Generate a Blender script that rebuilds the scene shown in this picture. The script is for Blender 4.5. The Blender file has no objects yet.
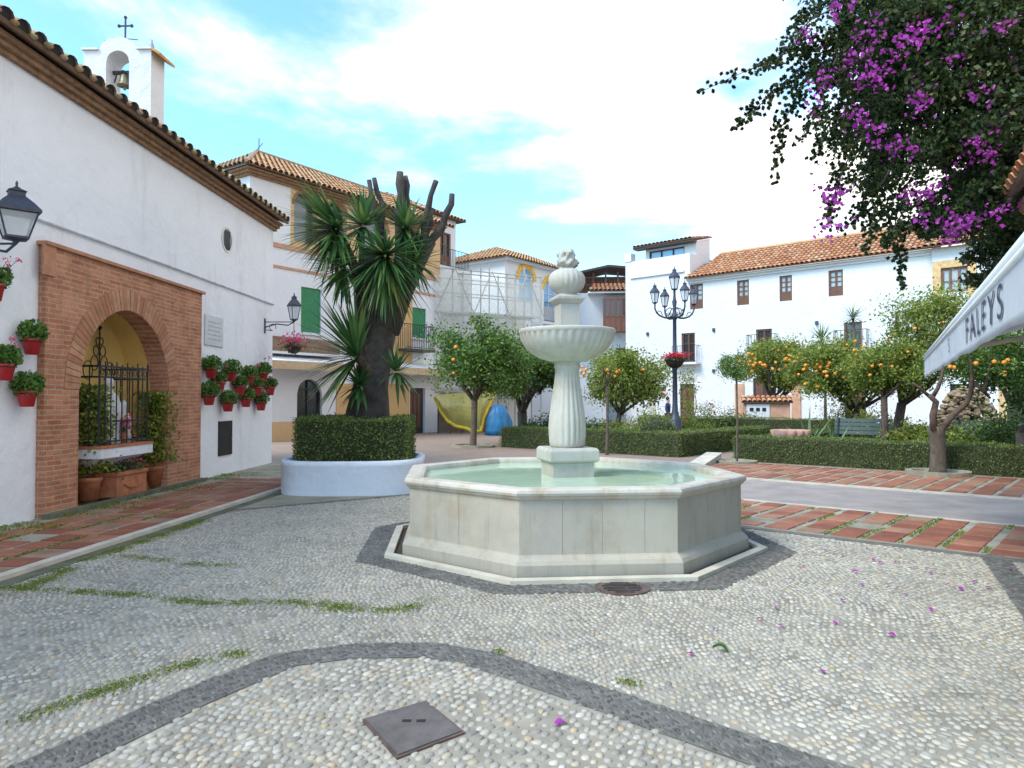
import bpy, math, random
import numpy as np
from mathutils import Vector, Matrix

# ------------------------------------------------------------------ camera, world, sun, exposure
scene = bpy.context.scene
COL = scene.collection
F_PX, CAM_H, PITCH = 715.0, 1.6, math.radians(1.282)
cam_data = bpy.data.cameras.new("camera")
cam_data.sensor_width = 36.0
cam_data.lens = 36.0 * F_PX / 1024.0
cam_data.clip_start = 0.05
cam_data.clip_end = 2000.0
cam = bpy.data.objects.new("camera", cam_data)
COL.objects.link(cam)
cam.location = (0, 0, CAM_H)
cam.rotation_euler = (math.radians(90) + PITCH, 0, 0)
scene.camera = cam

SUN_EL, SUN_AZ = math.radians(48), math.radians(238)      # azimuth clockwise from +Y
sun_vec = Vector((math.sin(SUN_AZ) * math.cos(SUN_EL), math.cos(SUN_AZ) * math.cos(SUN_EL), math.sin(SUN_EL)))
sl = bpy.data.lights.new("sun", 'SUN')
sl.energy = 1.15
sl.angle = math.radians(24)
sl.color = (1.0, 0.935, 0.83)
sun = bpy.data.objects.new("sun", sl)
COL.objects.link(sun)
sun.rotation_euler = (-sun_vec).to_track_quat('-Z', 'Y').to_euler()

world = bpy.data.worlds.new("World")
scene.world = world
world.use_nodes = True
wn, wl = world.node_tree.nodes, world.node_tree.links
wn.clear()
w_out = wn.new('ShaderNodeOutputWorld')
w_bg = wn.new('ShaderNodeBackground')
w_bg.inputs['Strength'].default_value = 0.15
sky = wn.new('ShaderNodeTexSky')
sky.sky_type = 'NISHITA'
sky.sun_disc = False
sky.sun_elevation = SUN_EL
sky.sun_rotation = SUN_AZ
sky.air_density = 1.0
sky.dust_density = 0.6
sky.ozone_density = 1.6
# clouds: a flat deck seen in perspective, laid out by view direction only
tc = wn.new('ShaderNodeTexCoord')
sep = wn.new('ShaderNodeSeparateXYZ')
wl.new(tc.outputs['Generated'], sep.inputs[0])
def wmath(op, a, b=None, clamp=False):
    n = wn.new('ShaderNodeMath'); n.operation = op; n.use_clamp = clamp
    for i, x in enumerate((a, b)):
        if x is None: continue
        if isinstance(x, (int, float)): n.inputs[i].default_value = x
        else: wl.new(x, n.inputs[i])
    return n.outputs[0]
zc = wmath('ADD', wmath('MAXIMUM', sep.outputs['Z'], 0.0), 0.16)
cx = wmath('DIVIDE', sep.outputs['X'], zc)
cy = wmath('DIVIDE', sep.outputs['Y'], zc)
comb = wn.new('ShaderNodeCombineXYZ')
wl.new(cx, comb.inputs[0]); wl.new(cy, comb.inputs[1])
def wnoise(scale, detail, rough, off, dist=0.0):
    m = wn.new('ShaderNodeVectorMath'); m.operation = 'ADD'
    m.inputs[1].default_value = off
    wl.new(comb.outputs[0], m.inputs[0])
    n = wn.new('ShaderNodeTexNoise')
    n.inputs['Scale'].default_value = scale; n.inputs['Detail'].default_value = detail
    n.inputs['Roughness'].default_value = rough; n.inputs['Distortion'].default_value = dist
    wl.new(m.outputs[0], n.inputs['Vector'])
    return n.outputs['Fac']
n1 = wnoise(0.85, 7, 0.55, (0.4938, 3.9532, 5.5603), 0.3)
n2 = wnoise(2.6, 6, 0.6, (9.0, 4.0, 2.0))
bias = wmath('MULTIPLY', cx, 0.165)
cov = wmath('ADD', wmath('ADD', wmath('MULTIPLY', n1, 1.0), wmath('MULTIPLY', n2, 0.25)), bias)
ramp = wn.new('ShaderNodeMapRange'); ramp.interpolation_type = 'SMOOTHSTEP'
ramp.inputs['From Min'].default_value = 0.625; ramp.inputs['From Max'].default_value = 0.80
wl.new(cov, ramp.inputs['Value'])
cl_shade = wn.new('ShaderNodeMapRange')
cl_shade.inputs['From Min'].default_value = 0.32; cl_shade.inputs['From Max'].default_value = 0.62
cl_shade.inputs['To Min'].default_value = 3.1; cl_shade.inputs['To Max'].default_value = 3.9
wl.new(n2, cl_shade.inputs['Value'])
cl_col = wn.new('ShaderNodeVectorMath'); cl_col.operation = 'SCALE'
cl_col.inputs[0].default_value = (1.03, 0.985, 0.94)
wl.new(cl_shade.outputs[0], cl_col.inputs['Scale'])
w_mix = wn.new('ShaderNodeMix'); w_mix.data_type = 'RGBA'
wl.new(ramp.outputs[0], w_mix.inputs[0])
sky_t = wn.new('ShaderNodeVectorMath'); sky_t.operation = 'MULTIPLY'
sky_t.inputs[1].default_value = (0.66, 0.91, 0.95)
wl.new(sky.outputs[0], sky_t.inputs[0])
wl.new(sky_t.outputs[0], w_mix.inputs[6])
wl.new(cl_col.outputs[0], w_mix.inputs[7])
wl.new(w_mix.outputs[2], w_bg.inputs['Color'])
wl.new(w_bg.outputs[0], w_out.inputs['Surface'])

scene.view_settings.view_transform = 'Standard'
scene.view_settings.look = 'None'
scene.view_settings.exposure = 1.62
scene.view_settings.gamma = 1.0
scene.view_settings.use_curve_mapping = False
scene.cycles.max_bounces = 6
scene.cycles.use_denoising = True

# ------------------------------------------------------------------ measuring helpers
def ray(px, py):
    a, b = (px - 512) / F_PX, (384 - py) / F_PX
    return Vector((a, math.cos(PITCH) - b * math.sin(PITCH), math.sin(PITCH) + b * math.cos(PITCH)))
def G(px, py, z=0.0):
    d = ray(px, py); t = (z - CAM_H) / d.z
    return Vector((d.x * t, d.y * t, z))
def P(px, py, Y):
    d = ray(px, py); t = Y / d.y
    return Vector((d.x * t, Y, CAM_H + d.z * t))
UD, VD = Vector((0.7507, -0.6606, 0)), Vector((0.6606, 0.7507, 0))
def UV(u, v, z=0.0):
    return UD * u + VD * v + Vector((0, 0, z))

# ------------------------------------------------------------------ materials
MATS = {}
def _new(name):
    m = bpy.data.materials.new(name); m.use_nodes = True
    nt = m.node_tree; b = nt.nodes['Principled BSDF']
    MATS[name] = m
    return m, nt, b
def _noise(nt, scale, detail=5, rough=0.6, coord='Object', mscale=None):
    t = nt.nodes.new('ShaderNodeTexCoord'); n = nt.nodes.new('ShaderNodeTexNoise')
    n.inputs['Scale'].default_value = scale; n.inputs['Detail'].default_value = detail; n.inputs['Roughness'].default_value = rough
    if mscale:
        mp = nt.nodes.new('ShaderNodeMapping'); mp.inputs['Scale'].default_value = mscale
        nt.links.new(t.outputs[coord], mp.inputs[0]); nt.links.new(mp.outputs[0], n.inputs['Vector'])
    else:
        nt.links.new(t.outputs[coord], n.inputs['Vector'])
    return n.outputs['Fac']
def _ramp(nt, fac, stops):
    r = nt.nodes.new('ShaderNodeValToRGB'); e = r.color_ramp.elements
    while len(e) < len(stops): e.new(0.5)
    for i, (p, c) in enumerate(stops):
        e[i].position = p; e[i].color = (c[0], c[1], c[2], 1)
    nt.links.new(fac, r.inputs[0]); return r.outputs[0]
def _mix(nt, fac, a, b, mode='MIX'):
    n = nt.nodes.new('ShaderNodeMix'); n.data_type = 'RGBA'; n.blend_type = mode
    for i, x in ((0, fac), (6, a), (7, b)):
        if isinstance(x, (int, float)): n.inputs[i].default_value = x
        elif isinstance(x, tuple): n.inputs[i].default_value = (x[0], x[1], x[2], 1)
        else: nt.links.new(x, n.inputs[i])
    return n.outputs[2]
def _bump(nt, b, h, strength=0.3, dist=0.02):
    n = nt.nodes.new('ShaderNodeBump'); n.inputs['Strength'].default_value = strength; n.inputs['Distance'].default_value = dist
    nt.links.new(h, n.inputs['Height']); nt.links.new(n.outputs[0], b.inputs['Normal'])
def _island(nt):
    return nt.nodes.new('ShaderNodeNewGeometry').outputs['Random Per Island']
def mat_plain(name, c, rough=0.6, metal=0.0, var=0.25, scale=6.0, bump=0.0, spec=0.5):
    m, nt, b = _new(name)
    f = _noise(nt, scale)
    lo = tuple(x * (1 - var) for x in c); hi = tuple(min(1, x * (1 + var)) for x in c)
    nt.links.new(_ramp(nt, f, [(0.3, lo), (0.7, hi)]), b.inputs['Base Color'])
    b.inputs['Roughness'].default_value = rough; b.inputs['Metallic'].default_value = metal
    b.inputs['Specular IOR Level'].default_value = spec
    if bump: _bump(nt, b, _noise(nt, scale * 6), bump, 0.01)
    return m
def mat_wall(name, c, stain=(0.55, 0.52, 0.47), amount=0.25):
    m, nt, b = _new(name)
    f = _noise(nt, 0.7, 6, 0.65)
    c1 = _ramp(nt, f, [(0.3, tuple(x * 0.94 for x in c)), (0.7, c)])
    st = _noise(nt, 1.3, 8, 0.75, mscale=(1.0, 1.0, 0.25))
    k = _ramp(nt, st, [(0.54, (0, 0, 0)), (0.74, (amount,) * 3)])
    c2 = _mix(nt, k, c1, stain)
    nt.links.new(c2, b.inputs['Base Color'])
    b.inputs['Roughness'].default_value = 0.9
    b.inputs['Specular IOR Level'].default_value = 0.2
    n = nt.nodes.new('ShaderNodeMath'); n.operation = 'ADD'
    nt.links.new(_noise(nt, 2.2, 3), n.inputs[0])
    n2 = nt.nodes.new('ShaderNodeMath'); n2.operation = 'MULTIPLY'; n2.inputs[1].default_value = 0.12
    nt.links.new(_noise(nt, 40, 4), n2.inputs[0]); nt.links.new(n2.outputs[0], n.inputs[1])
    _bump(nt, b, n.outputs[0], 0.7, 0.06)
    return m
def mat_island(name, stops, rough=0.8, bump=0.3, bscale=30, var=0.3, nscale=5.0, spec=0.3, bdist=0.006):
    """colour picked per loose piece (tile, stone, brick), with fine mottling"""
    m, nt, b = _new(name)
    c = _ramp(nt, _island(nt), stops)
    k = _ramp(nt, _noise(nt, nscale, 6, 0.7), [(0.3, (1 - var,) * 3), (0.7, (1 + 0.0,) * 3)])
    nt.links.new(_mix(nt, 1.0, c, k, 'MULTIPLY'), b.inputs['Base Color'])
    b.inputs['Roughness'].default_value = rough
    b.inputs['Specular IOR Level'].default_value = spec
    if bump: _bump(nt, b, _noise(nt, bscale, 4), bump, bdist)
    return m
def mat_leaf(name, stops, rough=0.5, trans=0.3):
    m, nt, b = _new(name)
    c = _ramp(nt, _island(nt), stops)
    nt.links.new(c, b.inputs['Base Color'])
    b.inputs['Roughness'].default_value = rough
    b.inputs['Specular IOR Level'].default_value = 0.35
    t = nt.nodes.new('ShaderNodeBsdfTranslucent'); nt.links.new(c, t.inputs['Color'])
    mx = nt.nodes.new('ShaderNodeMixShader'); mx.inputs[0].default_value = trans
    out = nt.nodes['Material Output']
    nt.links.new(b.outputs[0], mx.inputs[1]); nt.links.new(t.outputs[0], mx.inputs[2]); nt.links.new(mx.outputs[0], out.inputs['Surface'])
    return m
def mat_glass(name, c, rough=0.08):
    m, nt, b = _new(name)
    b.inputs['Base Color'].default_value = (*c, 1); b.inputs['Roughness'].default_value = rough
    b.inputs['Specular IOR Level'].default_value = 0.6
    return m

M_WHITE = mat_wall('whitewash', (0.77, 0.805, 0.865), (0.46, 0.45, 0.44), 0.6)
M_WHITE2 = mat_wall('whitewash_far', (0.70, 0.705, 0.72), amount=0.12)
M_OCHRE = mat_wall('ochre_render', (0.62, 0.42, 0.22))
M_YELLOW = mat_wall('yellow_render', (0.70, 0.49, 0.17), stain=(0.35, 0.2, 0.06))
M_TANP = mat_wall('tan_panel', (0.60, 0.38, 0.17))
M_GREYWALL = mat_wall('raw_render', (0.70, 0.69, 0.61), stain=(0.35, 0.32, 0.26), amount=0.6)
M_CORNICE = mat_plain('cornice_brick', (0.27, 0.155, 0.085), 0.9, var=0.4, scale=9, bump=0.5)
M_TILE = mat_island('roof_tile', [(0.0, (0.48, 0.20, 0.10)), (0.35, (0.58, 0.27, 0.14)), (0.6, (0.63, 0.37, 0.20)), (0.8, (0.52, 0.19, 0.09)), (1.0, (0.66, 0.46, 0.30))], 0.9, 0.5, 25, 0.35, 2.0)
M_TILEY = mat_island('roof_tile_yellow', [(0.0, (0.48, 0.24, 0.11)), (0.35, (0.58, 0.34, 0.17)), (0.65, (0.62, 0.42, 0.24)), (0.85, (0.54, 0.23, 0.11)), (1.0, (0.66, 0.50, 0.34))], 0.9, 0.5, 25, 0.35, 2.0)
M_TILEOLD = mat_island('roof_tile_lichen', [(0.0, (0.34, 0.22, 0.13)), (0.3, (0.42, 0.33, 0.15)), (0.55, (0.36, 0.30, 0.20)), (0.8, (0.40, 0.16, 0.09)), (1.0, (0.46, 0.40, 0.28))], 0.95, 0.6, 25, 0.45, 6.0)
M_LICHEN = mat_island('lichen_mortar', [(0.0, (0.26, 0.22, 0.14)), (0.35, (0.38, 0.33, 0.14)), (0.6, (0.42, 0.39, 0.31)), (0.8, (0.40, 0.17, 0.09)), (1.0, (0.30, 0.25, 0.16))], 0.95, 0.6, 25, 0.4, 8.0)
M_TILEBED = mat_plain('tile_bed', (0.13, 0.075, 0.045), 0.95)
M_WOOD = mat_plain('brown_wood', (0.13, 0.055, 0.03), 0.6, scale=12, bump=0.2)
M_WOOD2 = mat_plain('red_brown_wood', (0.19, 0.08, 0.05), 0.6, scale=12, bump=0.2)
M_DARKWOOD = mat_plain('dark_wood', (0.045, 0.03, 0.025), 0.6, scale=12)
M_GREEN = mat_plain('green_shutter', (0.02, 0.22, 0.085), 0.5, var=0.1)
M_PANE = mat_glass('window_pane', (0.33, 0.37, 0.40))
M_PANED = mat_glass('dark_pane', (0.03, 0.035, 0.04))
M_PANEB = mat_glass('blue_pane', (0.25, 0.48, 0.72), 0.15)
M_DARK = mat_plain('dark_interior', (0.02, 0.02, 0.022), 0.9)
M_IRON = mat_plain('black_iron', (0.022, 0.024, 0.032), 0.45, 0.3, var=0.3, scale=20)
M_IRONB = mat_plain('blue_grey_iron', (0.05, 0.06, 0.085), 0.5, 0.3, scale=20)
M_LAMPG = mat_glass('lamp_glass', (0.62, 0.68, 0.72), 0.15)
M_LAMPG.node_tree.nodes['Principled BSDF'].inputs['Alpha'].default_value = 0.45
M_BELL = mat_plain('bell_bronze', (0.28, 0.25, 0.16), 0.45, 0.6)
M_BARK = mat_plain('bark', (0.11, 0.085, 0.065), 0.95, var=0.45, scale=10, bump=0.8)
M_BARKD = mat_plain('dark_bark', (0.062, 0.052, 0.046), 0.95, var=0.5, scale=7, bump=1.0)
M_BARKR = mat_plain('reddish_bark', (0.10, 0.065, 0.05), 0.95, var=0.45, scale=10, bump=0.8)
M_CUT = mat_plain('cut_wood', (0.30, 0.22, 0.14), 0.9)
M_SOIL = mat_plain('soil', (0.075, 0.055, 0.035), 1.0, bump=0.8, scale=10)
M_TERRA = mat_plain('terracotta', (0.42, 0.16, 0.08), 0.85, var=0.3, scale=8, bump=0.2)
M_REDPOT = mat_plain('red_plastic_pot', (0.52, 0.03, 0.04), 0.45, var=0.12)
M_STONE = None
L_ORANGE = mat_leaf('leaf_orange_tree', [(0.0, (0.034, 0.088, 0.019)), (0.45, (0.082, 0.178, 0.036)), (0.8, (0.164, 0.273, 0.048)), (1.0, (0.300, 0.355, 0.068))], 0.4)
L_LIGHT = mat_leaf('leaf_light', [(0.0, (0.084, 0.149, 0.026)), (0.5, (0.202, 0.273, 0.047)), (0.85, (0.332, 0.369, 0.072)), (1.0, (0.475, 0.428, 0.084))], 0.5, 0.4)
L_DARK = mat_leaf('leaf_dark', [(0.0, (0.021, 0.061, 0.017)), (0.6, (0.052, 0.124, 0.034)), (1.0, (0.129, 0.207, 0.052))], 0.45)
L_HEDGE = mat_leaf('leaf_hedge', [(0.0, (0.071, 0.118, 0.027)), (0.5, (0.133, 0.186, 0.042)), (0.85, (0.203, 0.257, 0.059)), (1.0, (0.296, 0.304, 0.093))], 0.5, 0.2)
L_HEDGEL = mat_leaf('leaf_pale_hedge', [(0.0, (0.092, 0.138, 0.040)), (0.6, (0.172, 0.230, 0.069)), (1.0, (0.276, 0.310, 0.103))], 0.6, 0.2)
L_GERAN = mat_leaf('leaf_geranium', [(0.0, (0.045, 0.12, 0.02)), (0.6, (0.10, 0.22, 0.04)), (1.0, (0.18, 0.30, 0.06))], 0.55)
L_YUCCA = mat_leaf('leaf_yucca', [(0.0, (0.033, 0.097, 0.039)), (0.6, (0.079, 0.178, 0.057)), (0.9, (0.149, 0.261, 0.076)), (1.0, (0.370, 0.342, 0.109))], 0.35, 0.25)
L_AGAVE = mat_leaf('leaf_agave', [(0.0, (0.08, 0.15, 0.07)), (1.0, (0.18, 0.26, 0.12))], 0.5, 0.15)
L_BOUG = mat_leaf('leaf_bougainvillea', [(0.0, (0.022, 0.044, 0.017)), (0.6, (0.051, 0.085, 0.027)), (0.88, (0.101, 0.140, 0.035)), (1.0, (0.204, 0.184, 0.071))], 0.45, 0.3)
F_MAGENTA = mat_leaf('bract_magenta', [(0.0, (0.300, 0.020, 0.280)), (0.6, (0.470, 0.050, 0.420)), (1.0, (0.600, 0.150, 0.520))], 0.6, 0.4)
F_PINK = mat_leaf('petal_pink', [(0.0, (0.75, 0.05, 0.2)), (0.6, (0.85, 0.12, 0.3)), (1.0, (0.9, 0.35, 0.45))], 0.6, 0.3)
F_RED = mat_leaf('petal_red', [(0.0, (0.55, 0.01, 0.04)), (1.0, (0.75, 0.05, 0.10))], 0.6, 0.3)
M_ORANGEFRUIT = mat_plain('orange_peel', (0.80, 0.30, 0.03), 0.5, var=0.15, scale=3)
M_MOSS = mat_leaf('moss', [(0.0, (0.10, 0.15, 0.015)), (0.6, (0.19, 0.25, 0.03)), (1.0, (0.30, 0.32, 0.06))], 0.8, 0.2)

# ------------------------------------------------------------------ mesh helpers
class MB:
    def __init__(self, T=None): self.v = []; self.f = []; self.T = T
    def add(self, vs, fs):
        o = len(self.v)
        for p in vs:
            p = Vector(p); self.v.append(self.T(p) if self.T else p)
        self.f += [tuple(i + o for i in q) for q in fs]; return self
    def quad(self, a, b, c, d): return self.add([a, b, c, d], [(0, 1, 2, 3)])
    def box(self, x0, x1, y0, y1, z0, z1):
        return self.add([(x0, y0, z0), (x1, y0, z0), (x1, y1, z0), (x0, y1, z0), (x0, y0, z1), (x1, y0, z1), (x1, y1, z1), (x0, y1, z1)],
                        [(0, 3, 2, 1), (4, 5, 6, 7), (0, 1, 5, 4), (1, 2, 6, 5), (2, 3, 7, 6), (3, 0, 4, 7)])
    def tube(self, pts, rad, n=8, cap=True):
        pts = [Vector(p) for p in pts]
        if not isinstance(rad, (list, tuple)): rad = [rad] * len(pts)
        vs, fs = [], []
        prev = None
        for i, p in enumerate(pts):
            t = (pts[min(i + 1, len(pts) - 1)] - pts[max(i - 1, 0)])
            if t.length < 1e-9: t = Vector((0, 0, 1))
            t.normalize()
            if prev is None:
                a = t.orthogonal().normalized()
            else:
                a = prev - t * prev.dot(t)
                a = a.normalized() if a.length > 1e-6 else t.orthogonal().normalized()
            prev = a; b = t.cross(a)
            for k in range(n):
                an = 2 * math.pi * k / n
                vs.append(p + (a * math.cos(an) + b * math.sin(an)) * rad[i])
        for i in range(len(pts) - 1):
            for k in range(n):
                fs.append((i * n + k, i * n + (k + 1) % n, (i + 1) * n + (k + 1) % n, (i + 1) * n + k))
        if cap:
            fs.append(tuple(reversed(range(n)))); fs.append(tuple((len(pts) - 1) * n + k for k in range(n)))
        return self.add(vs, fs)
    def lathe(self, prof, n=24, c=(0, 0, 0), rot=0.0, mod=None, cap=True, sx=1.0, sy=1.0):
        vs, fs = [], []
        for j, (r, z) in enumerate(prof):
            for k in range(n):
                an = rot + 2 * math.pi * k / n
                rr = r * (mod(an, j) if mod else 1.0)
                vs.append((c[0] + rr * math.cos(an) * sx, c[1] + rr * math.sin(an) * sy, c[2] + z))
        for j in range(len(prof) - 1):
            for k in range(n):
                fs.append((j * n + k, j * n + (k + 1) % n, (j + 1) * n + (k + 1) % n, (j + 1) * n + k))
        if cap:
            fs.append(tuple(reversed(range(n)))); fs.append(tuple((len(prof) - 1) * n + k for k in range(n)))
        return self.add(vs, fs)
    def ball(self, c, r, n=10, m=6, sz=1.0):
        prof = [(r * max(math.sin(math.pi * j / m), 0.02), -r * sz * math.cos(math.pi * j / m)) for j in range(m + 1)]
        return self.lathe(prof, n, c)
    def poly(self, pts, z0, z1):
        n = len(pts)
        vs = [(p[0], p[1], z0) for p in pts] + [(p[0], p[1], z1) for p in pts]
        fs = [tuple(range(n, 2 * n)), tuple(reversed(range(n)))] + [(i, (i + 1) % n, n + (i + 1) % n, n + i) for i in range(n)]
        return self.add(vs, fs)
    def wall(self, s0, s1, z0, z1, holes=(), y=0.0, depth=0.15):
        """front sheet at local y with rectangular holes and their reveals"""
        xs = sorted({s0, s1, *[min(max(h[i], s0), s1) for h in holes for i in (0, 1)]})
        zs = sorted({z0, z1, *[min(max(h[i], z0), z1) for h in holes for i in (2, 3)]})
        for i in range(len(xs) - 1):
            for j in range(len(zs) - 1):
                mx, mz = (xs[i] + xs[i + 1]) / 2, (zs[j] + zs[j + 1]) / 2
                if any(h[0] < mx < h[1] and h[2] < mz < h[3] for h in holes): continue
                self.quad((xs[i], y, zs[j]), (xs[i + 1], y, zs[j]), (xs[i + 1], y, zs[j + 1]), (xs[i], y, zs[j + 1]))
        for a, b, c, d in holes:
            e = y + depth
            self.quad((a, y, c), (a, y, d), (a, e, d), (a, e, c)); self.quad((b, y, c), (b, e, c), (b, e, d), (b, y, d))
            self.quad((a, y, d), (b, y, d), (b, e, d), (a, e, d)); self.quad((a, y, c), (a, e, c), (b, e, c), (b, y, c))
        return self
    def arch(self, s0, s1, z0, z1, a0, a1, fz, y0, y1, n=28, zb=None):
        """slab from y0 (front) to y1 with an arched opening a0..a1; fz(t) gives the arch height, t 0..1 across"""
        zb = z0 if zb is None else zb
        for yy, fl in ((y0, False), (y1, True)):
            def q(a, b, c, d):
                self.quad(*((a, b, c, d) if not fl else (d, c, b, a)))
            if a0 > s0: q((s0, yy, z0), (a0, yy, z0), (a0, yy, z1), (s0, yy, z1))
            if s1 > a1: q((a1, yy, z0), (s1, yy, z0), (s1, yy, z1), (a1, yy, z1))
            for i in range(n):
                t0, t1 = i / n, (i + 1) / n
                x0, x1 = a0 + (a1 - a0) * t0, a0 + (a1 - a0) * t1
                q((x0, yy, fz(t0)), (x1, yy, fz(t1)), (x1, yy, z1), (x0, yy, z1))
        for i in range(n):
            t0, t1 = i / n, (i + 1) / n
            x0, x1 = a0 + (a1 - a0) * t0, a0 + (a1 - a0) * t1
            self.quad((x0, y0, fz(t0)), (x0, y1, fz(t0)), (x1, y1, fz(t1)), (x1, y0, fz(t1)))
        self.quad((a0, y0, zb), (a0, y1, zb), (a0, y1, fz(0)), (a0, y0, fz(0)))
        self.quad((a1, y0, zb), (a1, y0, fz(1)), (a1, y1, fz(1)), (a1, y1, zb))
        self.quad((s0, y0, z0), (s0, y0, z1), (s0, y1, z1), (s0, y1, z0)); self.quad((s1, y0, z0), (s1, y1, z0), (s1, y1, z1), (s1, y0, z1))
        self.quad((s0, y0, z1), (s1, y0, z1), (s1, y1, z1), (s0, y1, z1))
        return self
    def build(self, name, mat, parent=None, smooth=False, bevel=0.0):
        me = bpy.data.meshes.new(name)
        me.from_pydata([tuple(p) for p in self.v], [], self.f); me.update()
        if mat: me.materials.append(mat)
        if smooth: me.polygons.foreach_set('use_smooth', [True] * len(me.polygons))
        o = bpy.data.objects.new(name, me); COL.objects.link(o)
        if parent is not None: o.parent = parent
        if bevel:
            b = o.modifiers.new('bevel', 'BEVEL'); b.width = bevel; b.segments = 2; b.limit_method = 'ANGLE'
        return o

def np_mesh(name, V, Fa, mat, parent=None, smooth=False):
    """V (n,3) float, Fa (m,k) int"""
    me = bpy.data.meshes.new(name)
    V = np.ascontiguousarray(V, dtype=np.float32); Fa = np.ascontiguousarray(Fa, dtype=np.int32)
    m, k = Fa.shape
    me.vertices.add(len(V)); me.vertices.foreach_set('co', V.ravel())
    me.loops.add(m * k); me.loops.foreach_set('vertex_index', Fa.ravel())
    me.polygons.add(m); me.polygons.foreach_set('loop_start', np.arange(0, m * k, k, dtype=np.int32))
    if smooth: me.polygons.foreach_set('use_smooth', np.ones(m, dtype=bool))
    me.update(calc_edges=True); me.validate()
    me.materials.append(mat)
    o = bpy.data.objects.new(name, me); COL.objects.link(o)
    if parent is not None: o.parent = parent
    return o

def tag(o, label=None, cat=None, group=None, kind=None):
    if label: o['label'] = label
    if cat: o['category'] = cat
    if group: o['group'] = group
    if kind: o['kind'] = kind
    return o
def thing(name, label, cat, loc=(0, 0, 0), rz=0.0, group=None):
    o = bpy.data.objects.new(name, None); COL.objects.link(o)
    o.empty_display_size = 0.2
    o.location = loc; o.rotation_euler = (0, 0, rz)
    return tag(o, label, cat, group)
def children(o): return [c for c in bpy.data.objects if c.parent == o]
def copy_tree(o, parent=None):
    c = o.copy(); COL.objects.link(c); c.parent = parent
    for ch in children(o): copy_tree(ch, c)
    return c
def structure(o): o['kind'] = 'structure'; return o

class Facade:
    """a building's empty: local x runs along the facade, y into the building, z up"""
    def __init__(self, name, label, cat, O, d):
        self.O = Vector((O[0], O[1], 0)); d = Vector((d[0], d[1], 0)).normalized(); self.d = d
        self.i = Vector((-d.y, d.x, 0))
        self.e = thing(name, label, cat, self.O, math.atan2(d.y, d.x))
    def sz(self, px, py, out=0.0):
        r = ray(px, py); n = self.i
        o = self.O - n * out - Vector((0, 0, CAM_H))
        t = o.dot(n) / r.dot(n)
        p = r * t + Vector((0, 0, CAM_H)) - self.O
        return p.dot(self.d), p.z
    def rect(self, x0, y0, x1, y1, out=0.0):
        s0, za = self.sz(x0, (y0 + y1) / 2, out); s1, _ = self.sz(x1, (y0 + y1) / 2, out)
        xm = (x0 + x1) / 2
        return s0, s1, self.sz(xm, y1, out)[1], self.sz(xm, y0, out)[1]
    def W(self, s, y, z): return self.O + self.d * s + self.i * y + Vector((0, 0, z))

# ------------------------------------------------------------------ leaves and plants
def rot_basis(rng, n, up=None):
    d = rng.normal(size=(n, 3)); d /= np.linalg.norm(d, axis=1, keepdims=True)
    if up is not None:
        d = d * (1 - up[0]) + np.array(up[1]) * up[0]; d /= np.linalg.norm(d, axis=1, keepdims=True)
    e = rng.normal(size=(n, 3)); e -= d * np.sum(d * e, axis=1, keepdims=True); e /= np.linalg.norm(e, axis=1, keepdims=True)
    return d, e, np.cross(d, e)
def leaf_arrays(rng, pos, size, aspect=0.5, up=None):
    n = len(pos); size = np.broadcast_to(np.asarray(size, dtype=float), (n,))[:, None] * rng.uniform(0.65, 1.25, (n, 1))
    d, e, w = rot_basis(rng, n, up)
    a = pos - e * size * 0.5; b = pos + e * size * 0.5
    fold = d * size * 0.10
    l = pos + w * size * aspect * 0.5 + fold; r = pos - w * size * aspect * 0.5 + fold
    V = np.stack([a, l, b, r], axis=1).reshape(-1, 3)
    i = np.arange(n)[:, None] * 4
    return V, np.concatenate([i + np.array([[0, 1, 2, 3]])], axis=0)
def leaves(name, rng, pos, size, mat, parent=None, aspect=0.5, up=None):
    V, Fa = leaf_arrays(rng, np.asarray(pos, dtype=float), size, aspect, up)
    return np_mesh(name, V, Fa, mat, parent)
def clump_points(rng, c, rad, n_clump, per, spread=0.2, inner=0.45, zmin=-0.75):
    """clump centres through an ellipsoid, leaves scattered round each centre"""
    c = np.array(c, dtype=float); rad = np.array(rad, dtype=float)
    cc = []
    while len(cc) < n_clump:
        p = rng.normal(size=3); p /= np.linalg.norm(p)
        r = inner + (1 - inner) * rng.random() ** 0.6
        r *= rng.uniform(0.82, 1.1)
        q = p * r
        if q[2] < zmin: continue
        cc.append(c + q * rad)
    cc = np.array(cc)
    k = np.repeat(np.arange(n_clump), per)
    sc = rng.uniform(0.6, 1.3, n_clump)[k][:, None]
    g = rng.normal(size=(len(k), 3)) * spread * float(np.mean(rad)) * sc
    g[:, 2] *= 0.75
    return cc, cc[k] + g
def limb(mb, a, b, r0, r1, rng, n=5, bend=0.12, sides=7):
    a, b = Vector(a), Vector(b); L = (b - a).length
    off = Vector(rng.normal(size=3)) * bend * L; off.z = abs(off.z) * 0.5
    pts, rs = [], []
    for i in range(n + 1):
        t = i / n
        pts.append(a.lerp(b, t) + off * math.sin(math.pi * t)); rs.append(r0 + (r1 - r0) * t)
    mb.tube(pts, rs, sides)
    return pts
def orange_mesh():
    mb = MB(); mb.ball((0, 0, 0), 1.0, 10, 7); o = mb.build('orange', M_ORANGEFRUIT, None, True)
    me = o.data; bpy.data.objects.remove(o); return me
ORANGE = orange_mesh()
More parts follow.
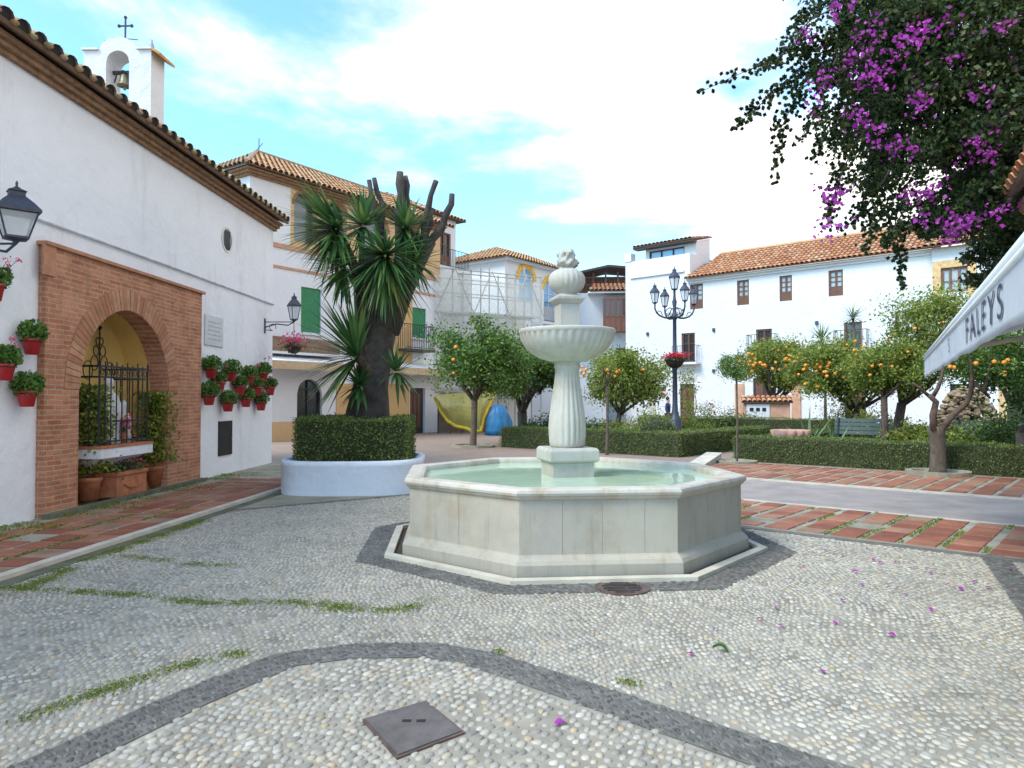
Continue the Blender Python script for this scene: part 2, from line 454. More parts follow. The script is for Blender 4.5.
def tree(name, label, cat, base, crown_c, crown_r, seed, n_clump=60, per=110, leaf=0.085, mat=None, bark=None, tr=0.12, fork=0.5,
         n_limb=6, oranges=0, fruit_r=0.042, spread=0.16, lean=(0, 0), group=None, inner=0.4, zmin=-0.75, stems=None):
    rng = np.random.default_rng(seed); mat = mat or L_ORANGE; bark = bark or M_BARK
    t = thing(name, label, cat, base, 0, group)
    c = Vector(crown_c) - Vector(base)
    cc, pts = clump_points(rng, c, crown_r, n_clump, per, spread, inner, zmin)
    fz = max(0.3, (c.z - crown_r[2]) * fork + 0.35)
    top = Vector((lean[0], lean[1], fz))
    tb = MB()
    tb.tube([(0, 0, -0.05), (0.0, 0, 0.08), Vector((lean[0], lean[1], 0)) * 0.4 + Vector((0.02, 0.01, fz * 0.5)), top], [tr * 1.45, tr * 1.1, tr * 0.95, tr * 0.95], 10)
    tb.build('trunk', bark, t, True)
    idx = rng.choice(len(cc), min(n_limb, len(cc)), replace=False)
    lb = MB()
    for i in idx:
        e = Vector(cc[i]); m = top.lerp(e, 0.55); m.z = max(m.z, fz + 0.25 * (e.z - fz))
        limb(lb, top - Vector((0, 0, 0.05)), e, tr * 0.62, tr * 0.14, rng)
        for j in range(2):
            k = rng.integers(len(cc)); limb(lb, m, Vector(cc[k]) * 0.9 + e * 0.1, tr * 0.25, tr * 0.06, rng, sides=5)
    lb.build('limbs', bark, t, True)
    cr = leaves('crown', rng, pts, leaf, mat, t)
    # fruit sits on the outside of the crown
    for i in range(oranges):
        p = rng.normal(size=3); p[2] = abs(p[2]) * 0.5 - 0.45 * rng.random(); p /= np.linalg.norm(p)
        if rng.random() < 0.72: p[1] = -abs(p[1])
        q = np.array(c) + p * np.array(crown_r) * rng.uniform(0.76, 1.05)
        o = bpy.data.objects.new('orange', ORANGE); COL.objects.link(o); o.parent = t
        o.location = q; s = fruit_r * rng.uniform(0.6, 1.1); o.scale = (s, s, s * 0.95)
    return t
def hedge(label, a, b, width, h, seed, mat=None, dens=420, leaf=0.06, z0=0.0, cat='hedge', name='clipped_hedge', group=None):
    """clipped hedge from ground point a to b (front line), going 'width' to the far side"""
    rng = np.random.default_rng(seed); mat = mat or L_HEDGE
    a, b = Vector((a[0], a[1], z0)), Vector((b[0], b[1], z0)); d = (b - a); L = d.length; d.normalize()
    t = thing(name, label, cat, a, math.atan2(d.y, d.x), group)
    mb = MB(); k = 0.045
    nx = max(2, int(L / 0.35)); vs = []
    mb.box(k, L - k, k, width - k, 0, h - k); mb.build('twigs', M_HEDGECORE, t)
    P_ = []
    def face(n, fn):
        if n > 0: P_.append(fn(rng.random(n), rng.random(n)))
    wob = lambda x: 0.02 * np.sin(x * 2.3 + seed) + 0.015 * np.sin(x * 5.1 + 2 * seed)
    face(int(dens * L * width), lambda p, q: np.stack([p * L, q * width, h + wob(p * L)], 1))
    face(int(dens * L * h), lambda p, q: np.stack([p * L, 0 * p + wob(p * L + 3), q * h], 1))
    face(int(dens * L * h * 0.5), lambda p, q: np.stack([p * L, 0 * p + width, q * h], 1))
    face(int(dens * width * h), lambda p, q: np.stack([0 * p, p * width, q * h], 1))
    face(int(dens * width * h), lambda p, q: np.stack([0 * p + L, p * width, q * h], 1))
    pts = np.concatenate(P_); pts += rng.normal(size=pts.shape) * 0.022
    leaves('foliage', rng, pts, leaf, mat, t, 0.6)
    return t
M_HEDGECORE = mat_plain('hedge_twigs', (0.04, 0.045, 0.02), 1.0)
def bush(name, label, cat, c, r, seed, mat, n_clump=30, per=80, leaf=0.08, flowers=None, nf=0, fmat=None, group=None, aspect=0.5):
    rng = np.random.default_rng(seed)
    t = thing(name, label, cat, (c[0], c[1], 0), 0, group)
    cc, pts = clump_points(rng, (0, 0, c[2]), r, n_clump, per, 0.22, 0.3, -1.0)
    pts[:, 2] = np.abs(pts[:, 2])
    leaves('foliage', rng, pts, leaf, mat, t, aspect)
    sb = MB()
    for i in range(7): limb(sb, (0, 0, 0), Vector(cc[rng.integers(len(cc))]), 0.025, 0.008, rng, 3, sides=5)
    sb.build('stems', M_BARK, t)
    if nf:
        k = rng.integers(0, len(pts), nf)
        leaves('blossoms', rng, pts[k] * 1.05 + [0, 0, 0.05], leaf * 1.1, fmat, t, 0.9)
    return t
def blades(rng, n, L, w, axis, cone=1.6, droop=0.35, seg=5, jitter=0.2):
    """sword leaves radiating round an axis: returns V, F of strips"""
    ax = Vector(axis).normalized(); u = ax.orthogonal().normalized(); v = ax.cross(u)
    V, Fa = [], []
    for i in range(n):
        th = cone * math.sqrt((i + 0.5) / n); ph = i * 2.399963 + rng.normal() * 0.15
        th += rng.normal() * 0.1
        d = (ax * math.cos(th) + (u * math.cos(ph) + v * math.sin(ph)) * math.sin(th)).normalized()
        side = d.cross(Vector((0, 0, 1)))
        side = side.normalized() if side.length > 0.1 else u
        l = L * rng.uniform(1 - jitter, 1 + jitter); ww = w * rng.uniform(0.8, 1.2)
        p = d * 0.04; dd = d.copy(); o = len(V)
        for s in range(seg + 1):
            t = s / seg
            wd = ww * (0.45 + 1.1 * t if t < 0.4 else 0.89 * (1 - (t - 0.4) / 0.6) ** 0.8 + 0.01)
            nrm = side.cross(dd)
            V += [p + side * wd * 0.5 + nrm * wd * 0.12, p - side * wd * 0.5 + nrm * wd * 0.12]
            p = p + dd * (l / seg)
            dd = (dd + Vector((0, 0, -1)) * droop * (0.3 + t) / seg * (0.4 + abs(math.sin(th)))).normalized()
        for s in range(seg): Fa.append((o + 2 * s, o + 2 * s + 1, o + 2 * s + 3, o + 2 * s + 2))
    return np.array([tuple(p) for p in V]), np.array(Fa)

# ------------------------------------------------------------------ roofs
def tile_roof(name, parent, e0, e1, r0, r1, mat, sp=0.24, row=0.42, bed=True, over=0.0, ends=False):
    """barrel tiles from eave e0-e1 up to ridge r0-r1 (local coords of parent); trapezoids become hips"""
    e0, e1, r0, r1 = map(Vector, (e0, e1, r0, r1))
    x = (e1 - e0); L = x.length; x.normalize()
    up = (r0 - e0); up = up - x * up.dot(x); H = up.length; up.normalize()
    nrm = x.cross(up).normalized()
    if nrm.z < 0: nrm = -nrm
    a0, a1 = (r0 - e0).dot(x), (r1 - e0).dot(x)
    n = max(1, int(round(L / sp))); s = L / n; R = s * 0.43
    rnd = random.Random(int(L * 1000) + n)
    vs, fs = [], []
    for i in range(n):
        cx_ = (i + 0.5) * s
        lim = H
        if a0 > 1e-3 and cx_ < a0: lim = H * cx_ / a0
        if a1 < L - 1e-3 and cx_ > a1: lim = min(lim, H * (L - cx_) / (L - a1))
        start = 0.0
        m = max(1, int(math.ceil(lim / row)))
        for j in range(m):
            t0, t1 = -over + j * row, min(-over + (j + 1) * row + 0.06, lim + 0.03)
            if t1 - t0 < 0.05: continue
            o = len(vs); jx = rnd.uniform(-0.012, 0.012)
            for (t, lift, rr) in ((t0, 0.028, R * 1.06), (t1, 0.0, R * 0.9)):
                for k in range(7):
                    an = math.pi * k / 6
                    vs.append(e0 + x * (cx_ + jx + rr * math.cos(an)) + up * t + nrm * (rr * math.sin(an) * 0.85 + lift))
            for k in range(6): fs.append((o + k, o + k + 1, o + 8 + k, o + 7 + k))
    mb = MB(); mb.v = vs; mb.f = fs
    if ends:
        for i in range(n):
            c = e0 + x * (i * s) - up * over
            mb.ball(c + nrm * (.035 + rnd.uniform(-.01, .015)) + x * rnd.uniform(-.02, .02), s * rnd.uniform(.13, .22), 8, 5, .6)
    o = mb.build(name, mat, parent, True)
    if bed:
        b = MB(); k = 0.012
        b.add([e0 - up * over * 0.6 + nrm * k, e1 - up * over * 0.6 + nrm * k, r1 + nrm * k, r0 + nrm * k,
               e0 - up * over * 0.6 - nrm * .04, e1 - up * over * 0.6 - nrm * .04, r1 - nrm * .04, r0 - nrm * .04],
              [(0, 1, 2, 3), (7, 6, 5, 4), (0, 4, 5, 1), (1, 5, 6, 2), (2, 6, 7, 3), (3, 7, 4, 0)])
        b.build('tile_bed', M_TILEBED, o)
    if ends:
        pl = MB()  # near-black half-discs: the shade under each eave tile, put in as colour
        for i in range(n):
            c = e0 + x * ((i + 0.5) * s) - up * over + up * 0.03
            pl.add([c + x * (R * .98 * math.cos(math.pi * k / 8)) + nrm * (R * .83 * math.sin(math.pi * k / 8) + .02) for k in range(9)], [tuple(range(9))])
        pl.build('tile_shade_disc', M_DARK, o)
    return o

def window(F, r, y=0.12, mat=None, pane=None, leafs=2, panel=0.33, fw=0.07, muntin=1, name='window', label=None):
    """casement: frame, stiles, lower solid panels; the panes are its sub-part"""
    s0, s1, z0, z1 = r; mat = mat or M_WOOD; pane = pane or M_PANE
    mb = MB(); w = s1 - s0; h = z1 - z0; zp = z0 + h * panel
    mb.box(s0, s0 + fw, y - 0.03, y + 0.05, z0, z1); mb.box(s1 - fw, s1, y - 0.03, y + 0.05, z0, z1)
    mb.box(s0 + fw, s1 - fw, y - 0.03, y + 0.05, z1 - fw, z1); mb.box(s0 + fw, s1 - fw, y - 0.03, y + 0.05, z0, z0 + fw)
    if panel > 0: mb.box(s0 + fw, s1 - fw, y - 0.015, y + 0.04, z0 + fw, zp)
    for i in range(1, leafs):
        c = s0 + w * i / leafs; mb.box(c - fw * 0.5, c + fw * 0.5, y - 0.028, y + 0.045, z0 + fw, z1 - fw)
    for j in range(1, muntin + 1):
        zz = zp + (z1 - fw - zp) * j / (muntin + 1); mb.box(s0 + fw, s1 - fw, y - 0.01, y + 0.035, zz - 0.02, zz + 0.02)
    o = mb.build(name, mat, F.e)
    g = MB(); g.box(s0 + fw * 0.5, s1 - fw * 0.5, y + 0.036, y + 0.048, max(zp, z0 + fw * .5), z1 - fw * 0.5); g.build('pane', pane, o)
    if label: o['label'] = label
    return o
def shutter(F, r, mat, y=-0.03, name='shutter', slat=0.06):
    s0, s1, z0, z1 = r; mb = MB(); mb.box(s0, s1, y + 0.02, y + 0.05, z0, z1)
    n = int((z1 - z0) / slat)
    for i in range(n):
        z = z0 + (z1 - z0) * i / n; mb.box(s0 + 0.01, s1 - 0.01, y, y + 0.022, z + 0.006, z + (z1 - z0) / n * 0.8)
    return mb.build(name, mat, F.e)
def railing(F, s0, s1, z0, h, y, name='balcony_railing', mat=None, gap=0.12, depth=0.0):
    mb = MB(); yb = y
    mb.box(s0, s1, y - 0.015, y + 0.015, z0 + h - 0.03, z0 + h); mb.box(s0, s1, y - 0.012, y + 0.012, z0 + 0.05, z0 + 0.08)
    n = max(2, int((s1 - s0) / gap))
    for i in range(n + 1):
        s = s0 + (s1 - s0) * i / n; mb.box(s - 0.009, s + 0.009, y - 0.009, y + 0.009, z0, z0 + h - 0.03)
    if depth:
        for s in (s0, s1):
            mb.box(s - 0.012, s + 0.012, y + 0.02, y + depth, z0 + h - 0.03, z0 + h)
            m = max(1, int(depth / gap))
            for j in range(1, m): mb.box(s - 0.009, s + 0.009, y + depth * j / m - 0.009, y + depth * j / m + 0.009, z0, z0 + h - 0.03)
    return mb.build(name, mat or M_IRON, F.e)

def lantern_parts(parent, c, s=1.0, n=6, iron=None, wide=1.0, tall=1.0):
    """tapered glazed lantern: frame (ribs, cap, finial) and glass; c is the bottom centre"""
    iron = iron or M_IRON; c = Vector(c)
    rb, rt, h = 0.11 * s * wide, 0.19 * s * wide, 0.42 * s * tall
    fr = MB()
    fr.lathe([(0.03 * s, -0.06 * s), (0.05 * s, -0.03 * s), (rb * 1.1, 0.0), (rb * 1.1, 0.025 * s), (rb * 0.8, 0.03 * s)], n, c)
    fr.lathe([(rt * 0.9, h - 0.01 * s), (rt * 1.18, h), (rt * 1.18, h + 0.03 * s), (rt * 0.8, h + 0.13 * s), (rt * 0.42, h + 0.21 * s), (rt * 0.42, h + 0.26 * s), (rt * 0.5, h + 0.27 * s), (rt * 0.2, h + 0.31 * s), (0.015 * s, h + 0.34 * s), (0.02 * s, h + 0.38 * s), (0.004, h + 0.41 * s)], n, c)
    for k in range(n):
        an = 2 * math.pi * k / n; d = Vector((math.cos(an), math.sin(an), 0))
        fr.tube([c + d * rb * 1.03 + Vector((0, 0, 0.02 * s)), c + d * rt * 1.03 + Vector((0, 0, h))], 0.012 * s, 5)
    o = fr.build('lantern', iron, parent)
    g = MB(); g.lathe([(rb * 0.95, 0.03 * s), (rt * 0.97, h - 0.012 * s)], n, c); g.build('lantern_glass', M_LAMPG, o)
    return o
# ================================================================== SETTING: ground
def mat_paving():
    m, nt, b = _new('pinkish_paving')
    f = _noise(nt, 0.5, 6, 0.6); g = _noise(nt, 9, 5, 0.7)
    c = _ramp(nt, f, [(0.3, (0.27, 0.185, 0.14)), (0.55, (0.34, 0.25, 0.20)), (0.75, (0.30, 0.20, 0.15))])
    k = _ramp(nt, g, [(0.3, (0.75,) * 3), (0.7, (1.0,) * 3)])
    nt.links.new(_mix(nt, 1.0, c, k, 'MULTIPLY'), b.inputs['Base Color']); b.inputs['Roughness'].default_value = 0.85
    _bump(nt, b, g, 0.3, 0.01); return m
M_PAVE = mat_paving()
M_ROAD = mat_plain('worn_stone_road', (0.315, 0.27, 0.245), 0.75, var=0.18, scale=2.2, bump=0.3)
M_MORTAR = mat_plain('pebble_mortar', (0.31, 0.275, 0.215), 0.95, var=0.35, scale=3, bump=0.6)
M_JOINT = mat_plain('mossy_joint', (0.30, 0.285, 0.215), 0.95, var=0.4, scale=1.7, bump=0.4)
M_BAND = mat_plain('dark_band', (0.155, 0.145, 0.125), 0.9, var=0.35, scale=5, bump=0.8)
M_KERB = mat_plain('cream_kerb', (0.52, 0.48, 0.40), 0.85, var=0.2, scale=3, bump=0.3)
M_GUTTER = mat_plain('mossy_gutter', (0.12, 0.125, 0.08), 0.95, var=0.4, scale=4, bump=0.6)
M_PAD = mat_plain('worn_beige_paving', (0.30, 0.27, 0.20), 0.9, var=0.3, scale=2.5, bump=0.5)
M_REDTILE = mat_island('red_paving_tile', [(0.0, (0.32, 0.105, 0.06)), (0.35, (0.42, 0.155, 0.085)), (0.65, (0.47, 0.215, 0.125)), (0.85, (0.38, 0.22, 0.14)), (1.0, (0.46, 0.30, 0.20))], 0.75, 0.3, 20, 0.5, 2.2, 0.35)
M_PEB = mat_island('pebble', [(0.0, (0.27, 0.25, 0.215)), (0.2, (0.42, 0.385, 0.32)), (0.45, (0.51, 0.465, 0.375)), (0.62, (0.40, 0.375, 0.33)), (0.78, (0.56, 0.515, 0.42)), (0.9, (0.48, 0.37, 0.24)), (1.0, (0.63, 0.59, 0.51))], 0.62, 0.0, 30, 0.3, 0.9, 0.4)
M_PEBD = mat_island('dark_pebble', [(0.0, (0.085, 0.08, 0.072)), (0.6, (0.145, 0.136, 0.122)), (1.0, (0.24, 0.225, 0.195))], 0.7, 0.0, 30, 0.3, 3.0, 0.4)

g = MB(); g.add([(-600, -600, 0), (600, -600, 0), (600, 600, 0), (-600, 600, 0)], [(0, 1, 2, 3)]); structure(g.build('ground', M_PAVE))

KX = lambda y: -4.57 + 0.0705 * (y - 6.6)          # kerb line by the chapel pavement
WX = lambda y: -6.26 + 0.0322 * (y - 9.38)         # chapel wall line
# plaza bed under the pebbles
plaza = [(KX(-3) + .25, -3), (7.0, -3), UV(1.3, 8.72)[:2], UV(-10.5, 8.72)[:2], (-1.5, 12.3), (-4.05, 10.35), (KX(10.2) + .25, 10.2)]
b = MB(); b.poly(plaza, -0.02, 0.004); structure(b.build('plaza_bed', M_MORTAR))
# left pavement: raised slab, kerb, gutter
b = MB(); b.poly([(WX(-3) - 0.3, -3), (KX(-3), -3), (KX(14.5), 14.5), (WX(18.2) + 2.0, 18.2), (WX(18.2) - .3, 18.2)], -0.02, 0.035); structure(b.build('pavement', M_JOINT))
b = MB(); b.poly([(KX(-3), -3), (KX(-3) + .11, -3), (KX(14.5) + .11, 14.5), (KX(14.5), 14.5)], -0.02, 0.052); structure(b.build('kerb', M_KERB))
b = MB(); b.poly([(KX(-3) + .112, -3), (KX(-3) + .30, -3), (KX(13.4) + .26, 13.4), (KX(13.4) + .112, 13.4)], -0.02, 0.012); structure(b.build('gutter', M_GUTTER))
b = MB(); b.poly([(KX(10.2) + .27, 10.2), (-4.02, 10.38), (-1.2, 12.5), (-1.0, 15.2), (-4.2, 15.2), (KX(13.3) + .3, 13.4)], -0.02, 0.008); structure(b.build('planter_surround', M_PAD))
b = MB(); b.add([(KX(10.2) + .27, 10.12, .0125), (-4.0, 10.28, .0125), (-4.0, 10.44, .0125), (KX(10.2) + .27, 10.28, .0125)], [(0, 1, 2, 3)])
b.add([(-4.0, 10.28, .0125), (-1.2, 12.38, .0125), (-1.26, 12.52, .0125), (-4.0, 10.44, .0125)], [(0, 1, 2, 3)]); structure(b.build('dark_edging', M_BAND))
# red tiles of the left pavement
rnd = random.Random(5)
def tile_rows(o, ax, ay, n_i, n_j, ti, tj, gi, gj, z, drop=0.05, th=0.010):
    """tiles from corner o along unit vectors ax (i) and ay (j) with gaps"""
    mb = MB()
    for i in range(n_i):
        for j in range(n_j):
            if rnd.random() < drop: continue
            a = o + ax * (i * (ti + gi) + rnd.uniform(-.006, .006)) + ay * (j * (tj + gj) + rnd.uniform(-.006, .006))
            zt = z + th + rnd.uniform(-.003, .003); k = 0.006
            p = [a, a + ax * ti, a + ax * ti + ay * tj, a + ay * tj]
            c = a + ax * ti * .5 + ay * tj * .5
            q = [x + (c - x) * 0.03 for x in p]
            mb.add([(x.x, x.y, z - .004) for x in p] + [(x.x, x.y, zt) for x in q], [(4, 5, 6, 7), (0, 1, 5, 4), (1, 2, 6, 5), (2, 3, 7, 6), (3, 0, 4, 7)])
    return mb
kd = Vector((0.0705, 1, 0)).normalized(); kn = Vector((-kd.y, kd.x, 0))
mb = tile_rows(Vector((KX(2), 2, 0)) + kn * 0.03, kd, kn, 31, 4, 0.34, 0.34, 0.055, 0.05, 0.035, 0.015)
structure(mb.build('red_tiles', M_REDTILE))
# right bands, road between
for nm, v0, v1, mat, z in (('paving_band', 8.72, 11.05, M_JOINT, 0.008), ('road', 11.05, 13.95, M_ROAD, 0.004), ('paving_band', 13.95, 17.75, M_JOINT, 0.008)):
    b = MB(); u0, u1 = (-5.6 if v0 < 9 else -6.0 if v0 < 12 else -8.0), 9
    b.add([UV(u0, v0, z), UV(u1, v0, z), UV(u1, v1, z), UV(u0 - .0, v1, z)], [(0, 1, 2, 3)]); structure(b.build(nm, mat))
mb = tile_rows(UV(-5.55, 8.83), UD, VD, 36, 6, 0.30, 0.315, 0.095, 0.045, 0.008, 0.03); structure(mb.build('red_tiles', M_REDTILE))
mb = tile_rows(UV(-7.9, 14.12), UD, VD, 42, 8, 0.30, 0.40, 0.08, 0.03, 0.008, 0.015); structure(mb.build('red_tiles', M_REDTILE))
b = MB(); b.poly([UV(-8, 13.93)[:2], UV(9, 13.93)[:2], UV(9, 14.07)[:2], UV(-8, 14.07)[:2]], 0, 0.03); structure(b.build('kerb', M_KERB))
b = MB(); b.poly([UV(-5.6, 10.98)[:2], UV(9, 10.98)[:2], UV(9, 11.08)[:2], UV(-5.6, 11.08)[:2]], 0, 0.02); structure(b.build('kerb', M_KERB))
b = MB(); b.poly([UV(-6.2, 8.60)[:2], UV(3, 8.60)[:2], UV(3, 8.74)[:2], UV(-6.2, 8.74)[:2]], 0, 0.014); structure(b.build('dark_edging', M_BAND))

# dark pebble bands: front polyline, fountain apron, side strip
FC = Vector((0.635, 8.24, 0)); F_ROT = math.radians(5.0)
AP = 1.775                                            # apothem of the basin
def octa(ap, n=8, rot=F_ROT):
    R = ap / math.cos(math.pi / 8)
    return [(FC.x + R * math.sin(rot + math.pi / 8 + k * math.pi / 4), FC.y - R * math.cos(rot + math.pi / 8 + k * math.pi / 4)) for k in range(8)]
band_px = [(-260, 905), (-40, 808), (80, 752), (190, 700), (285, 661), (355, 652), (430, 651), (485, 661), (570, 689), (680, 727), (800, 768), (1000, 830), (1150, 880)]
band = [G(*p) for p in band_px]
side = [Vector((4.9, 7.3, 0)), Vector((3.84, 5.2, 0)), Vector((2.4, 2.4, 0))]
def seg_dist(Pn, A, B):
    A = np.array(A[:2]); B = np.array(B[:2]); d = B - A; t = np.clip(((Pn - A) @ d) / (d @ d), 0, 1)
    return np.linalg.norm(Pn - A - t[:, None] * d, axis=1)
def poly_dist(Pn, pts): return np.min([seg_dist(Pn, pts[i], pts[i + 1]) for i in range(len(pts) - 1)], axis=0)
def in_poly(Pn, poly):
    ins = np.zeros(len(Pn), bool); n = len(poly)
    for i in range(n):
        x0, y0 = poly[i][:2]; x1, y1 = poly[(i + 1) % n][:2]
        c = ((y0 > Pn[:, 1]) != (y1 > Pn[:, 1])) & (Pn[:, 0] < (x1 - x0) * (Pn[:, 1] - y0) / (y1 - y0 + 1e-12) + x0)
        ins ^= c
    return ins
def strip(name, pts, w, z, mat):
    pts = [Vector(p) for p in pts]; L_, R_ = [], []
    for i, p in enumerate(pts):
        t = (pts[min(i + 1, len(pts) - 1)] - pts[max(i - 1, 0)]).normalized(); nrm = Vector((-t.y, t.x, 0))
        L_.append(p + nrm * w / 2 + Vector((0, 0, z))); R_.append(p - nrm * w / 2 + Vector((0, 0, z)))
    m = MB(); n = len(pts); m.add(L_ + R_, [(i, n + i, n + i + 1, i + 1) for i in range(n - 1)])
    return structure(m.build(name, mat))
BW = 0.27
strip('dark_band', band, BW, 0.009, M_BAND)
strip('dark_band', side, 0.23, 0.009, M_BAND)
ap_out = octa(AP + 0.50); ap_in = octa(AP + 0.1)
b = MB(); b.add([(p[0], p[1], .009) for p in ap_out] + [(p[0], p[1], .009) for p in ap_in], [(i, (i + 1) % 8, 8 + (i + 1) % 8, 8 + i) for i in range(8)]); structure(b.build('fountain_apron', M_BAND))
MH = [G(362, 722), G(426, 703), G(465, 735), G(397, 761)]             # square inspection cover
DR = G(622, 589)                                                      # round drain

def pebble_field(name, region, cell, size, mat, seed, flow, ring=7, z0=0.004, hgt=0.35):
    """cobbles set in wavering rows; every stone is its own low dome"""
    rng = np.random.default_rng(seed)
    (x0, x1, y0, y1) = region; cu, cv = cell
    nu, nv = int((x1 - x0) / cu) + 1, int((y1 - y0) / cv) + 1
    I, J = np.meshgrid(np.arange(nu), np.arange(nv), indexing='ij'); I = I.ravel().astype(float); J = J.ravel().astype(float)
    a = x0 + (I + 0.5 * (J % 2)) * cu; bb = y0 + J * cv
    a += rng.normal(size=len(a)) * cu * 0.13; bb += rng.normal(size=len(a)) * cv * 0.12
    ang = flow[0]
    ph = flow[1]
    X = a + 0.22 * np.sin(bb * 1.3 + ph) + 0.07 * np.sin(bb * 3.7 + a * 1.1); Y = bb + 0.20 * np.sin(a * 1.5 + ph * 2) + 0.06 * np.sin(a * 4.1 - bb)
    cxm, cym = (x0 + x1) / 2, (y0 + y1) / 2
    ca, sa = math.cos(ang), math.sin(ang)
    Xr = cxm + (X - cxm) * ca - (Y - cym) * sa; Yr = cym + (X - cxm) * sa + (Y - cym) * ca
    tang = ang + math.pi / 2 - 0.22 * 1.3 * np.cos(bb * 1.3 + ph)
    return np.stack([Xr, Yr], 1), tang + rng.normal(size=len(a)) * 0.28, rng
def domes(name, C, T, rng, size, mat, ring=7, z0=0.004, hgt=0.24):
    n = len(C); k = np.arange(ring) * 2 * math.pi / ring
    L = size[1] * rng.uniform(0.62, 1.14, n) * 0.5; W = size[0] * rng.uniform(0.68, 1.12, n) * 0.5
    irr = 1 + rng.normal(size=(n, ring)) * 0.09
    H = W * 2 * hgt * rng.uniform(0.7, 1.2, n)
    ca, sa = np.cos(T)[:, None], np.sin(T)[:, None]
    def ringv(f, z):
        lx = L[:, None] * np.cos(k)[None] * irr * f; ly = W[:, None] * np.sin(k)[None] * irr * f
        return np.stack([C[:, :1] + lx * ca - ly * sa, C[:, 1:] + lx * sa + ly * ca, np.broadcast_to(z[:, None], lx.shape)], 2)
    zz = np.full(n, z0)
    top = np.stack([C[:, 0], C[:, 1], zz + H], 1)[:, None]
    V = np.concatenate([ringv(1.0, zz - 0.004), ringv(0.86, zz + H * 0.62), ringv(0.45, zz + H * 0.95), top], 1)
    per = 3 * ring + 1; f = []
    for q in range(ring):
        r = (q + 1) % ring
        for lv in (0, 1):
            o = lv * ring; f += [(o + q, o + r, o + ring + r), (o + q, o + ring + r, o + ring + q)]
        f.append((2 * ring + q, 2 * ring + r, 3 * ring))
    f = np.array(f); Fa = (np.arange(n)[:, None, None] * per + f[None]).reshape(-1, 3)
    return structure(np_mesh(name, V.reshape(-1, 3), Fa, mat, None, True))
def keep_mask(C):
    lost = np.random.default_rng(len(C)).random(len(C)) < 0.025
    d = poly_dist(C, band)
    near = (C[:, 0] - 0) ** 2 >= 0
    vis = (np.abs(C[:, 0]) < 0.74 * C[:, 1] + 1.3) & (C[:, 1] > 1.7)
    ok = ~lost & in_poly(C, plaza) & (d > BW / 2 + 0.008 + 0.016 * np.sin(C[:, 0] * 9.0 + 2 * np.sin(C[:, 1] * 7)) * np.sin(C[:, 0] * 3.1)) & ~in_poly(C, ap_out) & ~in_poly(C, MH) & vis
    ok &= np.hypot(C[:, 0] - DR.x, C[:, 1] - DR.y) > 0.25
    ok &= poly_dist(C, side) > 0.125
    ok &= (C[:, 0] * UD.x * 0 + C @ np.array(VD[:2])) < 8.59
    ok &= C[:, 0] > np.vectorize(KX)(C[:, 1]) + 0.29
    # behind the basin nothing of them shows
    ok &= ~((np.abs(C[:, 0] - FC.x) < 1.9) & (C[:, 1] > FC.y + 1))
    return ok
front_poly = [tuple(p[:2]) for p in band] + [(8, -6), (-8, -6)]
bx = [p[0] for p in band]
C, T, rng = pebble_field('x', (-7, 7.5, 0.5, 13), (0.040, 0.056), None, None, 11, (0.35, 0.3))
m = keep_mask(C); m &= ~in_poly(C, front_poly)
domes('pebble_paving', C[m], T[m], rng, (0.0375, 0.054), M_PEB)
C, T, rng = pebble_field('x', (-6, 6, 0.5, 6), (0.047, 0.060), None, None, 12, (-0.5, 1.3))
m = keep_mask(C); m &= in_poly(C, front_poly)
domes('pebble_paving', C[m], T[m], rng, (0.045, 0.060), M_PEB)
C, T, rng = pebble_field('x', (-7, 7.5, 0.5, 12), (0.024, 0.060), None, None, 13, (0.6, 2.0))
vis = (np.abs(C[:, 0]) < 0.74 * C[:, 1] + 1.0) & (C[:, 1] > 1.7)
m = vis & ((poly_dist(C, band) < BW / 2 - 0.005) | (poly_dist(C, side) < 0.11) | (in_poly(C, ap_out) & ~in_poly(C, octa(AP + 0.225)) & (C[:, 1] < 9.9)))
domes('dark_pebble_band', C[m], T[m], rng, (0.021, 0.056), M_PEBD, 6, 0.009, 0.3)

# moss in the joints
def moss_line(pts_px, w, n, seed):
    rng = np.random.default_rng(seed); pts = [G(*p) for p in pts_px]; out = []
    for i in range(len(pts) - 1):
        L = (pts[i + 1] - pts[i]).length; k = max(3, int(n * L))
        nn = int(k); t = rng.random(nn)
        cl = rng.random(12)
        t = cl[rng.integers(0, 12, nn)] + rng.normal(size=nn) * 0.035
        for q in t:
            p = pts[i].lerp(pts[i + 1], float(np.clip(q, 0, 1))); out += [(p.x + rng.normal() * w, p.y + rng.normal() * w, 0.010 + rng.random() * 0.008) for _ in range(3)]
    return out
mp = []
mp += moss_line([(25, 720), (110, 690), (180, 668), (240, 655)], 0.045, 420, 1)
mp += moss_line([(0, 588), (60, 592), (130, 596), (210, 605), (290, 603), (350, 610), (400, 612), (430, 600)], 0.05, 330, 2)
mp += moss_line([(100, 555), (150, 560), (200, 566), (250, 566)], 0.05, 170, 3)
mp += moss_line([(0, 597), (40, 583), (90, 560), (150, 540), (215, 517)], 0.06, 380, 4)
mp += moss_line([(325, 605), (350, 612)], 0.07, 500, 5)
mp += moss_line([(622, 683), (636, 686)], 0.03, 500, 6)
mp += moss_line([(497, 652), (505, 655)], 0.02, 300, 7)
rng = np.random.default_rng(8)
tag(leaves('moss_tufts', rng, np.array(mp), 0.014, M_MOSS, None, 0.7, (0.2, (0, 0, 1))), None, None, None, 'stuff')
